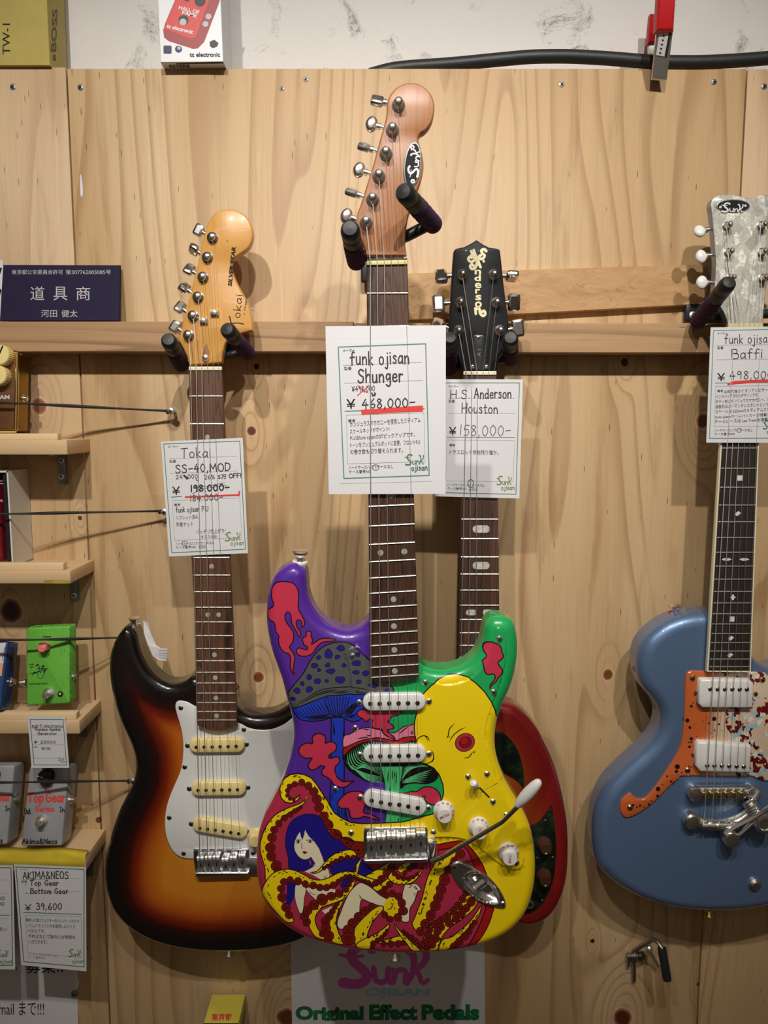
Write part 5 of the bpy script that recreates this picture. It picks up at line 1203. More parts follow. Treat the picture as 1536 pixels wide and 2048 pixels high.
for q in [[(165, 1020), (400, 905), (600, 785), (800, 742), (1000, 728), (1110, 726), (1300, 748), (1560, 812)], [(175, 1045), (420, 925), (620, 815), (820, 775), (880, 770)], [(520, 880), (700, 815), (900, 800), (1080, 770)], [(820, 828), (960, 815), (1090, 795)], [(1150, 780), (1230, 778)], [(1140, 800), (1300, 808), (1480, 815)]]: line(m6(q), 1.9)
# second mushroom, pink and mint
GILL = z4([(803, 465), (850, 412), (950, 372), (1050, 357), (1200, 378), (1300, 364), (1410, 350), (1430, 390), (1440, 540), (1500, 545), (1560, 580), (1606, 640), (1570, 690), (1500, 712), (1400, 705), (1320, 722), (1280, 750), (1150, 700), (1090, 688), (1000, 690), (920, 650), (850, 600), (803, 530)])
blob(GILL, 'ink', 1.5)
ytop = lambda x: float(np.interp(x, [-20, 80, 200, 330, 480, 600, 740, 840, 900, 1000, 1100, 1218], [1195, 1104, 1024, 974, 944, 954, 984, 1012, 1004, 978, 952, 945]))
for x in range(300, 1200, 46): line(c1([(x+(745-x)*.16, 1075), (x, ytop(x)+16)]), 2.5, 'mint')
for k in range(10):
    x0 = 45+k*30; y0 = ytop(x0)+22; line(c1([(x0, y0), (x0+12+k*4, y0+130), (x0+90+k*6, y0+270-k*10), (340+k*25, 1400-k*14), (640+k*4, 1540-k*24)]), 1.9, 'mint')
for k in range(6): line(c1([(8+k*34, 1290+k*26), (150+k*20, 1415+k*19), (390, 1515+k*20), (645, 1566+k*21)]), 1.7, 'mint')
for k in range(9): line(c1([(962+3*k, 1622-28*k), (1040+22*k, 1490-16*k), (1120+38*k, 1345+5*k)]), 1.9, 'mint')
for k in range(6): line(c1([(980, 1668-8*k), (1190+8*k, 1640-24*k), (1350+28*k, 1655-44*k)]), 1.7, 'mint')
fill(z4([(1120, 560), (1300, 560), (1290, 650), (1278, 720), (1276, 800), (1290, 900), (1296, 1050), (1156, 1050), (1163, 900), (1160, 760), (1150, 690)]), 'leaf')
for q in [[(1160, 760), (1163, 900), (1156, 1045)], [(1276, 760), (1288, 900), (1296, 1045)], [(1180, 600), (1176, 700)], [(1215, 590), (1215, 680)], [(1250, 600), (1245, 720)], [(1195, 740), (1190, 780)], [(1235, 610), (1232, 660)], [(1280, 980), (1284, 1040)], [(1265, 1000), (1268, 1040)]]: line(z4(q), 1.9)
blob(c1([(-25, 895), (100, 822), (250, 742), (400, 722), (560, 745), (640, 780), (740, 800), (850, 802), (920, 765), (1000, 705), (1100, 685), (1180, 672), (1200, 870), (1100, 882), (1000, 892), (900, 932), (820, 938), (700, 912), (560, 892), (430, 907), (300, 932), (150, 992), (-20, 1085)]), 'pink', 1.9)
blob(c1([(-20, 1080), (150, 992), (300, 934), (430, 908), (560, 894), (700, 914), (820, 942), (900, 934), (1000, 890), (1200, 874), (1218, 945), (1100, 952), (1000, 978), (900, 1004), (840, 1012), (740, 984), (600, 954), (480, 944), (330, 974), (200, 1024), (80, 1104), (-20, 1195)]), 'red', 1.9)
for q in [[(200, 910), (330, 890), (420, 880)], [(370, 855), (460, 858)], [(920, 830), (1000, 760), (1080, 700)], [(1110, 800), (1170, 790)], [(1120, 825), (1170, 825)], [(300, 745), (420, 760)], [(520, 740), (600, 760)]]: line(c1(q), 2.2)
# smoke
SM = [z2([(230, 378), (300, 395), (340, 450), (348, 530), (345, 620), (375, 680), (402, 740), (395, 780), (372, 792), (378, 760), (365, 728), (340, 725), (325, 745), (335, 790), (362, 830), (365, 860), (350, 885), (340, 850), (310, 800), (285, 750), (280, 700), (265, 660), (240, 655), (225, 690), (235, 740), (270, 790), (300, 840), (302, 900), (285, 940), (265, 970), (290, 1010), (312, 1060), (305, 1130), (300, 1190), (328, 1245), (290, 1200), (272, 1150), (275, 1080), (262, 1035), (215, 1015), (175, 960), (165, 900), (170, 870), (140, 830), (135, 780), (120, 745), (80, 730), (65, 690), (70, 640), (115, 605), (120, 580), (100, 520), (105, 440), (140, 395), (180, 380)]),
      z2([(430, 825), (465, 840), (460, 870), (475, 910), (462, 945), (500, 925), (540, 900), (600, 890), (690, 906), (640, 918), (560, 930), (510, 975), (480, 1020), (430, 1050), (370, 1052), (335, 1030), (328, 1000), (345, 978), (380, 985), (425, 995), (425, 965), (395, 950), (390, 930), (380, 900), (400, 880), (415, 870), (418, 840)]),
      z4([(590, 290), (630, 305), (645, 340), (640, 375), (680, 360), (720, 370), (740, 400), (725, 440), (680, 470), (668, 495), (700, 500), (740, 488), (762, 505), (760, 540), (730, 570), (725, 610), (745, 655), (790, 690), (840, 690), (905, 685), (860, 705), (820, 735), (770, 740), (720, 720), (690, 690), (650, 660), (615, 640), (615, 600), (640, 575), (600, 565), (560, 595), (520, 600), (495, 570), (510, 530), (530, 500), (470, 500), (425, 470), (415, 430), (440, 390), (490, 370), (535, 375), (530, 330), (550, 300)]),
      z4([(880, 775), (950, 780), (1000, 830), (990, 880), (970, 930), (975, 960), (1030, 970), (1080, 1000), (1110, 1022), (1050, 1010), (980, 990), (930, 1005), (880, 1005), (855, 990), (850, 950), (830, 920), (780, 920), (750, 895), (755, 860), (800, 810), (840, 785)]),
      c1([(300, 410), (420, 430), (930, 440), (915, 505), (800, 530), (770, 580), (735, 600), (740, 640), (800, 670), (830, 710), (820, 740), (760, 745), (715, 760), (735, 800), (790, 840), (840, 890), (860, 928), (800, 905), (720, 870), (650, 810), (625, 740), (560, 745), (470, 720), (455, 640), (475, 600), (430, 570), (380, 610), (340, 610), (310, 570), (250, 545), (215, 510), (205, 470), (240, 430)]),
      z3([(760, 395), (820, 410), (850, 450), (855, 490), (870, 520), (840, 560), (815, 580), (840, 620), (860, 650), (850, 690), (820, 720), (800, 760), (760, 790), (738, 830), (750, 780), (785, 740), (790, 700), (770, 685), (720, 690), (690, 650), (685, 600), (672, 570), (700, 545), (715, 520), (690, 485), (685, 440), (710, 405)])]
for P in SM: blob(P, 'smoke', 2.4)
# yellow octopus: head, shoulder and the arm that curls round
YEL = z1([(770, 755), (790, 730), (820, 700), (860, 672), (900, 658), (940, 655), (985, 665), (1020, 690), (1060, 730), (1090, 775), (1110, 820), (1116, 850)])+[(1010, 1440), (1250, 1440), (1250, 1960), (945, 1960)]+z8([(720, 1345), (790, 1250), (850, 1150), (900, 1040), (930, 940), (945, 870), (920, 600), (850, 440), (810, 340), (750, 240), (680, 140), (600, 60), (540, 18), (400, 32), (230, 66)])+[(800, 1700), (735, 1705)]+z4([(900, 1290), (800, 1220), (730, 1160), (668, 1075), (630, 1000), (590, 925), (565, 850), (540, 790), (497, 745), (440, 715), (380, 725), (340, 748), (322, 785), (325, 815), (345, 842), (378, 848), (405, 832), (422, 812), (424, 838), (400, 866), (350, 886), (300, 876), (262, 842), (246, 792), (255, 742), (290, 690), (340, 646), (400, 632), (460, 640), (520, 668), (565, 720), (610, 790), (645, 842), (682, 895), (722, 960), (780, 1002), (860, 1040), (950, 1051), (1100, 1047), (1300, 1036), (1370, 1020)])+[(837, 1634), (865, 1627), (878, 1612), (884, 1597), (887, 1586), (886, 1569), (878, 1548), (867, 1535), (853, 1528)]+c1([(1345, 1332), (1230, 1300), (1205, 1200), (1210, 1030), (1216, 930), (1190, 850), (1180, 720), (1190, 600), (1225, 450), (1260, 250), (1310, 130)])
fill(grow(YEL, 1.2), 'ink'); fill(grow(YEL, -1.2), 'yellow')
fill(z8([(240, 66), (400, 32), (540, 18), (600, 60), (680, 140), (750, 240), (810, 340), (850, 440), (920, 600), (960, 750), (945, 870), (930, 940), (900, 1040), (850, 1150), (790, 1250), (720, 1345), (690, 1400), (600, 1400), (660, 1300), (720, 1190), (780, 1060), (820, 950), (840, 870), (820, 700), (760, 480), (690, 330), (640, 200), (580, 110), (510, 95), (400, 108), (230, 140)]), 'red')
line(z8([(230, 140), (400, 108), (510, 95), (580, 110), (640, 200), (690, 330), (760, 480), (820, 700), (840, 870), (820, 950), (780, 1060), (720, 1190), (660, 1300), (600, 1400)]), 2.0, taper=False)
line(z8([(230, 66), (400, 32), (540, 18), (600, 60), (680, 140), (750, 240), (810, 340), (850, 440), (920, 600), (945, 870), (930, 940), (900, 1040), (850, 1150), (790, 1250), (720, 1345)]), 2.0, taper=False)
e0 = z3([(510, 1322)])[0]
fill(circle(e0[0], e0[1], 20.6, 28, 18.2, -.5), 'ink'); fill(circle(e0[0], e0[1], 19.2, 28, 16.8, -.5), 'crimson')
e0 = z3([(515, 1322)])[0]; fill(circle(e0[0], e0[1], 13.0, 22, 11.4, -.5), 'ink'); fill(circle(e0[0], e0[1], 11.8, 22, 10.2, -.5), 'sucker')
e0 = z3([(507, 1308)])[0]; fill(circle(e0[0], e0[1], 9.4, 20, 8.2, -.5), 'ink'); fill(circle(e0[0], e0[1], 8.4, 20, 7.2, -.5), 'red')
for q in [[(418, 1140), (372, 1190), (355, 1250), (372, 1285)], [(525, 1175), (450, 1215), (395, 1265), (365, 1320)], [(345, 1258), (352, 1282)], [(495, 1468), (545, 1458), (592, 1398)], [(605, 1400), (592, 1425)], [(60, 1312), (90, 1272), (140, 1262), (168, 1316)], [(135, 1255), (165, 1275), (180, 1312)], [(195, 1385), (216, 1430), (210, 1490), (150, 1520), (120, 1515)], [(226, 1460), (205, 1506)]]: line(z3(q), 2.0)
suckers(z4, .234375, [(372, 858, 13), (340, 848, 14), (318, 820, 16), (318, 780, 19), (336, 744, 22), (380, 722, 26), (440, 708, 30), (497, 737, 33), (543, 785, 38), (570, 850, 40), (590, 920, 42), (630, 997, 42), (668, 1068, 48), (730, 1155, 56), (830, 1225, 66), (925, 1285, 72)])
ticks(z4([(270, 830), (262, 750), (310, 680), (400, 650), (480, 665)]), 7, 8, seed=2); ticks(z4([(560, 735), (640, 870), (700, 980)]), 7, 9, seed=3); ticks(z4([(760, 1020), (860, 1065), (960, 1080)]), 5, 10, seed=4)
# blue-haired woman
blob(z5([(560, 138), (500, 148), (430, 180), (380, 230), (350, 310), (338, 400), (345, 480), (365, 560), (375, 670), (430, 684), (520, 690), (560, 670), (620, 640), (700, 600), (760, 600), (770, 680), (800, 720), (900, 690), (1020, 700), (1050, 745), (1110, 740), (1190, 690), (1120, 630), (1080, 580), (1040, 560), (960, 480), (900, 440), (860, 390), (800, 370), (750, 310), (720, 250), (690, 190), (640, 150)]), 'navy', 1.2)
fill(z5([(355, 770), (352, 880), (345, 1000), (385, 1015), (420, 950), (435, 800)]), 'navy'); fill(z5([(860, 830), (930, 745), (985, 755), (960, 840), (900, 880)]), 'navy')
fill(z5([(478, 312), (455, 345), (430, 400), (423, 450), (433, 505), (470, 555), (510, 577), (545, 577), (585, 552), (625, 612), (600, 645), (520, 690), (600, 722), (680, 770), (760, 755), (778, 720), (760, 690), (712, 600), (690, 545), (660, 470), (620, 410), (560, 350), (527, 293), (520, 335), (504, 388), (490, 365)]), 'skin')
line(z5([(423, 450), (433, 505), (470, 555), (510, 577), (545, 577), (590, 548)]), 1.5); line(z5([(700, 545), (712, 600), (760, 690), (775, 740)]), 1.3); line(z5([(520, 692), (560, 670), (612, 640), (628, 610)]), 1.3)
for q, w in [([(432, 412), (460, 392), (490, 400)], 1.5), ([(540, 400), (575, 388), (608, 398)], 1.5), ([(435, 418), (462, 420), (488, 408)], 1.0), ([(545, 408), (575, 416), (604, 402)], 1.0), ([(496, 405), (497, 465), (512, 470)], 1.1), ([(522, 470), (526, 472)], 1.0), ([(437, 390), (470, 384), (492, 392)], .9), ([(535, 398), (548, 385)], .9), ([(700, 725), (725, 755), (735, 715)], 1.1), ([(750, 690), (765, 725), (760, 755)], 1.1), ([(600, 705), (640, 712)], 1.0)]: line(z5(q), w)
fill(circle(*z5([(462, 407)])[0], 2.4, 8), 'navy'); fill(circle(*z5([(576, 403)])[0], 2.4, 8), 'navy')
fill(z5([(500, 498), (525, 496), (556, 510), (535, 518), (520, 528), (510, 515)]), 'lip')
fill(z5([(568, 565), (590, 610), (582, 640), (566, 600)]), 'crimson')
blob(z5([(440, 820), (500, 812), (537, 860), (522, 950), (512, 1050), (500, 1092), (475, 1090), (450, 1030), (430, 950), (428, 870)]), 'skin', 1.3)
fill(z5([(535, 858), (600, 838), (700, 858), (815, 862), (822, 895), (700, 962), (640, 972), (580, 920)]), 'skin'); line(z5([(535, 862), (580, 920), (640, 972)]), 1.3); line(z5([(570, 870), (590, 905), (640, 915)]), 1.1)
fill(z5([(690, 1068), (790, 1025), (775, 1090), (735, 1115)]), 'skin')
# arms of the octopus
def arm(tr, P, k, sk, w=2.0, tk=None, nt=8, seed=1):
    blob(tr(P), 'yellow', w)
    if tk: ticks(tr(tk), nt, 7, seed=seed)
    if sk: suckers(tr, k, sk)
arm(z4, [(485, 820), (465, 857), (420, 890), (340, 920), (270, 950), (210, 990), (160, 1050), (120, 1120), (95, 1190), (80, 1250), (85, 1310), (105, 1370), (125, 1440), (140, 1560), (235, 1560), (225, 1450), (195, 1340), (175, 1240), (185, 1150), (218, 1080), (272, 1012), (340, 962), (410, 922), (455, 892), (475, 852)], .234375, [(432, 920, 15), (410, 935, 17), (382, 952, 21), (343, 982, 24), (292, 1012, 29), (245, 1060, 31), (205, 1112, 33), (185, 1180, 39), (172, 1265, 43), (180, 1340, 43), (222, 1420, 46), (242, 1480, 42)], tk=[(300, 950), (200, 1020), (130, 1140), (105, 1260), (130, 1400), (150, 1500)], nt=12)
arm(z5, [(1010, 785), (975, 870), (910, 950), (810, 995), (710, 1030), (650, 1085), (625, 1150), (645, 1230), (690, 1290), (740, 1350), (640, 1330), (590, 1270), (560, 1200), (555, 1120), (580, 1060), (650, 985), (760, 945), (860, 905), (930, 865), (960, 810)], .20833, [(545, 1180, 40), (522, 1125, 42), (552, 1068, 44), (612, 1015, 47), (692, 962, 56), (780, 930, 45), (855, 905, 39), (920, 865, 31), (953, 818, 22), (970, 780, 17)], tk=[(930, 910), (800, 985), (660, 1060), (600, 1140), (620, 1230)], nt=9, seed=2)
arm(z5, [(895, 975), (845, 1080), (828, 1180), (850, 1280), (900, 1390), (800, 1380), (760, 1310), (760, 1200), (790, 1100), (830, 1010)], .20833, [(838, 1003, 20), (815, 1036, 23), (790, 1076, 29), (760, 1122, 38), (724, 1172, 42), (730, 1238, 46), (755, 1312, 50), (690, 1290, 30)], tk=[(860, 1050), (822, 1160), (830, 1270), (870, 1370)], nt=9, seed=3)
arm(z5, [(165, 770), (220, 710), (290, 680), (370, 670), (450, 690), (530, 730), (600, 765), (670, 775), (760, 750), (850, 705), (930, 690), (1010, 705), (1090, 735), (1180, 765), (1250, 772), (1170, 805), (1090, 795), (1020, 772), (960, 752), (890, 775), (830, 820), (750, 855), (680, 855), (610, 835), (530, 815), (450, 788), (380, 775), (325, 800), (296, 860), (296, 940), (325, 1020), (380, 1100), (420, 1170), (340, 1180), (250, 1090), (170, 1000), (110, 920), (125, 840)], .20833, [(372, 1110, 40), (345, 1040, 45), (305, 940, 42), (295, 858, 36), (325, 792, 36), (385, 772, 33), (460, 786, 37), (530, 812, 33), (605, 826, 35), (670, 846, 35), (735, 846, 35), (800, 822, 33), (850, 790, 27), (885, 766, 24), (920, 742, 22), (960, 734, 20), (1000, 747, 20), (1032, 764, 20), (1070, 777, 20), (1105, 787, 20), (1140, 799, 22)], tk=[(190, 960), (170, 860), (250, 730), (380, 700), (520, 755), (660, 795), (800, 755), (930, 710), (1060, 745)], nt=20, seed=4)
arm(z5, [(575, 702), (640, 690), (690, 640), (740, 580), (800, 530), (870, 500), (960, 483), (1015, 512), (1005, 562), (900, 562), (820, 587), (750, 632), (700, 672), (640, 708)], .20833, [(710, 660, 19), (745, 640, 21), (785, 612, 23), (828, 592, 25), (875, 568, 25), (935, 558, 25), (990, 558, 25)], tk=[(720, 620), (810, 545), (930, 505)], nt=5, seed=5)
arm(z5, [(1070, 568), (1048, 640), (1028, 715), (998, 705), (1010, 650), (1040, 600)], .20833, [(1012, 655, 12), (1008, 682, 13)], w=1.4)
arm(z7, [(640, 235), (740, 170), (850, 110), (950, 50), (1040, 50), (970, 160), (890, 250), (800, 285), (700, 262)], .14323, [(1000, 115, 60), (930, 192, 56), (855, 272, 50), (775, 345, 56), (715, 375, 30)], tk=[(700, 220), (850, 140), (930, 90)], nt=5, seed=6)
arm(z7, [(735, 395), (860, 330), (955, 262), (985, 300), (905, 400), (830, 455)], .14323, [(970, 350, 46), (902, 410, 42), (845, 460, 37)], tk=[(780, 390), (930, 300)], nt=5, seed=7)
arm(z7, [(1080, 140), (1160, 60), (1270, 50), (1210, 150), (1150, 195)], .14323, [(1185, 185, 33), (1250, 130, 42), (1320, 75, 42)], tk=[(1100, 130), (1200, 60)], nt=3, seed=8)
arm(z7, [(950, 250), (1000, 310), (1080, 345), (1180, 352), (1290, 322), (1380, 242), (1430, 162), (1442, 98), (1400, 170), (1330, 240), (1240, 282), (1150, 272), (1060, 222), (1010, 170)], .14323, [(1040, 200, 35), (1095, 245, 37), (1165, 262, 39), (1240, 268, 35), (1300, 248, 29), (1358, 208, 26)], tk=[(1000, 280), (1180, 330), (1380, 220)], nt=6, seed=9)
blob(z7([(560, 325), (620, 340), (680, 370), (760, 430), (840, 500), (920, 545), (990, 595), (1005, 640), (980, 690), (935, 695), (910, 665), (800, 640), (690, 600), (590, 560), (560, 640), (550, 760), (500, 850), (400, 920), (330, 970), (280, 975), (240, 930), (245, 850), (290, 730), (340, 600), (400, 480), (480, 380)]), 'skin', 1.8)
line(z7([(545, 495), (572, 540), (592, 558)]), 1.8)
blob(z7([(1190, 350), (1250, 350), (1340, 338), (1400, 395), (1405, 440), (1368, 442), (1342, 520), (1312, 600), (1262, 680), (1250, 780), (1245, 862), (1200, 880), (1140, 860), (1130, 780), (1145, 620), (1150, 480), (1170, 400)]), 'skin', 1.8)
for q in [[(1225, 395), (1262, 390), (1270, 360), (1300, 372)], [(1300, 372), (1330, 405), (1362, 425)], [(1330, 355), (1345, 400), (1375, 420)], [(1318, 460), (1332, 520)]]: line(z7(q), 1.5)
fill(circle(*z7([(1000, 665)])[0], 15.5, 20, 19.5), 'yellow'); ticks(z7([(1000, 560), (1040, 640), (1010, 720)]), 4, 5, seed=10)
line(z7([(985, 590), (1010, 640), (985, 690), (935, 697)]), 2.0)
arm(z7, [(480, 985), (560, 865), (650, 775), (730, 705), (830, 650), (885, 668), (872, 715), (802, 795), (742, 865), (702, 945), (662, 1055), (642, 1115), (500, 1192)], .14323, [(720, 660, 52), (630, 722, 62), (532, 800, 62), (453, 892, 68), (393, 988, 76), (395, 1112, 100)], tk=[(830, 700), (700, 880), (600, 1060), (520, 1130)], nt=12, seed=11)
suckers(z7, .14323, [(918, 500, 43), (1010, 478, 49), (1098, 520, 53), (1142, 610, 61), (1160, 720, 67), (1088, 812, 59), (975, 835, 49), (905, 775, 46)])
arm(z7, [(500, 1195), (620, 1110), (760, 1050), (880, 970), (967, 903), (960, 960), (900, 1042), (820, 1112), (720, 1182), (700, 1260), (560, 1260)], .14323, [(935, 1000, 28), (905, 1045, 31), (860, 1090, 33), (805, 1130, 37), (745, 1175, 41), (730, 1228, 36)], tk=[(600, 1150), (760, 1080), (900, 990)], nt=7, seed=12)
arm(z7, [(800, 1168), (950, 1112), (1130, 1070), (1172, 1132), (1000, 1162), (860, 1174)], .14323, [(890, 1185, 43), (990, 1185, 47), (1095, 1180, 49), (1180, 1160, 46)], tk=[(920, 1140), (1100, 1095)], nt=3, seed=13)
arm(z8, [(455, 90), (330, 195), (210, 280), (150, 380), (100, 480), (60, 620), (30, 740), (-20, 880), (-75, 1020), (-100, 1090), (-30, 1180), (45, 1085), (115, 965), (175, 805), (225, 645), (265, 505), (325, 405), (385, 305), (460, 200)], .15625, None, tk=[(380, 190), (240, 330), (160, 460), (100, 640), (60, 800), (-20, 1000)], nt=34, seed=14)
arm(z8, [(745, 765), (690, 890), (560, 1005), (430, 1095), (340, 1175), (270, 1275), (225, 1420), (160, 1440), (20, 1420), (50, 1250), (150, 1085), (300, 975), (450, 845), (565, 715), (660, 690)], .15625, None, tk=[(680, 880), (420, 1085), (300, 1220), (210, 1390)], nt=12, seed=15)
arm(z7, [(1040, 888), (1100, 978), (1180, 1058), (1280, 1158), (1410, 1280), (1300, 1290), (1200, 1162), (1120, 1062), (1060, 962)], .14323, [(1165, 1010, 29), (1215, 1050, 33), (1275, 1095, 41), (1335, 1145, 43), (1410, 1200, 46), (1480, 1235, 46)], tk=[(1080, 980), (1220, 1130), (1300, 1220)], nt=6, seed=16)
suckers(z8, .15625, [(517, 185, 60), (440, 280, 56), (360, 390, 52), (315, 515, 72), (270, 640, 67), (235, 748, 64), (195, 850, 67), (138, 970, 67), (68, 1080, 62), (5, 1180, 57), (590, 690, 42), (548, 765, 47), (495, 850, 52), (430, 920, 54), (352, 985, 50), (268, 1035, 50), (190, 1090, 50), (125, 1165, 44), (110, 1235, 54), (75, 1310, 52), (20, 1358, 46), (655, 800, 60), (595, 880, 54), (535, 945, 57), (462, 1010, 54), (375, 1070, 57), (270, 1120, 52), (225, 1180, 52), (190, 1270, 62), (155, 1350, 50), (95, 1392, 40)])
arm(z8, [(785, 848), (772, 930), (732, 1012), (642, 1112), (560, 1202), (430, 1330), (350, 1430), (240, 1430), (285, 1292), (400, 1252), (520, 1162), (640, 1052), (720, 942)], .15625, [(700, 1065, 35), (662, 1115, 33), (628, 1180, 43), (575, 1240, 51), (505, 1310, 51), (435, 1370, 51)], tk=[(740, 950), (560, 1150), (340, 1290), (290, 1380)], nt=10, seed=17)
blob(z3([(-126, 1793), (-40, 1790), (20, 1775), (60, 1778), (120, 1740), (180, 1735), (230, 1750), (270, 1790), (286, 1840), (265, 1890), (210, 1902), (165, 1885), (135, 1850), (140, 1818), (100, 1830), (40, 1818), (-40, 1800)]), 'smoke', 2.2)

DB = .256; DA = DB+.0012
def to_xz(P): return Wnp(P, DA)[:, [0, 2]]
SHW = [(to_xz(P), c) for P, c in SH]
BOX = np.array([np.concatenate([P.min(0), P.max(0)]) for P, _ in SHW])
def classify(cen):
    out = np.zeros(len(cen), int)
    for (P, c), bx in zip(SHW, BOX):
        m = np.where((cen[:, 0] >= bx[0]) & (cen[:, 0] <= bx[2]) & (cen[:, 1] >= bx[1]) & (cen[:, 1] <= bx[3]))[0]
        if len(m): m = m[inside(cen[m], P)]; out[m] = c
    return out
NG = 3
def side_mat(P):
    out = np.zeros(len(P), int)
    for Q, c in (SHW[1], SHW[2], (to_xz(grow(YEL, 0)), PAL.index('yellow'))): out[inside(P, Q)] = c
    return out
ep, ee = [], []
for P, c in SHW:
    b = len(ep); n = len(P); ep += P.tolist(); ee += [(b+i, b+(i+1) % n) for i in range(n)]
silP = z1([(232, 138), (255, 152)])+z2([(435, 230), (445, 300), (450, 400), (475, 500), (520, 590), (590, 670), (680, 730), (780, 757), (870, 745), (940, 705), (985, 655)])+[(760, 1205), (800, 1215), (828, 1290)]+z1([(765, 572), (800, 588), (840, 596), (890, 594), (940, 580), (980, 555), (1010, 520), (1030, 480), (1040, 440), (1045, 405), (1058, 378), (1080, 363), (1110, 360), (1145, 367), (1175, 390), (1195, 430), (1205, 480), (1207, 540), (1200, 600), (1190, 650), (1175, 700), (1155, 745), (1135, 790), (1118, 840), (1108, 890), (1105, 940), (1108, 990), (1120, 1040), (1140, 1085), (1165, 1130), (1195, 1180), (1222, 1230), (1245, 1280), (1265, 1340), (1280, 1410), (1287, 1480), (1286, 1550), (1278, 1610), (1262, 1670), (1240, 1720), (1205, 1765), (1165, 1800), (1110, 1832), (1040, 1858), (960, 1878), (870, 1890), (760, 1896), (650, 1897), (560, 1891), (460, 1880), (370, 1862), (290, 1840), (220, 1810), (165, 1775), (120, 1735), (85, 1695), (60, 1650), (42, 1600), (32, 1540), (30, 1480), (34, 1420), (42, 1360), (58, 1300), (80, 1240), (105, 1190), (130, 1140), (155, 1090), (175, 1040), (190, 990), (197, 940), (197, 890), (190, 840)])+z2([(275, 1520), (240, 1400), (200, 1240), (150, 1100), (110, 980), (80, 850), (62, 720), (62, 600), (75, 480), (110, 370), (160, 275), (230, 210), (300, 175), (360, 172)])
O3 = sil_world(silP, DB-.013, DB-.045+.009)
PGL = [(706, 1295), (717, 1293), (727, 1302), (740, 1325), (760, 1340), (800, 1345)]+z3([(90, 690), (150, 722), (230, 765), (330, 790), (430, 780), (530, 745), (610, 690), (680, 620), (730, 540), (768, 430), (788, 330), (800, 270), (820, 250), (850, 270), (880, 330), (895, 420), (890, 540), (870, 660), (830, 780), (790, 900), (750, 1020), (715, 1140), (700, 1240), (705, 1330), (730, 1440), (770, 1560), (820, 1690), (880, 1830), (950, 1980)])+z6([(1230, 190), (1270, 290), (1300, 400), (1305, 500), (1290, 580), (1260, 620), (1200, 630), (1140, 610), (1060, 560), (980, 500), (900, 430), (830, 390), (760, 355), (680, 340), (600, 335), (440, 335)])+[(800, 1674), (735, 1676), (728, 1683), (700, 1680), (675, 1668), (660, 1645), (655, 1615), (660, 1580), (672, 1545), (688, 1500), (697, 1456), (702, 1420), (703, 1388), (702, 1357), (697, 1330), (692, 1306), (697, 1298)]
PGW = resample(to_xz(catmull(PGL, True, 5)), .0022)
def loop_edges(Q):
    b = len(ep); n = len(Q); ep.extend(np.asarray(Q).tolist()); ee.extend([(b+i, b+(i+1) % n) for i in range(n)])
loop_edges(PGW)
_n = outline_normals(PGW)
for k in (.00018, .0005, .0010, .0016): ep.extend((PGW-_n*k).tolist())
JR = z8([(540, 545), (590, 450), (660, 405), (750, 410), (850, 470), (960, 580), (1030, 710), (1022, 775), (960, 800), (860, 790), (740, 740), (620, 650)])
JH = resample(Wnp(catmull(JR, True, 5), DB)[:, [0, 2]], .0015); JH = JH+outline_normals(JH)*.0008; loop_edges(JH)
g3 = thing('electric_guitar', W(774, 525, .266), 'hand-painted electric guitar with yellow octopus and mushrooms, in the middle in front of the others', 'guitar')
make, s_in, s_out = solid_body('body', O3, DB, .045, .013, .010, PM, g3, grid=.009, extra=(np.array(ep), ee), classify=classify, cut=lambda c: inside(c, PGW), side_mat=side_mat, raised=(PGW, .0024, .0016), hole=JH)
make('body', s_out, g3, PM); pk = make('pickguard', s_in, g3, PM)
DP = DB+.0024
for p in [(463, 570), (792, 690), (1127, 492), (1100, 733), (475, 895), (385, 1170), (457, 1368), (828, 1366), (1157, 1288), (1203, 1503)]: pscrew(pk, z1([p])[0], DP, .0036, m_nickel, rot=p[0], dome=.6)
for p in [(985, 1115), (1097, 1228), (1070, 1103)]: pscrew(pk, z1([p])[0], DP, .0036, m_nickel, rot=p[0], dome=.6)
neck_back(g3, (734, 525), (813.5, 525), (741, 1345), (836, 1345), .2595, .019, m_roast)
fretboard(g3, (733, 516), (814.5, 516), (739.5, 1360), (838.2, 1353), .2660, .0062, m_rose, 1121.5, 21,
    [(3, 'dot', (0,)), (5, 'dot', (0,)), (7, 'dot', (0,)), (9, 'dot', (0,)), (12, 'dot', (-.5, .52)), (15, 'dot', (.02,)), (17, 'dot', (.02,)), (19, 'dot', (.02,)), (21, 'dot', (.02,))], m_inlay, end_curve=.004)
nut_piece(g3, (733.3, 526), (814.3, 524), .2682, m_bonegold, h=.0022)
h5 = zt(620, 140, .20506)
hs3 = resample(catmull(h5([(553, 1800), (535, 1740), (505, 1670), (470, 1590), (440, 1510), (460, 1400), (500, 1290), (550, 1130), (600, 975), (640, 830), (690, 650), (725, 530), (745, 430), (750, 330), (770, 260), (810, 200), (860, 155), (920, 128), (990, 118), (1060, 130), (1120, 165), (1170, 215), (1200, 275), (1215, 340), (1212, 410), (1195, 480), (1165, 540), (1120, 590), (1080, 612), (1062, 635)]), False, 5), 3, False).tolist()+resample(catmull(h5([(1056, 655), (1060, 700), (1075, 750), (1092, 810), (1105, 880), (1107, 960), (1092, 1040), (1067, 1120), (1040, 1190), (1000, 1290), (965, 1400), (945, 1500), (932, 1600), (930, 1700), (940, 1790)]), False, 5), 3, False).tolist()
b = MB(); b.prism(hs3, .238, .2525, bev=.0020); hd = b.build('headstock', m_roast, g3, sharp=50)
b = MB(); A, B_ = W(*h5([(545, 1760)])[0], .2525), W(*h5([(938, 1760)])[0], .2525); C_, D_ = W(*h5([(942, 1800)])[0], .2640), W(*h5([(552, 1800)])[0], .2640)
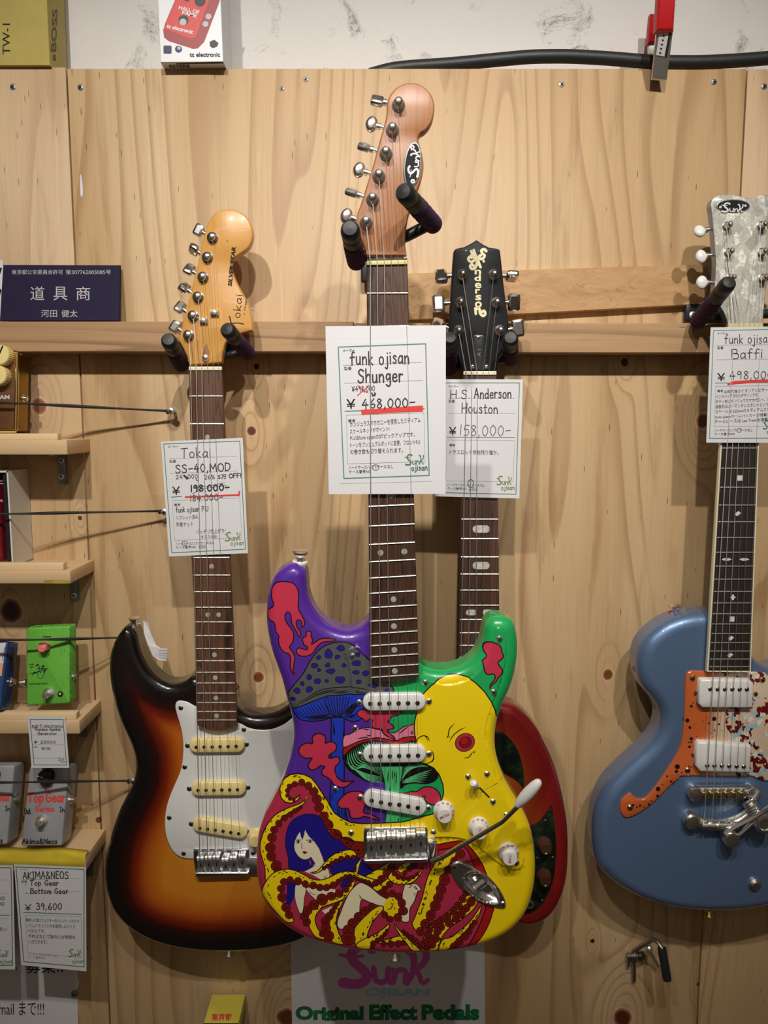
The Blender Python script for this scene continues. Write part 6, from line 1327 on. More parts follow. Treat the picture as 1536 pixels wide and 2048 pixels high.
dn = Vector((0, .012, 0)); b.add([A, B_, C_, D_, A+dn, B_+dn, C_+dn, D_+dn], [(0, 1, 2, 3), (7, 6, 5, 4), (0, 4, 5, 1), (1, 5, 6, 2), (2, 6, 7, 3), (3, 7, 4, 0)], 0, False)
b.build('headstock_ramp', m_roast, hd)
b = MB(); e = zt(620, 140, .20506)([(1000, 925)])[0]; b.prism(circle(e[0], e[1], 46.5, 44, 17.6, math.radians(-84)), .252, .2538, 1, 1, bev=.0005); f = Flat(.2538)
b.flat([circle(e[0], e[1], 43.0, 44, 14.6, math.radians(-84))], f, .0001, 0)
logo(b, *h5([(1055, 1050)])[0], 56, 22, f, .0003, 2, ang=84, lw=1.25)
b.flat([circle(*h5([(1003, 1085)])[0], 4.6, 14), circle(*h5([(998, 752)])[0], 4.6, 14)], f, .0003, 2); b.flat([circle(*h5([(1003, 1085)])[0], 1.4, 8), circle(*h5([(998, 752)])[0], 1.4, 8)], f, .0005, 0)
b.build('logo_badge', [m_blackink, m_zinc, m_paper], hd)
posts3 = h5([(548, 1490), (610, 1265), (672, 1040), (740, 820), (803, 590), (862, 345)]); btn3 = h5([(355, 1425), (405, 1195), (478, 975), (528, 752), (600, 530), (655, 302)])
for i, (p, q) in enumerate(zip(posts3, btn3)):
    tuner(g3, p, q, .2525, .2445, (m_nickel, m_nickel), kind='kidney' if i % 2 == 0 else 'facet', size=(.0064, .0086, .0048) if i % 2 == 0 else (.0068, .0062, .0036), yaw=[.05, 1.1, .1, 1.0, .1, .6][i], h=.012, r=.0044)
for c0, c1_, poles in [((450, 305), (1232, 295), [(432, 315), (592, 315), (755, 310), (914, 308), (1075, 306), (1237, 305)]), ((455, 1195), (1238, 1187), [(444, 1215), (602, 1210), (764, 1210), (923, 1203), (1082, 1200), (1245, 1198)]), ((465, 1955), (1243, 2096), [(455, 1965), (615, 1995), (768, 2025), (926, 2035), (1080, 2064), (1240, 2089)])]:
    pickup(g3, c1([c0])[0], c1([c1_])[0], 17.2, DP+.0062, .0062, (m_white, m_polesteel), c1(poles), pole_r=.0026)
for p in [(493, 780), (808, 775), (496, 1016), (808, 1012), (498, 1208), (806, 1255)]: pscrew(pk, z1([p])[0], DP, .0038, m_nickel, rot=p[0], dome=.6)
b2 = zt(700, 1640, .13021)
bridge(g3, b2([(208, 190), (215, 140), (240, 120), (1165, 112), (1195, 140), (1200, 330), (1205, 640), (1180, 655), (270, 672), (215, 650), (208, 400)]), [(*b2([(x, y)])[0], b2([(x, y1)])[0][1]) for x, y, y1 in [(327, 262, 572), (477, 245, 555), (632, 232, 538), (785, 240, 548), (937, 212, 520), (1090, 190, 496)]], .0050, DB+.0024, (m_chrome, pm('satin_nickel', (0.84, 0.82, 0.78, 1), 0.42, 1.0)), b2([(0, 175)])[0][1], b2([(212, 615), (1205, 590), (1195, 655), (270, 678), (225, 655)]))
strings(g3, posts3, [(x, 525) for x in (740.6, 754.7, 768.7, 782.6, 796.4, 810)], b2([(327, 335), (478, 320), (632, 310), (780, 318), (932, 290), (1080, 262)]), .2686, .2700, .2600, GA, (m_wound, m_plain), [1, 0, 0, 0, 0, 1])
# tremolo arm and its block
ta = thing_part('tremolo_arm', W(*z6([(470, 550)])[0], DB+.006), g3)
b = MB(); b.prism(z6([(432, 375), (500, 372), (515, 395), (512, 520), (490, 565), (450, 560), (440, 500)]), DB+.0005, DB+.012, bev=.0025); b.build('arm_block', m_chrome, ta)
dq = [.016, .020, .026, .034, .040, .043, .047, .052]; pq = z6([(468, 555), (560, 520), (700, 432), (880, 330), (1040, 235), (1100, 200), (1160, 140), (1250, 50)])
path = np.array([tuple(W(*p, DB+q)) for p, q in zip(pq, dq)]); tt = np.arange(8); t2 = np.linspace(0, 7, 40); path = np.stack([np.interp(t2, tt, path[:, k]) for k in range(3)], 1)
for _ in range(2): path[1:-1] = (path[:-2]+2*path[1:-1]+path[2:])/4
b = MB(); b.tube([Vector(p) for p in path], .0027, 12); b.build('arm_rod', m_chrome, ta)
b = MB(); p0, p1 = W(1034, 1611, DB+.0515), W(1080, 1561, DB+.062); L = (p1-p0).length; b.lathe(p0, p1-p0, [(.0035, 0), (.0046, L*.06), (.0062, L*.35), (.0064, L*.55), (.0056, L*.8), (.0040, L*.95), (.0020, L*1.0), (.0001, L*1.01)], 20); b.build('arm_tip', m_white, ta)
# jack dish
JO = z8([(390, 330), (420, 290), (480, 265), (540, 270), (620, 310), (720, 370), (860, 450), (960, 550), (1050, 670), (1100, 800), (1095, 850), (1060, 866), (950, 852), (840, 822), (720, 762), (620, 682), (500, 592), (420, 482), (388, 410)])
JR = z8([(540, 545), (590, 450), (660, 405), (750, 410), (850, 470), (960, 580), (1030, 710), (1022, 775), (960, 800), (860, 790), (740, 740), (620, 650)])
jo = resample(Wnp(catmull(JO, True, 5), DB)[:, [0, 2]], .0018); jr = resample(Wnp(catmull(JR, True, 5), DB)[:, [0, 2]], .0015)
lo, hi = jo.min(0), jo.max(0); gx, gz = np.meshgrid(np.arange(lo[0], hi[0], .0014), np.arange(lo[1], hi[1], .0014)); G = np.stack([gx.ravel(), gz.ravel()], 1); G = G[inside(G, jo)]; G = G[segdist(G, jo)[0] > .0012]
A = np.vstack([jo, jo-outline_normals(jo)*.0012, jr, G]); n0 = len(jo)
r = delaunay_2d_cdt([Vector((float(p[0]*1000), float(p[1]*1000))) for p in A], [(i, (i+1) % n0) for i in range(n0)], [], 1, 1e-4)
V = np.array([tuple(v) for v in r[0]])/1000; dj = segdist(V, jo)[0]; dr = segdist(V, jr)[0]; ir = inside(V, jr)
t = np.clip(dr/.0065, 0, 1); dep = np.where(ir, -.0075*(t*t*(3-2*t)), .0009*np.exp(-(dr/.0018)**2)); ax = (V-jr.mean(0))@np.array([.62, -.78]); dep = np.where(ir, dep+.0022*t*np.clip(np.cos(ax*330), 0, 1), dep)
hh = .0022*np.sqrt(np.clip(1-(1-np.clip(dj/.0012, 0, 1))**2, 0, 1))+.0002
b = MB(); b.add([Vector((p[0], -(DB+q), p[1])) for p, q in zip(V, hh+dep)], [tuple(f) for f in r[2]]); jp = b.build('jack_plate', m_chrome, g3, sharp=0)
for p in [(437, 340), (1060, 818)]: pscrew(jp, z8([p])[0], DB+.0022, .0036, m_nickel, rot=p[0], dome=.6)
b = MB(); c = W(*z8([(690, 490)])[0], DB-.0045); ax_ = Vector((.45, -.6, -.5)); b.lathe(c, ax_, [(.0062, 0), (.0062, .0025), (.0042, .0027), (.0042, .004), (.003, .0041)], 16); b.build('jack_socket', m_nickel, jp)
# knobs
m_knobprint = pm('magenta_knob_print', srgb(190, 40, 110), .5)
def strat_knob(p, word, ang, name):
    kt = thing_part(name, W(*p, DP), g3); c = W(*p, DP)
    b = MB(); b.lathe(c, (0, -1, 0), [(.0118, 0), (.0120, .0015), (.0112, .0030), (.0094, .0042), (.0088, .0075), (.0082, .0125), (.0078, .0136), (.0001, .0138)], 36, 0); b.build('knob_body', m_white, kt, sharp=50)
    b = MB(); f = Flat(DP+.0138); q = p; r_ = ray(0, 0)
    tp = c+Vector((0, -.0138, 0)); u = tp.x; dy = CAM_D-(DP+.0138)
    def proj(P):
        v = P-Vector((0, -CAM_D, CAM_H)); d = v.y*CT-v.z*ST; h = v.y*ST+v.z*CT
        return (IMW/2+FPX*v.x/d, IMH/2-FPX*h/d)
    px, py = proj(tp); a = math.radians(ang); wl = 22 if len(word) > 4 else 17
    txt(b, word, px-wl/2*math.cos(a)+3*math.sin(a), py+wl/2*math.sin(a)+3*math.cos(a), wl, 5.4, f, .0002, 0, ang=ang, bold=.02)
    sk = Flat(DP+.0036)
    for k, ch in enumerate(['10', '9', '8', '7', '6', '5']):
        aa = math.radians(128-k*30); o = c+Vector((math.cos(aa)*.0102, -.0042, math.sin(aa)*.0102)); qx, qy = proj(o)
        txt(b, ch, qx-2.3, qy+2, 4.6, 4.8, Flat(DP+.0044), 0, 0)
    b.build('knob_lettering', m_knobprint, kt)
strat_knob((887.5, 1620.5), 'VOLUME', 205-180+180, 'volume_knob'); strat_knob((957, 1653), 'TONE', 265, 'tone_knob'); strat_knob((1016.5, 1704.5), 'TONE', 268, 'tone_knob')
sw = thing_part('pickup_selector', W(960, 1578, DP), g3)
b = MB(); b.stroke(z3([(622, 1722), (735, 1835)]), 3.2, Flat(DP), .0002, smooth=False); b.build('slot', m_blackink, sw)
b = MB(); q0, q1 = W(*z3([(640, 1742)])[0], DP), W(*z3([(590, 1706)])[0], DP+.014); ax_ = (q1-q0); L = ax_.length; b.lathe(q0, ax_, [(.0012, 0), (.0014, L*.5), (.0034, L*.55), (.0044, L*.75), (.0045, L*.95), (.0035, L*1.08), (.0001, L*1.13)], 18); b.build('switch_tip', m_white, sw)
strap_button(g3, W(*z1([(226, 140)])[0], DB-.020)+Vector((0, 0, -.001)), m_nickel, (0.08, -.2, 1), r=.0085, washer=m_white)
strap_button(g3, W(*z1([(655, 1896)])[0], DB-.022)+Vector((0, 0, .002)), m_nickel, (0, -.1, -1))

# ================================================================ hangers
hanger([(361, 727), (493, 703)], [(337, 680), (455, 659)], .052, .125, (436, 672), RT, 'black guitar hanger with purple sleeves holding the sunburst guitar', stem_c=(428, 714))
hanger([(712, 520), (864, 446)], [(700, 458), (808, 384)], .225, .306, (765, 541), .0125, 'black guitar hanger with purple sleeves holding the painted guitar', stem_c=(782, 486), plate_wh=(.029, .017))
hanger([(898, 735), (1021, 716)], [(900, 676), (1021, 676)], .055, .125, (960, 676), RT, 'black guitar hanger with purple sleeves holding the black headstock', stem_c=(960, 724))
hanger([(1398, 640), (1566, 626)], [(1457, 566), (1600, 560)], .058, .150, (1410, 624), .004, 'black guitar hanger with purple sleeves holding the blue guitar', stem_c=(1480, 628), plate_wh=(.030, .0125), screw_px=(1386, 630))

# ================================================================ price cards
class Card:
    def __init__(s, corners, d, label, tr, k, ang=0.0, group=None, plane=None, bow=0.0):
        """corners: px tl,tr,br,bl; tr/k: traced coordinates -> px and their scale"""
        s.tr, s.k, s.ang = tr, k, ang
        s.pl = plane or Flat(d)
        C = [s.pl.at(x, y) for x, y in corners]
        s.o = thing('price_card', (C[2]+C[3])/2, label, 'price card', group)
        b = MB(); b.prism3(C, s.pl.n, .0004); b.build('card', m_card, s.o)
        s.mbs = {}
    def mb(s, key): return s.mbs.setdefault(key, MB())
    def P(s, pts): return s.tr(pts)
    def pen(s, t, x, y, h, width=None, w=10, ink='pen', ang=None, seed=1, jit=.35):
        q = s.P([(x, y)])[0]; hw(s.mb(ink), t, q[0], q[1], h*s.k, s.pl, w*s.k*.92, 0, s.ang if ang is None else ang, width=width*s.k if width else None, off=.00035, jit=jit, seed=seed)
    def jp(s, t, x, y, width, h, ink='pen', bold=0.0, shear=0.0, ang=None, off=.0003):
        q = s.P([(x, y)])[0]; txt(s.mb(ink), t, q[0], q[1], width*s.k, h*s.k, s.pl, off, 0, s.ang if ang is None else ang, bold, shear)
    def line(s, pts, w, ink, smooth=False, off=.0002): s.mb(ink).stroke(s.P(pts), w*s.k, s.pl, off, 0, smooth=smooth)
    def frame(s, pts, w, ink): 
        for a, b_ in zip(pts, pts[1:]+pts[:1]): s.line([a, b_], w, ink)
    def logo(s, x, y, w, h, ink='olive', lw=.72):
        q = s.P([(x, y)])[0]; logo(s.mb(ink), q[0], q[1], w*s.k, h*s.k, s.pl, .0003, 0, s.ang, lw)
    def done(s):
        M = {'pen': (m_penink, 'handwritten_text'), 'print': (m_blackink, 'printed_text'), 'green': (m_greenink, 'printed_border'), 'teal': (m_tealink, 'printed_border'), 'olive': (m_oliveink, 'logo'), 'grey': (m_greyline, 'printed_lines'), 'red': (m_redink, 'red_marker_line')}
        for k, m in s.mbs.items():
            if m.f or m.pend: m.build(M[k][1], M[k][0], s.o)
        return s.o
# sunburst guitar's card
t = zt(310, 860, .13184)
c = Card(t([(92, 175), (1330, 118), (1410, 1868), (212, 1918)]), .0908, 'handwritten price card with 184.000 under a red line, tucked in the sunburst guitar strings', t, .13184, 2.2, 'price cards on the guitars')
c.frame([(132, 212), (1285, 168), (1372, 1808), (255, 1862)], 10, 'green')
c.jp('メーカー', 195, 270, 155, 36, 'print'); c.jp('型番', 220, 495, 98, 46, 'print'); c.jp('備考', 288, 1155, 95, 44, 'print')
for q in [[(210, 436), (1240, 398)], [(228, 662), (1250, 620)]]: c.line(q, 3, 'grey')
c.frame([(260, 1072), (1285, 1030), (1318, 1636), (300, 1676)], 3, 'grey')
c.pen('Tokai', 400, 425, 150, 450, 13, seed=3); c.pen('SS-40,MOD', 312, 650, 120, 830, 16, seed=4)
c.pen('24 ,000', 318, 745, 62, 330, 9, seed=5); c.pen('26%', 750, 748, 66, 160, 9); c.pen('OFF!', 1125, 728, 66, 185, 14); c.jp('5万', 955, 738, 130, 70, 'print', .02)
c.line([(440, 690), (490, 735)], 30, 'pen'); c.line([(620, 745), (640, 772), (660, 748)], 10, 'pen')
c.jp('¥', 262, 985, 122, 125, 'print'); c.line([(248, 1018), (398, 1008)], 10, 'green')
c.pen('198.000-', 540, 935, 95, 590, 22, seed=7); c.line([(580, 885), (800, 850), (1060, 800)], 7, 'pen', True); c.line([(640, 900), (1090, 840)], 6, 'pen'); c.line([(570, 965), (640, 930), (680, 920)], 8, 'pen', True)
c.line([(462, 1018), (1255, 985)], 26, 'red', off=.00025); c.line([(1272, 995), (1280, 935)], 26, 'red', off=.00025)
c.pen('184.000-', 530, 1080, 95, 500, 11, seed=8)
c.pen('funk ojisan P.U', 318, 1248, 78, 490, 10, seed=9); c.jp('リフレット済み', 328, 1358, 325, 66); c.jp('牛骨ナット', 322, 1468, 255, 78)
c.jp('バッチリ仕上がり!', 625, 1572, 445, 70); c.jp('オススメ品!', 700, 1645, 240, 52)
c.jp('ハードケース/ソフトケース/なし', 318, 1750, 580, 46, 'print'); c.jp('ケース番号NO', 318, 1800, 300, 42, 'print'); c.pen('025', 665, 1792, 44, 100, 6)
c.line(circle(450, 1720, 42, 14, 34)+[(492, 1720)], 7, 'pen'); c.logo(1060, 1690, 240, 140); c.pen('ojisan', 1150, 1748, 66, 200, 9, 'olive'); c.done()
# painted guitar's card on its white board
t = zt(640, 640, .17579)
c = Card(t([(62, 70), (1432, 60), (1428, 1978), (100, 1982)]), .2704, 'large white board with the 468,000 price card, tucked in the painted guitar strings', t, .17579, 1.6, 'price cards on the guitars')
c.o.children[0].name = 'backing_board'
bb = MB(); bb.prism3([W(*p, .2707) for p in t([(190, 255), (1245, 232), (1280, 1835), (228, 1862)])], (0, -1, 0), .0002); bb.build('card', m_card, c.o)
c.pl = Flat(.2707)
c.frame([(208, 308), (1202, 270), (1242, 1768), (272, 1802)], 11, 'teal')
c.jp('メーカー', 262, 362, 135, 34, 'print'); c.jp('型番', 275, 568, 85, 40, 'print'); c.jp('備考', 318, 1165, 85, 40, 'print')
for q in [[(262, 515), (1160, 482)], [(275, 720), (1172, 686)]]: c.line(q, 3, 'grey')
c.frame([(298, 1082), (1182, 1055), (1195, 1612), (316, 1636)], 3, 'grey')
c.pen('funk ojisan', 345, 512, 150, 670, 16, seed=11); c.pen('Shunger', 432, 712, 150, 510, 18, seed=12)
c.pen('¥498,000', 362, 815, 62, 262, 7, seed=13); c.line([(432, 745), (490, 800), (545, 825)], 9, 'red', True, .0004); c.line([(560, 742), (500, 795), (425, 858)], 9, 'red', True, .0004)
c.line([(590, 830), (600, 865), (632, 840)], 16, 'pen'); c.line([(622, 825), (625, 862)], 14, 'pen')
c.jp('¥', 302, 1010, 102, 110, 'print'); c.line([(286, 1038), (1185, 1008)], 11, 'teal'); c.pen('468,000-', 478, 1005, 105, 605, 14, seed=14)
c.mb('red').flat([c.P([(465, 1022), (700, 1005), (1172, 972), (1172, 1042), (800, 1055), (475, 1080)])], c.pl, .00025)
c.jp('ホンジュラスマホガニーを使用したミディアム', 342, 1214, 805, 62, ang=4.0); c.jp('スケールネックがポイント!', 340, 1292, 455, 56, ang=4); c.jp('P.Uはfunk ojisanのSTピックアップです。', 345, 1365, 735, 62, ang=3.4)
c.jp('トーンをプッシュプルポットに変更、フロントP.U', 345, 1448, 795, 58, ang=2.8); c.jp('の巻き数も切り替えられます。', 345, 1525, 600, 58, ang=2.2)
c.jp('ハードケース/ソフトケース/なし', 328, 1698, 505, 42, 'print'); c.jp('ケース番号NO', 328, 1745, 255, 40, 'print'); c.line(circle(632, 1678, 36, 16, 32)+[(668, 1678)], 6, 'pen')
c.logo(968, 1655, 215, 128, 'green'); c.pen('ojisan', 1042, 1712, 62, 180, 11, 'green'); c.done()
# black-headed guitar's card
t = zt(880, 740, .13187)
c = Card(t([(-60, 140), (1258, 142), (1204, 1948), (-80, 1915)]), .0965, 'price card reading 158,000 in the strings below the black headstock', t, .13187, -0.8, 'price cards on the guitars')
c.frame([(-20, 195), (1205, 195), (1152, 1885), (-40, 1858)], 10, 'green')
c.jp('メーカー', 130, 262, 150, 36, 'print'); c.jp('型番', 130, 490, 95, 46, 'print'); c.jp('備考', 138, 1158, 92, 44, 'print')
for q in [[(125, 428), (1140, 430)], [(122, 658), (1145, 660)]]: c.line(q, 3, 'grey')
c.frame([(110, 1060), (1132, 1072), (1108, 1698), (85, 1680)], 3, 'grey')
c.pen('H.S.', 155, 430, 130, 300, 14, seed=21, ang=0); c.pen('Anderson', 520, 430, 150, 560, 17, seed=22, ang=0); c.pen('Houston', 330, 655, 150, 545, 15, seed=23, ang=0)
c.jp('¥', 135, 985, 112, 122, 'print'); c.line([(110, 1018), (1140, 1022)], 10, 'teal'); c.pen('158,000-', 295, 990, 160, 780, 10, seed=24, ang=-1)
c.jp('トラスロッド余裕残り僅か。', 145, 1272, 740, 74); c.jp('ハードケース/ソフトケース/なし', 110, 1760, 575, 44, 'print'); c.jp('ケース番号NO', 112, 1812, 290, 40, 'print'); c.pen('602', 440, 1830, 48, 130, 6); c.line(circle(468, 1722, 44, 16, 60)+[(512, 1722)], 10, 'pen')
c.logo(858, 1745, 225, 140); c.pen('ojisan', 930, 1815, 66, 200, 10, 'olive', ang=0); c.done()
# blue guitar's card
t = zt(1400, 630, .13178)
c = Card(t([(162, 188), (1340, 170), (1300, 1940), (95, 1936)]), .1044, 'price card reading 498,000 in the blue guitar strings at the right edge', t, .13178, 0.6, 'price cards on the guitars')
c.frame([(205, 238), (1290, 212), (1255, 1868), (145, 1872)], 10, 'teal')
c.jp('メーカー', 265, 295, 150, 36, 'print'); c.jp('型番', 262, 515, 95, 44, 'print'); c.jp('備考', 260, 1172, 92, 44, 'print')
for q in [[(248, 458), (1250, 446)], [(242, 680), (1245, 670)]]: c.line(q, 3, 'grey')
c.frame([(238, 1080), (1230, 1072), (1200, 1690), (218, 1696)], 3, 'grey')
c.pen('funk ojisan', 375, 432, 140, 720, 12, seed=31); c.pen('Baffi', 480, 660, 145, 470, 14, seed=32)
c.jp('¥', 262, 1000, 120, 120, 'print'); c.line([(232, 1032), (1245, 1024)], 10, 'teal'); c.pen('498,000-', 450, 975, 120, 760, 12, seed=33)
c.mb('red').flat([c.P([(415, 1040), (520, 1000), (800, 985), (1240, 965), (1240, 1010), (800, 1030), (540, 1050), (420, 1070)])], c.pl, .00025)
for k, s_ in enumerate(['60年代後のイタリアンビザールに', 'インスパイアされたデザインです。', 'ボディ材はホンジュラスマホガニー、ネック材', '指板材はカリマンタンエボニーという希少材', 'スケールは 625mmのミディアムスケール', 'funk ojisanのハムバッカーが搭載され', 'テールピースは Les Tremを搭載し']):
    wd = [850, 650, 960, 950, 930, 900, 860][k]; c.jp(s_, 370 if k == 0 else 245-k*3, 1188+k*76, wd if k else 760, 58, ang=2.6)
c.jp('ハードケース/ソフトケース/なし', 220, 1772, 580, 46, 'print'); c.jp('ケース番号NO', 218, 1824, 310, 42, 'print'); c.line(circle(595, 1750, 38, 14, 32)+[(633, 1750)], 6, 'pen')
c.logo(955, 1735, 220, 140, 'green'); c.pen('ojisan', 1020, 1795, 60, 180, 10, 'green'); c.done()

# ================================================================ shelves at the left
m_pine = wood('pale_pine', srgb(212, 180, 136), srgb(168, 124, 78), srgb(224, 196, 154), axis='x', ring=9, field=(9.0, .6), rough=.6, contrast=.6, streak=.25, seed=3.3)
m_pinelip = wood('pine_batten', srgb(224, 194, 148), srgb(184, 140, 92), srgb(234, 208, 166), axis='x', ring=8, field=(12, .5), rough=.6, contrast=.5, streak=.2, seed=6.1)
m_glue = pm('old_yellow_tape_residue', srgb(176, 152, 62), .5, noise=(60, .2))
XL = -.72
def shelf(fr, br_, ytop, ybot, lip_r, lip_y, label, bracket_px, bracket_y1, screws, glue=None):
    """fr: px x of the front right corner; br_: px of the back right corner"""
    # depth from the two right-hand corners
    d = CAM_D-CAM_D*(br_-768)/(fr-768)
    A = W(fr, ybot, d); zt_ = W(fr, ytop, d).z; zb = A.z; xr_ = A.x
    root = thing('wall_shelf', (xr_-.1, -d/2, zb), label, 'shelf', 'small pine shelves for pedals')
    b = MB(); b.rbox(((XL+xr_)/2, -d/2, (zt_+zb)/2), ((xr_-XL)/2, d/2, (zt_-zb)/2), .0015, seg=2); b.build('board', m_pine, root)
    q = W(lip_r, lip_y[1], d-.004); zl = W(lip_r, lip_y[0], d-.004).z
    b = MB(); b.rbox(((XL+q.x)/2, -(d-.004-.006), (zl+zt_)/2), ((q.x-XL)/2, .006, (zl-zt_)/2), .001, seg=2); b.build('lip', m_pinelip, root)
    bx0, bx1 = W(bracket_px[0], ybot+20, .003).x, W(bracket_px[1], ybot+20, .003).x; z1_ = W(bracket_px[0], bracket_y1, .003).z
    bk = thing_part('bracket', ((bx0+bx1)/2, 0, zb), root)
    b = MB(); b.rbox(((bx0+bx1)/2, -.0016, (zb+z1_)/2), ((bx1-bx0)/2, .0016, (zb-z1_)/2), .0008, seg=2); b.rbox(((bx0+bx1)/2, -d*.36, zb-.0016), ((bx1-bx0)/2, d*.36, .0016), .0008, seg=2); b.build('angle_plate', m_zinc, bk)
    for sx, sy in screws:
        b = MB(); screw_head(b, W(sx, sy, .0032), .0042, rot=sx*.3); b.build('screw', [m_steel, m_blackink], bk)
    if glue:
        b = MB(); f = Flat(glue[0] if glue[0] < 1 else d); b.flat([glue[1]], Flat(d+.0002), .0001); b.build('tape_residue', m_glue, root)
    return root, d, zt_
sh1, ds1, zs1 = shelf(135, 181, 880, 909.5, 115.5, (867, 880), 'top pine shelf at the left, under the bronze pedal', (116, 132), 968, [(123, 921), (123, 953)])
sh2, ds2, zs2 = shelf(141.5, 190, 1142, 1167.5, 127, (1126.5, 1141), 'second pine shelf from the top, under the white box', (139, 157), 1201, [(148, 1191)], glue=(0, [(87, 1160), (120, 1159.5), (141, 1162), (141, 1167), (90, 1167)]))
sh3, ds3, zs3 = shelf(160, 205, 1442, 1468, 153, (1426, 1441.5), 'third pine shelf from the top, under the green pedal', (157, 173), 1474, [])
sh4, ds4, zs4 = shelf(172.5, 215, 1716, 1743, 166, (1708, 1716), 'lowest pine shelf at the left, edged with yellow tape, under the silver pedals', (170, 186), 1752, [])
# yellow tape over the lowest shelf's edge
m_tape = pm('yellow_masking_tape', srgb(222, 196, 56), .5, noise=(40, .12))
d = ds4; P_ = lambda x, y, dd=0.0: W(x, y, d+.0006+dd)
b = MB(); tp = [(XL, 1707), (20, 1706), (60, 1709), (110, 1706), (171, 1712)]; bt = [(XL, 1732), (20, 1735), (24, 1733), (110, 1735), (168, 1737)]
v = []; 
for (x0, y0), (x1_, y1_) in zip(tp, bt):
    x0 = -40 if x0 == XL else x0; x1_ = -40 if x1_ == XL else x1_
    a = P_(x0, y0); v += [Vector((a.x, -(d-.012), a.z+.0012)), Vector((a.x, -(d-.0004), a.z+.0015)), P_(x1_, (y0+y1_)/2, .0004), P_(x1_, y1_, .0012)]
f_ = [(4*i+k, 4*i+k+1, 4*i+4+k+1, 4*i+4+k) for i in range(4) for k in range(3)]
b.add(v, f_); o = b.build('masking_tape', m_tape); o['label'] = 'strip of yellow masking tape along the lowest shelf edge'; o['category'] = 'tape'
md = o.modifiers.new('thickness', 'SOLIDIFY'); md.thickness = .0004

# ---------------------------------------------------------------- pedals and boxes on the shelves
def pedal_box(name, fr, dt, db, thick, mats, label, r=.004, cat='effects pedal', group=None):
    """fr: front face px tl,tr,br,bl; dt/db: depth of its top and bottom edge; body pushed back along its own normal"""
    C = [W(*fr[0], dt), W(*fr[1], dt), W(*fr[2], db), W(*fr[3], db)]
    u = (C[1]-C[0]+C[2]-C[3]).normalized(); w = (C[0]-C[3]+C[1]-C[2]).normalized(); n = u.cross(w).normalized()
    if n.y > 0: n = -n
    pl = Plane(C[0], C[1], C[2]); n = pl.n
    root = thing(name, (C[2]+C[3])/2, label, cat, group)
    b = MB(); b.prism3(C_round(C, r), n, thick, 0, len(mats)-1, bev=min(r*.6, .003)); b.build('enclosure', mats, root, sharp=40)
    return root, pl, n, C
def C_round(C, r, k=4):
    out = []
    for i in range(4):
        p, a, c_ = C[i], C[i-1], C[(i+1) % 4]; ua, uc = (a-p).normalized()*r, (c_-p).normalized()*r
        for j in range(k+1):
            t = j/k; out.append((p+ua)*(1-t)**2+p*2*t*(1-t)+(p+uc)*t*t)
    return out
def knobp(root, pl, px, r, h, mats, name='knob', n_=20, skirt=0, pointer=None, flute=0):
    c = pl.at(*px); b = MB()
    pr = [(r, 0), (r*.98, h*.75), (r*.9, h*.96), (r*.82, h), (.0001, h)]
    if flute:
        up = Vector((0, 0, 1)); a = pl.n.cross(up).normalized(); q = pl.n.cross(a); v = []; f = []; K = flute*2
        for rr, hh in [(1, 0), (.97, .85), (.93, .93)]: v += [c+pl.n*(hh*h)+(a*math.cos(2*math.pi*k/K)+q*math.sin(2*math.pi*k/K))*r*rr*(1 if k % 2 else .955) for k in range(K)]
        for i in range(2):
            for k in range(K): f.append((i*K+k, i*K+(k+1) % K, (i+1)*K+(k+1) % K, (i+1)*K+k))
        f.append([2*K+k for k in range(K)]); b.add(v, f, 0, False); b.lathe(c+pl.n*(h*.9), pl.n, [(r*.93, 0), (r*.86, h*.09), (.0001, h*.1)], 28, 0)
    else: b.lathe(c, pl.n, pr, n_)
    if pointer is not None:
        up = Vector((0, 0, 1)); a = pl.n.cross(up).normalized(); q = a.cross(pl.n).normalized(); an = math.radians(pointer); dr = q*math.cos(an)+a*math.sin(an); sd = dr.cross(pl.n)
        b.box(c+pl.n*(h+.0002)+dr*r*.5, (r*.42, r*.06, .0004), (dr, sd, pl.n), 1)
    return b.build(name, mats, root, sharp=30)
def footswitch(root, pl, px, r=.006):
    c = pl.at(*px); b = MB(); n = pl.n
    b.lathe(c, n, [(r*1.45, 0), (r*1.45, .0010), (r*1.1, .0014)], 20); b.lathe(c, n, [(r*1.15, .001), (r*1.15, .0042), (r*.9, .0046), (r*.9, .0075)], 6)
    b.lathe(c, n, [(r*.82, .006), (r*.82, .0125), (r*.72, .0138), (.0001, .0140)], 20); return b.build('footswitch', m_nickel, root)
def jackp(root, p, ax, name='jack'):
    b = MB(); b.lathe(p, ax, [(.0062, 0), (.0062, .0014), (.0050, .0016), (.0050, .0042), (.0036, .0046), (.0036, .0085), (.0028, .009), (.0018, .0085)], 14); return b.build(name, m_nickel, root)
# bronze pedal
m_bronze = pm('brushed_bronze', srgb(116, 78, 50), .42, .7, noise=(25, .25)); m_goldside = pm('dull_gold_side', srgb(150, 118, 62), .25, .95); m_goldrim = pm('polished_gold_rim', (.86, .70, .30, 1), .12, 1.0)
ro, pl, n, C = pedal_box('effects_pedal', [(-90, 704), (34, 704), (31, 862), (-90, 862)], .062, .066, .034, [m_bronze, m_goldside], 'bronze pedal with cream knobs and polished gold rim on the top shelf')
b = MB(); e = .0022
for a, c_ in ((C[0], C[1]), (C[1], C[2]), (C[2], C[3])): b.tube([a-n*.001, c_-n*.001], .0026, 10)
b.build('rim', m_goldrim, ro)
for p, an in [((8, 712), -25), ((3, 752), 8)]: knobp(ro, pl, p, .0135, .013, [m_cream, m_blackink], pointer=an, flute=34)
b = MB(); txt(b, 'DREAM', -26, 798, 45, 8, pl, .0002, 0, bold=.02); b.build('lettering', m_paper, ro)
jackp(ro, W(40, 797, .045)+Vector((.001, 0, 0)), (1, 0, 0))
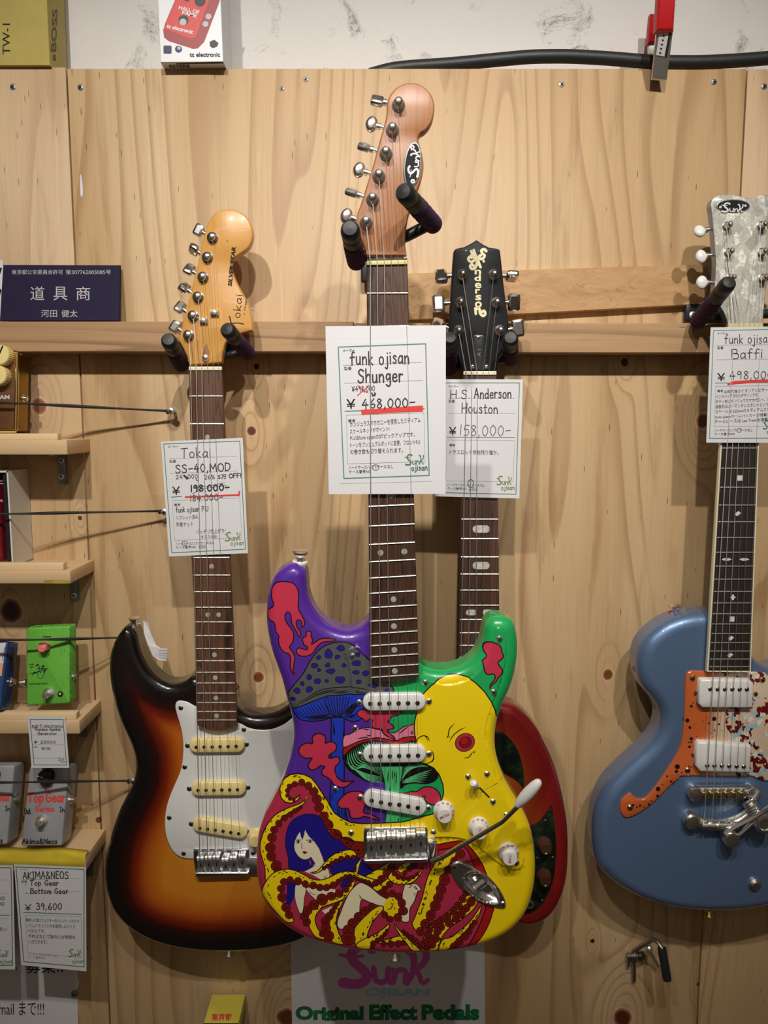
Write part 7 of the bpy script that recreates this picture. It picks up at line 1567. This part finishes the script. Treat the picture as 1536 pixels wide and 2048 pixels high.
# white box with a red pedal inside
m_whitebox = pm('white_box_board', srgb(218, 216, 208), .6); m_wine = pm('wine_red_lacquer', srgb(120, 16, 32), .3, coat=.5)
ro = thing('display_box', W(10, 1124, .03), 'open white box holding a dark red pedal on the second shelf', 'box')
b = MB(); d1 = .060; x1_ = W(21, 1030, d1).x; zt_, zb = W(14, 942, d1).z, zs2+.0006; xa = -.64
b.box((x1_-.001, -d1/2, (zt_+zb)/2), (.001, d1/2, (zt_-zb)/2)); b.box(((xa+x1_)/2, -d1/2, zt_-.001), ((x1_-xa)/2, d1/2, .001)); b.box(((xa+x1_)/2, -d1/2, zb+.001), ((x1_-xa)/2, d1/2, .001)); b.box(((xa+x1_)/2, -.001, (zt_+zb)/2), ((x1_-xa)/2, .001, (zt_-zb)/2)); b.build('box_shell', m_whitebox, ro)
b = MB(); b.prism3([Vector((x1_-.003, -d1+.0004, zt_-.003)), Vector((x1_-.0075, -d1+.0004, zt_-.006)), Vector((x1_-.0075, -d1+.0004, zb+.004)), Vector((x1_-.003, -d1+.0004, zb+.003))], (0, -1, 0), .006); b.build('inner_sleeve', m_blackmetal, ro)
ro2 = thing('effects_pedal', W(0, 1122, .04), 'dark red pedal standing inside the open white box', 'effects pedal')
b = MB(); b.rbox(((xa+x1_-.011)/2, -.034, (zt_+zb)/2), ((x1_-.013-xa)/2-.004, .021, (zt_-zb)/2-.004), .003); b.build('enclosure', m_wine, ro2)
b = MB(); f = Flat(.0562); txt(b, 'LC', -8, 968, 14, 7, f, .0002); txt(b, 'CONTOUR', -34, 1004, 40, 5, f, .0002); b.build('lettering', m_paper, ro2)
# blue pedal
m_bluepedal = pm('sparkle_blue_enclosure', srgb(18, 62, 120), .3, .3, coat=.8, noise=(900, .35))
ro, pl, n, C = pedal_box('effects_pedal', [(-70, 1283), (18, 1283), (2, 1421), (-88, 1421)], .052, .080, .028, [m_bluepedal], 'sparkling blue pedal with white face at the left edge of the third shelf')
m_orangeprint = pm('orange_print', srgb(226, 160, 110), .5)
b = MB(); b.flat([[(-50, 1288), (12, 1285), (3, 1352), (-52, 1352)]], pl, .0004, 0); b.flat([[(-50, 1326), (7, 1326), (2, 1352), (-52, 1352)]], pl, .0006, 1); txt(b, 'VOLUME', 6, 1322, 28, 3.5, pl, .0007, 2, ang=78); b.build('face_print', [m_paper, m_orangeprint, m_blackink], ro)
jackp(ro, W(14, 1364, .052)+Vector((.004, 0, 0)), (.9, -.3, .1)); b = MB(); q = W(21, 1320, .048); b.rbox(q+Vector((-.001, 0, 0)), (.004, .004, .014), .002); b.build('power_socket', m_black, ro)
# green pedal
m_greenbox = pm('bright_green_paint', srgb(104, 182, 64), .5, noise=(40, .05)); m_greenwear = pm('dark_green_wear', srgb(44, 84, 36), .6)
ro, pl, n, C = pedal_box('effects_pedal', [(53, 1254.5), (140, 1250.5), (140.5, 1407), (52.5, 1412)], .060, .074, .020, [m_greenbox], 'bright green pedal with pink knob on the third shelf')
G3 = zt(0, 1220, .16927)
b = MB(); txt(b, 'Volume', *G3([(500, 326)])[0], 17.5, 4.2, pl, .0003, 0, bold=.04, ang=1); txt(b, 'Random Number Generator', *G3([(342, 886)])[0], 38, 5.0, pl, .0003, 0, ang=1.5)
rr = random.Random(4)
for _ in range(34):
    x, y = rr.uniform(345, 540), rr.uniform(635, 745); b.stroke(G3([(x, y), (x+rr.uniform(-16, 16), y+rr.uniform(-14, 14)), (x+rr.uniform(-26, 26), y+rr.uniform(-10, 22))]), rr.uniform(.5, 1.5), pl, .0003)
b.stroke(G3([(445, 755), (450, 790), (478, 812), (505, 795), (515, 755)]), .7, pl, .0003); b.stroke(G3([(480, 740), (470, 700), (520, 690), (560, 695)]), 1.4, pl, .0003); b.stroke(G3([(385, 770), (410, 735), (440, 745)]), 1.6, pl, .0003)
for _ in range(60):
    x, y = rr.choice([(rr.gauss(745, 45), rr.gauss(490, 28)), (rr.gauss(745, 40), rr.gauss(850, 45))]); x = min(x, 812)
    b.flat([circle(*G3([(x, y)])[0], rr.uniform(.25, .7), 6)], pl, .0003, 1)
b.build('printed_drawing', [m_blackink, m_greenwear], ro)
b = MB(); edge = catmull(G3([(318, 214), (350, 205), (560, 188), (800, 182), (826, 195), (828, 500), (828, 900), (826, 1088), (808, 1106), (560, 1122), (350, 1134), (316, 1118), (312, 800), (316, 400)]), True, 6); q = resample(edge, 2.0)
for i in range(len(q)):
    if rr.random() < .6: a_, c_ = q[i], q[(i+1) % len(q)]; b.stroke([tuple(a_), tuple(c_)], rr.uniform(.4, 1.3), pl, .0003, 0, smooth=False)
b.build('worn_edge', [m_greenwear], ro)
m_pink = pm('pink_knob', srgb(236, 122, 112), .35)
knobp(ro, pl, G3([(540, 428)])[0], .0072, .0125, [m_pink, m_white], pointer=-68, n_=7)
footswitch(ro, pl, G3([(580, 985)])[0], .0056)
b = MB(); b.lathe(pl.at(*G3([(714, 990)])[0]), n, [(.0038, 0), (.0036, .0012), (.0022, .0018)], 16, 0); b.lathe(pl.at(*G3([(714, 990)])[0]), n, [(.0018, .0016), (.0001, .0028)], 10, 1); b.build('indicator_lamp', [m_black, m_cream], ro)
jackp(ro, W(141, 1353, .060), (1, -.1, 0)); jackp(ro, W(53, 1365, .060), (-1, -.1, 0))
# two silver pedals
m_alu = pm('raw_aluminium', srgb(164, 165, 168), .45, .25, noise=(30, .12))
def silver(fr, label, full):
    ro, pl, n, C = pedal_box('effects_pedal', fr, .044, .068, .031, [m_alu], label, r=.003, group='silver pedals on the lowest shelf')
    Z = zt(fr[0][0]-59.5, 1500+(fr[0][1]-1533), .22453)
    b = MB()
    if True:
        hw(b, 'set', *Z([(392, 328)])[0], 10.5, pl, 1.5, 0, width=16, off=.0003); hw(b, 'c', *Z([(405, 362)])[0], 3.5, pl, 1.0, 0, off=.0003)
        hw(b, 'Out', *Z([(220, 572)])[0], 12, pl, 1.6, 0, width=12, off=.0003, ang=4); hw(b, 'In', *Z([(535, 552)])[0], 9.5, pl, 1.5, 0, width=8.5, off=.0003, ang=2)
        hw(b, 'Akima&Neos', *Z([(200, 836)])[0], 10, pl, 1.9, 0, width=69, off=.0003)
    b.build('lettering', m_blackink, ro); b = MB()
    hw(b, 'Top', *Z([(248, 462)])[0], 18.5, pl, 3.4, 0, width=31, off=.0003); hw(b, 'Gear', *Z([(410, 462)])[0], 19, pl, 3.2, 0, width=38, off=.0003); hw(b, 'Germa', *Z([(318, 548)])[0], 11, pl, 2.2, 0, width=36, off=.0003)
    b.build('title_lettering', m_redink, ro)
    knobp(ro, pl, Z([(426, 228)])[0], .0105, .013, [m_black, m_white], pointer=76)
    footswitch(ro, pl, Z([(375, 632)])[0], .0058)
    jackp(ro, (C[1]*.55+C[2]*.45)-n*.012, (1, -.05, 0)); return ro
silver([(59.5, 1533), (138, 1533), (123.5, 1692), (41.5, 1692)], 'raw silver pedal with red lettering on the lowest shelf, right one, below the small card', True)
silver([(-49.5, 1531), (29, 1531), (14, 1689), (-67, 1689)], 'raw silver pedal cut by the left edge of the photo, left one of two', True)
# cards hanging from the shelves
t = zt(0, 1220, .16927)
c = Card(t([(325, 1260), (770, 1260), (818, 1865), (372, 1865)]), ds3+.0008, 'small price card reading 22000 stuck to the third shelf edge below the green pedal', t, .16927, 0.0, 'price cards on the shelves')
c.frame([(355, 1292), (745, 1292), (785, 1830), (402, 1830)], 7, 'green'); c.pen('mid-fi electronics', 378, 1385, 36, 362, 5.5, seed=41); c.pen('Random Number', 420, 1425, 34, 300, 6, seed=42); c.pen('Generator', 445, 1475, 34, 225, 6, seed=43)
c.pen('¥', 400, 1575, 34, 38, 6); c.pen('22000', 478, 1575, 30, 180, 5.5, seed=44); c.jp('型番', 385, 1400, 28, 12, 'print'); c.jp('備考', 402, 1625, 42, 16, 'print'); c.jp('新品', 490, 1650, 105, 34)
for q in [[(362, 1385), (752, 1388)], [(375, 1475), (758, 1475)], [(385, 1590), (755, 1590)], [(402, 1752), (775, 1752)], [(385, 1590), (402, 1752)]]: c.line(q, 2, 'grey')
c.logo(685, 1780, 70, 36, 'olive', 1.0); c.pen('ojisan', 710, 1800, 20, 65, 3, 'olive'); c.done()
t = zt(0, 1500, .22453)
c = Card(t([(125, 1020), (765, 1045), (770, 1972), (190, 1916)]), ds4+.0022, 'price card reading 39,600 taped under the lowest shelf', t, .22453, -1.6, 'price cards on the shelves')
c.frame([(142, 1042), (748, 1064), (748, 1932), (212, 1885)], 7, 'green'); c.jp('メーカー', 180, 1068, 72, 14, 'print')
c.pen('AKIMA&NEOS', 205, 1148, 62, 405, 8, seed=51, ang=.5); c.jp('型番', 192, 1180, 48, 20, 'print'); c.pen('Top Gear', 270, 1208, 46, 250, 8, seed=52, ang=0); c.pen('Bottom Gear', 270, 1280, 46, 335, 8, seed=53, ang=0); c.pen('.', 225, 1200, 40, 10, 9); c.pen('.', 232, 1272, 40, 10, 9)
c.pen('¥', 218, 1428, 58, 58, 7); c.pen('39,600', 322, 1422, 56, 228, 8, seed=54, ang=0); c.line([(210, 1446), (724, 1464)], 7, 'teal')
for q in [[(200, 1155), (705, 1143)], [(212, 1278), (710, 1262)]]: c.line(q, 2, 'grey')
c.frame([(222, 1470), (722, 1485), (732, 1850), (250, 1805)], 2, 'grey')
for k, (s_, x, w_) in enumerate([('備考 U.K 製エフェクターのヴィンテージゲルマ', 230, 475), ('ニウムトランジスタを使用したファズ', 235, 435), ('ペダルです。', 242, 160), ('予約注文にて製作にお時間を', 250, 420), ('いただきます。', 255, 165)]): c.jp(s_, x, 1528+k*48, w_, 34, ang=-1.5)
c.jp('ハードケース/ソフトケース/なし', 250, 1828, 275, 22, 'grey', ang=-4); c.jp('ケース番号NO', 248, 1850, 150, 18, 'grey', ang=-4); c.logo(608, 1842, 110, 70, 'olive', .8); c.pen('ojisan', 640, 1895, 34, 105, 5, 'olive'); c.done()
c = Card(t([(-420, 1010), (115, 1030), (136, 1955), (-380, 1950)]), ds4+.0022, 'price card cut off by the left edge of the photo, under the lowest shelf', t, .22453, -1.0, 'price cards on the shelves')
c.frame([(-400, 1040), (98, 1050), (112, 1918), (-360, 1920)], 7, 'green'); c.pen('80', -20, 1335, 30, 62, 5); c.pen('00', -20, 1385, 30, 58, 5); c.line([(-300, 1465), (82, 1472)], 7, 'teal'); c.jp('を用い', -60, 1610, 118, 34)
for q in [[(-300, 1155), (72, 1158)], [(-300, 1272), (75, 1278)], [(-300, 1500), (70, 1500)]]: c.line(q, 2, 'grey')
c.logo(-40, 1848, 112, 72, 'olive', .8); c.pen('ojisan', 0, 1898, 34, 105, 5, 'olive'); c.done()

# ================================================================ sign, papers, cords, hook
m_navy = pm('navy_sign_plate', srgb(30, 26, 54), .6, spec=.15); m_signgrey = pm('grey_sign_print', srgb(178, 170, 172), .5)
ro = thing('sign_plate', W(120, 641, .03), 'dark navy plate with three rows of grey Japanese writing, standing on the left rail', 'sign')
pl = Plane(W(6, 530, .0085), W(240, 530, .0085), W(238, 641.5, .030))
S6 = zt(0, 500, .16927)
b = MB(); Cq = [pl.at(*p) for p in S6([(36, 175), (1422, 178), (1405, 834), (-4, 834)])]; b.prism3(Cq, pl.n, .003, bev=.0006); b.build('plate', m_navy, ro)
b = MB(); txt(b, '東京都公安委員会許可', *S6([(140, 284)])[0], 102, 9.6, pl, .0002, 0, bold=.0); txt(b, '第307762005085号', *S6([(778, 284)])[0], 90, 9.6, pl, .0002, 0, bold=.0)
for ch, x in (('道', 360), ('具', 630), ('商', 900)): txt(b, ch, *S6([(x, 580)])[0], 28, 27.5, pl, .0002, 0, bold=.0)
txt(b, '河田', *S6([(485, 785)])[0], 32, 14.2, pl, .0002, 0, bold=.0); txt(b, '健太', *S6([(727, 785)])[0], 32, 14.2, pl, .0002, 0, bold=.0); b.build('lettering', m_signgrey, ro)
b = MB(); f = Flat(.0015); b.prism([(-60, 520), (6, 520), (8, 560), (0, 640), (-60, 640)], .0005, .0012, 0); b.flat([[(-20, 500+30), (4, 536), (-4, 560)], [(-10, 568), (3, 580), (-3, 600), (-14, 590)], [(-20, 610), (0, 606), (-6, 632)]], f, .0002, 1)
o = b.build('leaflet', [m_paper, m_blackink]); o['label'] = 'edge of a black and white leaflet behind the navy sign, cut by the photo edge'; o['category'] = 'leaflet'
# notice and poster
ro = thing('notice_paper', W(80, 2060, .001), 'white paper notice with large printed Japanese at the lower left corner', 'notice')
b = MB(); b.prism([(-80, 1780), (152, 1780), (157, 2100), (-80, 2100)], .0004, .0010); b.build('sheet', m_paper, ro)
b = MB(); f = Flat(.0010); txt(b, 'mail まで!!!', -2, 2029, 90, 27, f, .0002, 0, ang=0, bold=.0); txt(b, '募集!!', 52, 1944, 74, 34, f, .0002, 0); txt(b, 'ー、', 8, 1938, 26, 18, f, .0002, 0); b.build('printed_text', m_blackink, ro)
m_magenta = pm('magenta_print', srgb(212, 92, 182), .6); m_bluegrey = pm('pale_blue_print', srgb(158, 194, 224), .6); m_dgreen = pm('deep_green_print', srgb(24, 116, 70), .6)
ro = thing('poster', W(776, 2100, .001), 'white paper poster with magenta and green lettering below the painted guitar', 'poster')
b = MB(); b.prism([(581, 1840), (968, 1840), (971, 2110), (585, 2110)], .0004, .0010); b.build('sheet', m_paper, ro)
V2 = zt(560, 1840, .28646)
b = MB(); logo(b, *V2([(422, 462)])[0], 175, 84, f, .0002, 0, 0, 1.5); b.build('logo', m_magenta, ro)
b = MB(); q = V2([(592, 528)])[0]; txt(b, 'OJISAN', q[0], q[1], 131, 21, f, .0002, 0, bold=.045); b.build('lower_lettering', m_bluegrey, ro)
b = MB(); 
for s_, x, w_ in (('Original', 108, 476), ('Effect', 622, 338), ('Pedals', 988, 404)): q = V2([(x, 692 if s_ != 'Original' else 692)])[0]; txt(b, s_, q[0], q[1], w_*.28646, (127 if s_ == 'Original' else 112)*.28646, f, .0002, 0, bold=.055)
b.build('headline', m_dgreen, ro)
# small yellow carton
m_yel = pm('yellow_carton', srgb(206, 190, 70), .5)
d1, d0_ = .060, .004
ro = thing('small_carton', W(446, 2075, .03), 'small yellow carton with red Japanese characters at the bottom edge', 'box')
z_ = W(440, 2046, d1).z; xa, xb = W(407, 2046, d1).x, W(477, 2046, d1).x
b = MB(); b.rbox(((xa+xb)/2, -(d1+d0_)/2, z_-.012), ((xb-xa)/2, (d1-d0_)/2, .012), .0008, seg=2); b.build('carton', m_yel, ro)
class Top:
    def __init__(s, z): s.z = z; s.n = Vector((0, 0, 1))
    def at(s, px, py, off=0.0):
        r = ray(px, py); t = (s.z+off-CAM_H)/r.z; return Vector((r.x*t, -CAM_D+r.y*t, s.z+off))
b = MB(); txt(b, '東京都', 423, 2040, 41, 15, Top(z_), .0002, 0, bold=.03); b.build('lettering', m_redink, ro)
b = MB(); f = Flat(d1); b.flat([[(407, 2046.5), (477, 2046.5), (477, 2056), (407, 2056)]], f, .0003); b.build('dark_label', m_blackink, ro)
# push pin
b = MB(); p0 = W(150, 1985, .0012); b.tube([p0, W(158, 1962, .018)], .0011, 8, 1); b.lathe(W(150, 1986, .001), (0, -1, 0), [(.0048, 0), (.0050, .003), (.003, .0055), (.0001, .006)], 14, 0)
o = b.build('wall_nail', [m_zinc, m_nickel]); o['label'] = 'bent nail with grey head at the right edge of the lower left notice'; o['category'] = 'nail'
# elastic cords
m_elastic = pm('black_elastic', (.014, .013, .013, 1), .7, bump=(700, .4))
def cord(pts, r, label, screw, scr_lab):
    ro = MB(); P = [W(*p) for p in pts]; n = 24; A = np.array([tuple(p) for p in P]); tt = np.linspace(0, len(A)-1, n); A = np.stack([np.interp(tt, np.arange(len(A)), A[:, k]) for k in range(3)], 1)
    for _ in range(2): A[1:-1] = (A[:-2]+2*A[1:-1]+A[2:])/4
    rr = [r*(1+.28*math.sin(i*.55)) for i in range(n)]; ro.tube([Vector(a) for a in A], rr, 8)
    e = W(*pts[-1]); ro.lathe(e+Vector((-.003, .001, -.002)), (1, -.2, .3), [(.0012, 0), (.0032, .0015), (.0030, .005), (.0012, .007)], 10)
    o = ro.build('elastic_cord', m_elastic); o['label'] = label; o['category'] = 'cord'; o['group'] = 'black elastic cords across the shelves'
    b = MB(); p = W(screw[0], screw[1], .022); b.tube([Vector((p.x, 0, p.z)), p], .0021, 8, 0); screw_head(b, p, .0046, rot=.2)
    o = b.build('hook_screw', [m_steel, m_blackink]); o['label'] = scr_lab; o['category'] = 'screw'; o['group'] = 'screws holding the elastic cords'
cord([(-60, 803, .076), (30, 806, .076), (160, 813, .045), (336, 822, .018)], .0018, 'black elastic cord across the bronze pedal on the top shelf', (341, 822), 'screw tying the top elastic cord, left of the sunburst guitar neck')
cord([(-60, 1029, .072), (10, 1028, .072), (120, 1026, .05), (320, 1022, .018)], .0017, 'black elastic cord across the open white box', (328, 1024), 'screw tying the second elastic cord, half under the price card')
cord([(-60, 1281, .082), (60, 1279.5, .086), (150, 1278, .066), (262, 1274.5, .018)], .0017, 'black elastic cord across the green pedal', (268, 1274), 'screw behind the sunburst horn tying the third elastic cord')
cord([(-60, 1566, .074), (40, 1564.5, .078), (140, 1563, .064), (258, 1561.5, .018)], .0017, 'black elastic cord across the two silver pedals', (265, 1563), 'screw tying the lowest elastic cord beside the sunburst body')
# paper tag on the sunburst horn
b = MB(); tg = [(287, 1241, .066), (296, 1245, .070), (303, 1270, .074), (313, 1291, .078), (321, 1296, .082), (335, 1297, .084), (333, 1322, .083), (318, 1320, .082), (306, 1312, .080), (296, 1290, .076), (288, 1266, .071)]
v = [W(*p) for p in tg]; b.add(v, [(0, 1, 2, 10), (10, 2, 3, 9), (9, 3, 4, 8), (8, 4, 5, 6), (8, 6, 7)], 0, False)
f = Plane(v[4], v[5], v[6])
for k in range(4): b.stroke([(318, 1301+k*5), (333, 1301.5+k*5)], .7, f, .0004, 1)
o = b.build('paper_tag', [m_paper, m_greyline]); o['label'] = "small folded white paper tag tied to the sunburst guitar's upper horn"; o['category'] = 'tag'
o.modifiers.new('thickness', 'SOLIDIFY').thickness = .0003
b = MB(); b.tube([W(268, 1246, .055), W(279, 1248, .061), W(289, 1243, .067)], .0006, 6); b2_ = b.build('tag_string', m_paper, None); b2_.parent = o; b2_.location = Vector(b2_.location)-Vector(o.location)
# folding wall hook
m_dullsteel = pm('dull_steel', (.42, .42, .41, 1), .38, 1.0)
X3 = zt(1160, 1800, .24479)
ro = thing('wall_hook', W(*X3([(560, 330)])[0], .0), 'folding steel wall hook with black rubber arm below the blue guitar', 'hook')
b = MB(); b.tube([W(*X3([p])[0], dd) for p, dd in [((440, 655), .004), ((440, 520), .005), ((435, 420), .010), ((500, 375), .02), ((560, 345), .03), ((590, 322), .036), ((640, 345), .044), ((668, 390), .05), ((690, 480), .056)]], .0032, 10)
b.tube([W(*X3([(395, 430)])[0], .006), W(*X3([(395, 540)])[0], .006)], .0026, 8); b.tube([W(*X3([(385, 455)])[0], .010), W(*X3([(480, 455)])[0], .012)], .0022, 8); b.build('hook_frame', m_dullsteel, ro)
b = MB(); b.tube([W(*X3([(668, 390)])[0], .05), W(*X3([(690, 520)])[0], .056), W(*X3([(712, 650)])[0], .058)], .0062, 14); b.build('rubber_arm', m_rubber, ro)
b = MB(); p = W(*X3([(478, 455)])[0], .014); b.lathe(p, (1, -.2, 0), [(.006, 0), (.0062, .004), (.003, .0085), (.0001, .010)], 16); b.build('rubber_tip', m_rubber, ro)
b = MB(); b.lathe(W(*X3([(563, 395)])[0], .026), (0, -1, .2), [(.0046, 0), (.0046, .004), (.0025, .006), (.0001, .0062)], 12); b.tube([W(*X3([(563, 400)])[0], .028), W(*X3([(640, 540)])[0], .010)], .0024, 8); b.build('brace', m_steel, ro)
# white paint smear on the plywood
b = MB(); b.flat([catmull([(160, 352), (163, 353), (166, 380), (165, 392), (161, 390)], True, 4)], Flat(.0003), .0002); o = b.build('paint_smear', m_paper); o['label'] = 'short white paint smear on the plywood left of the sunburst headstock'; o['category'] = 'paint mark'
for k, (x, y, s_) in enumerate([(141, 676, 9)]):
    pass
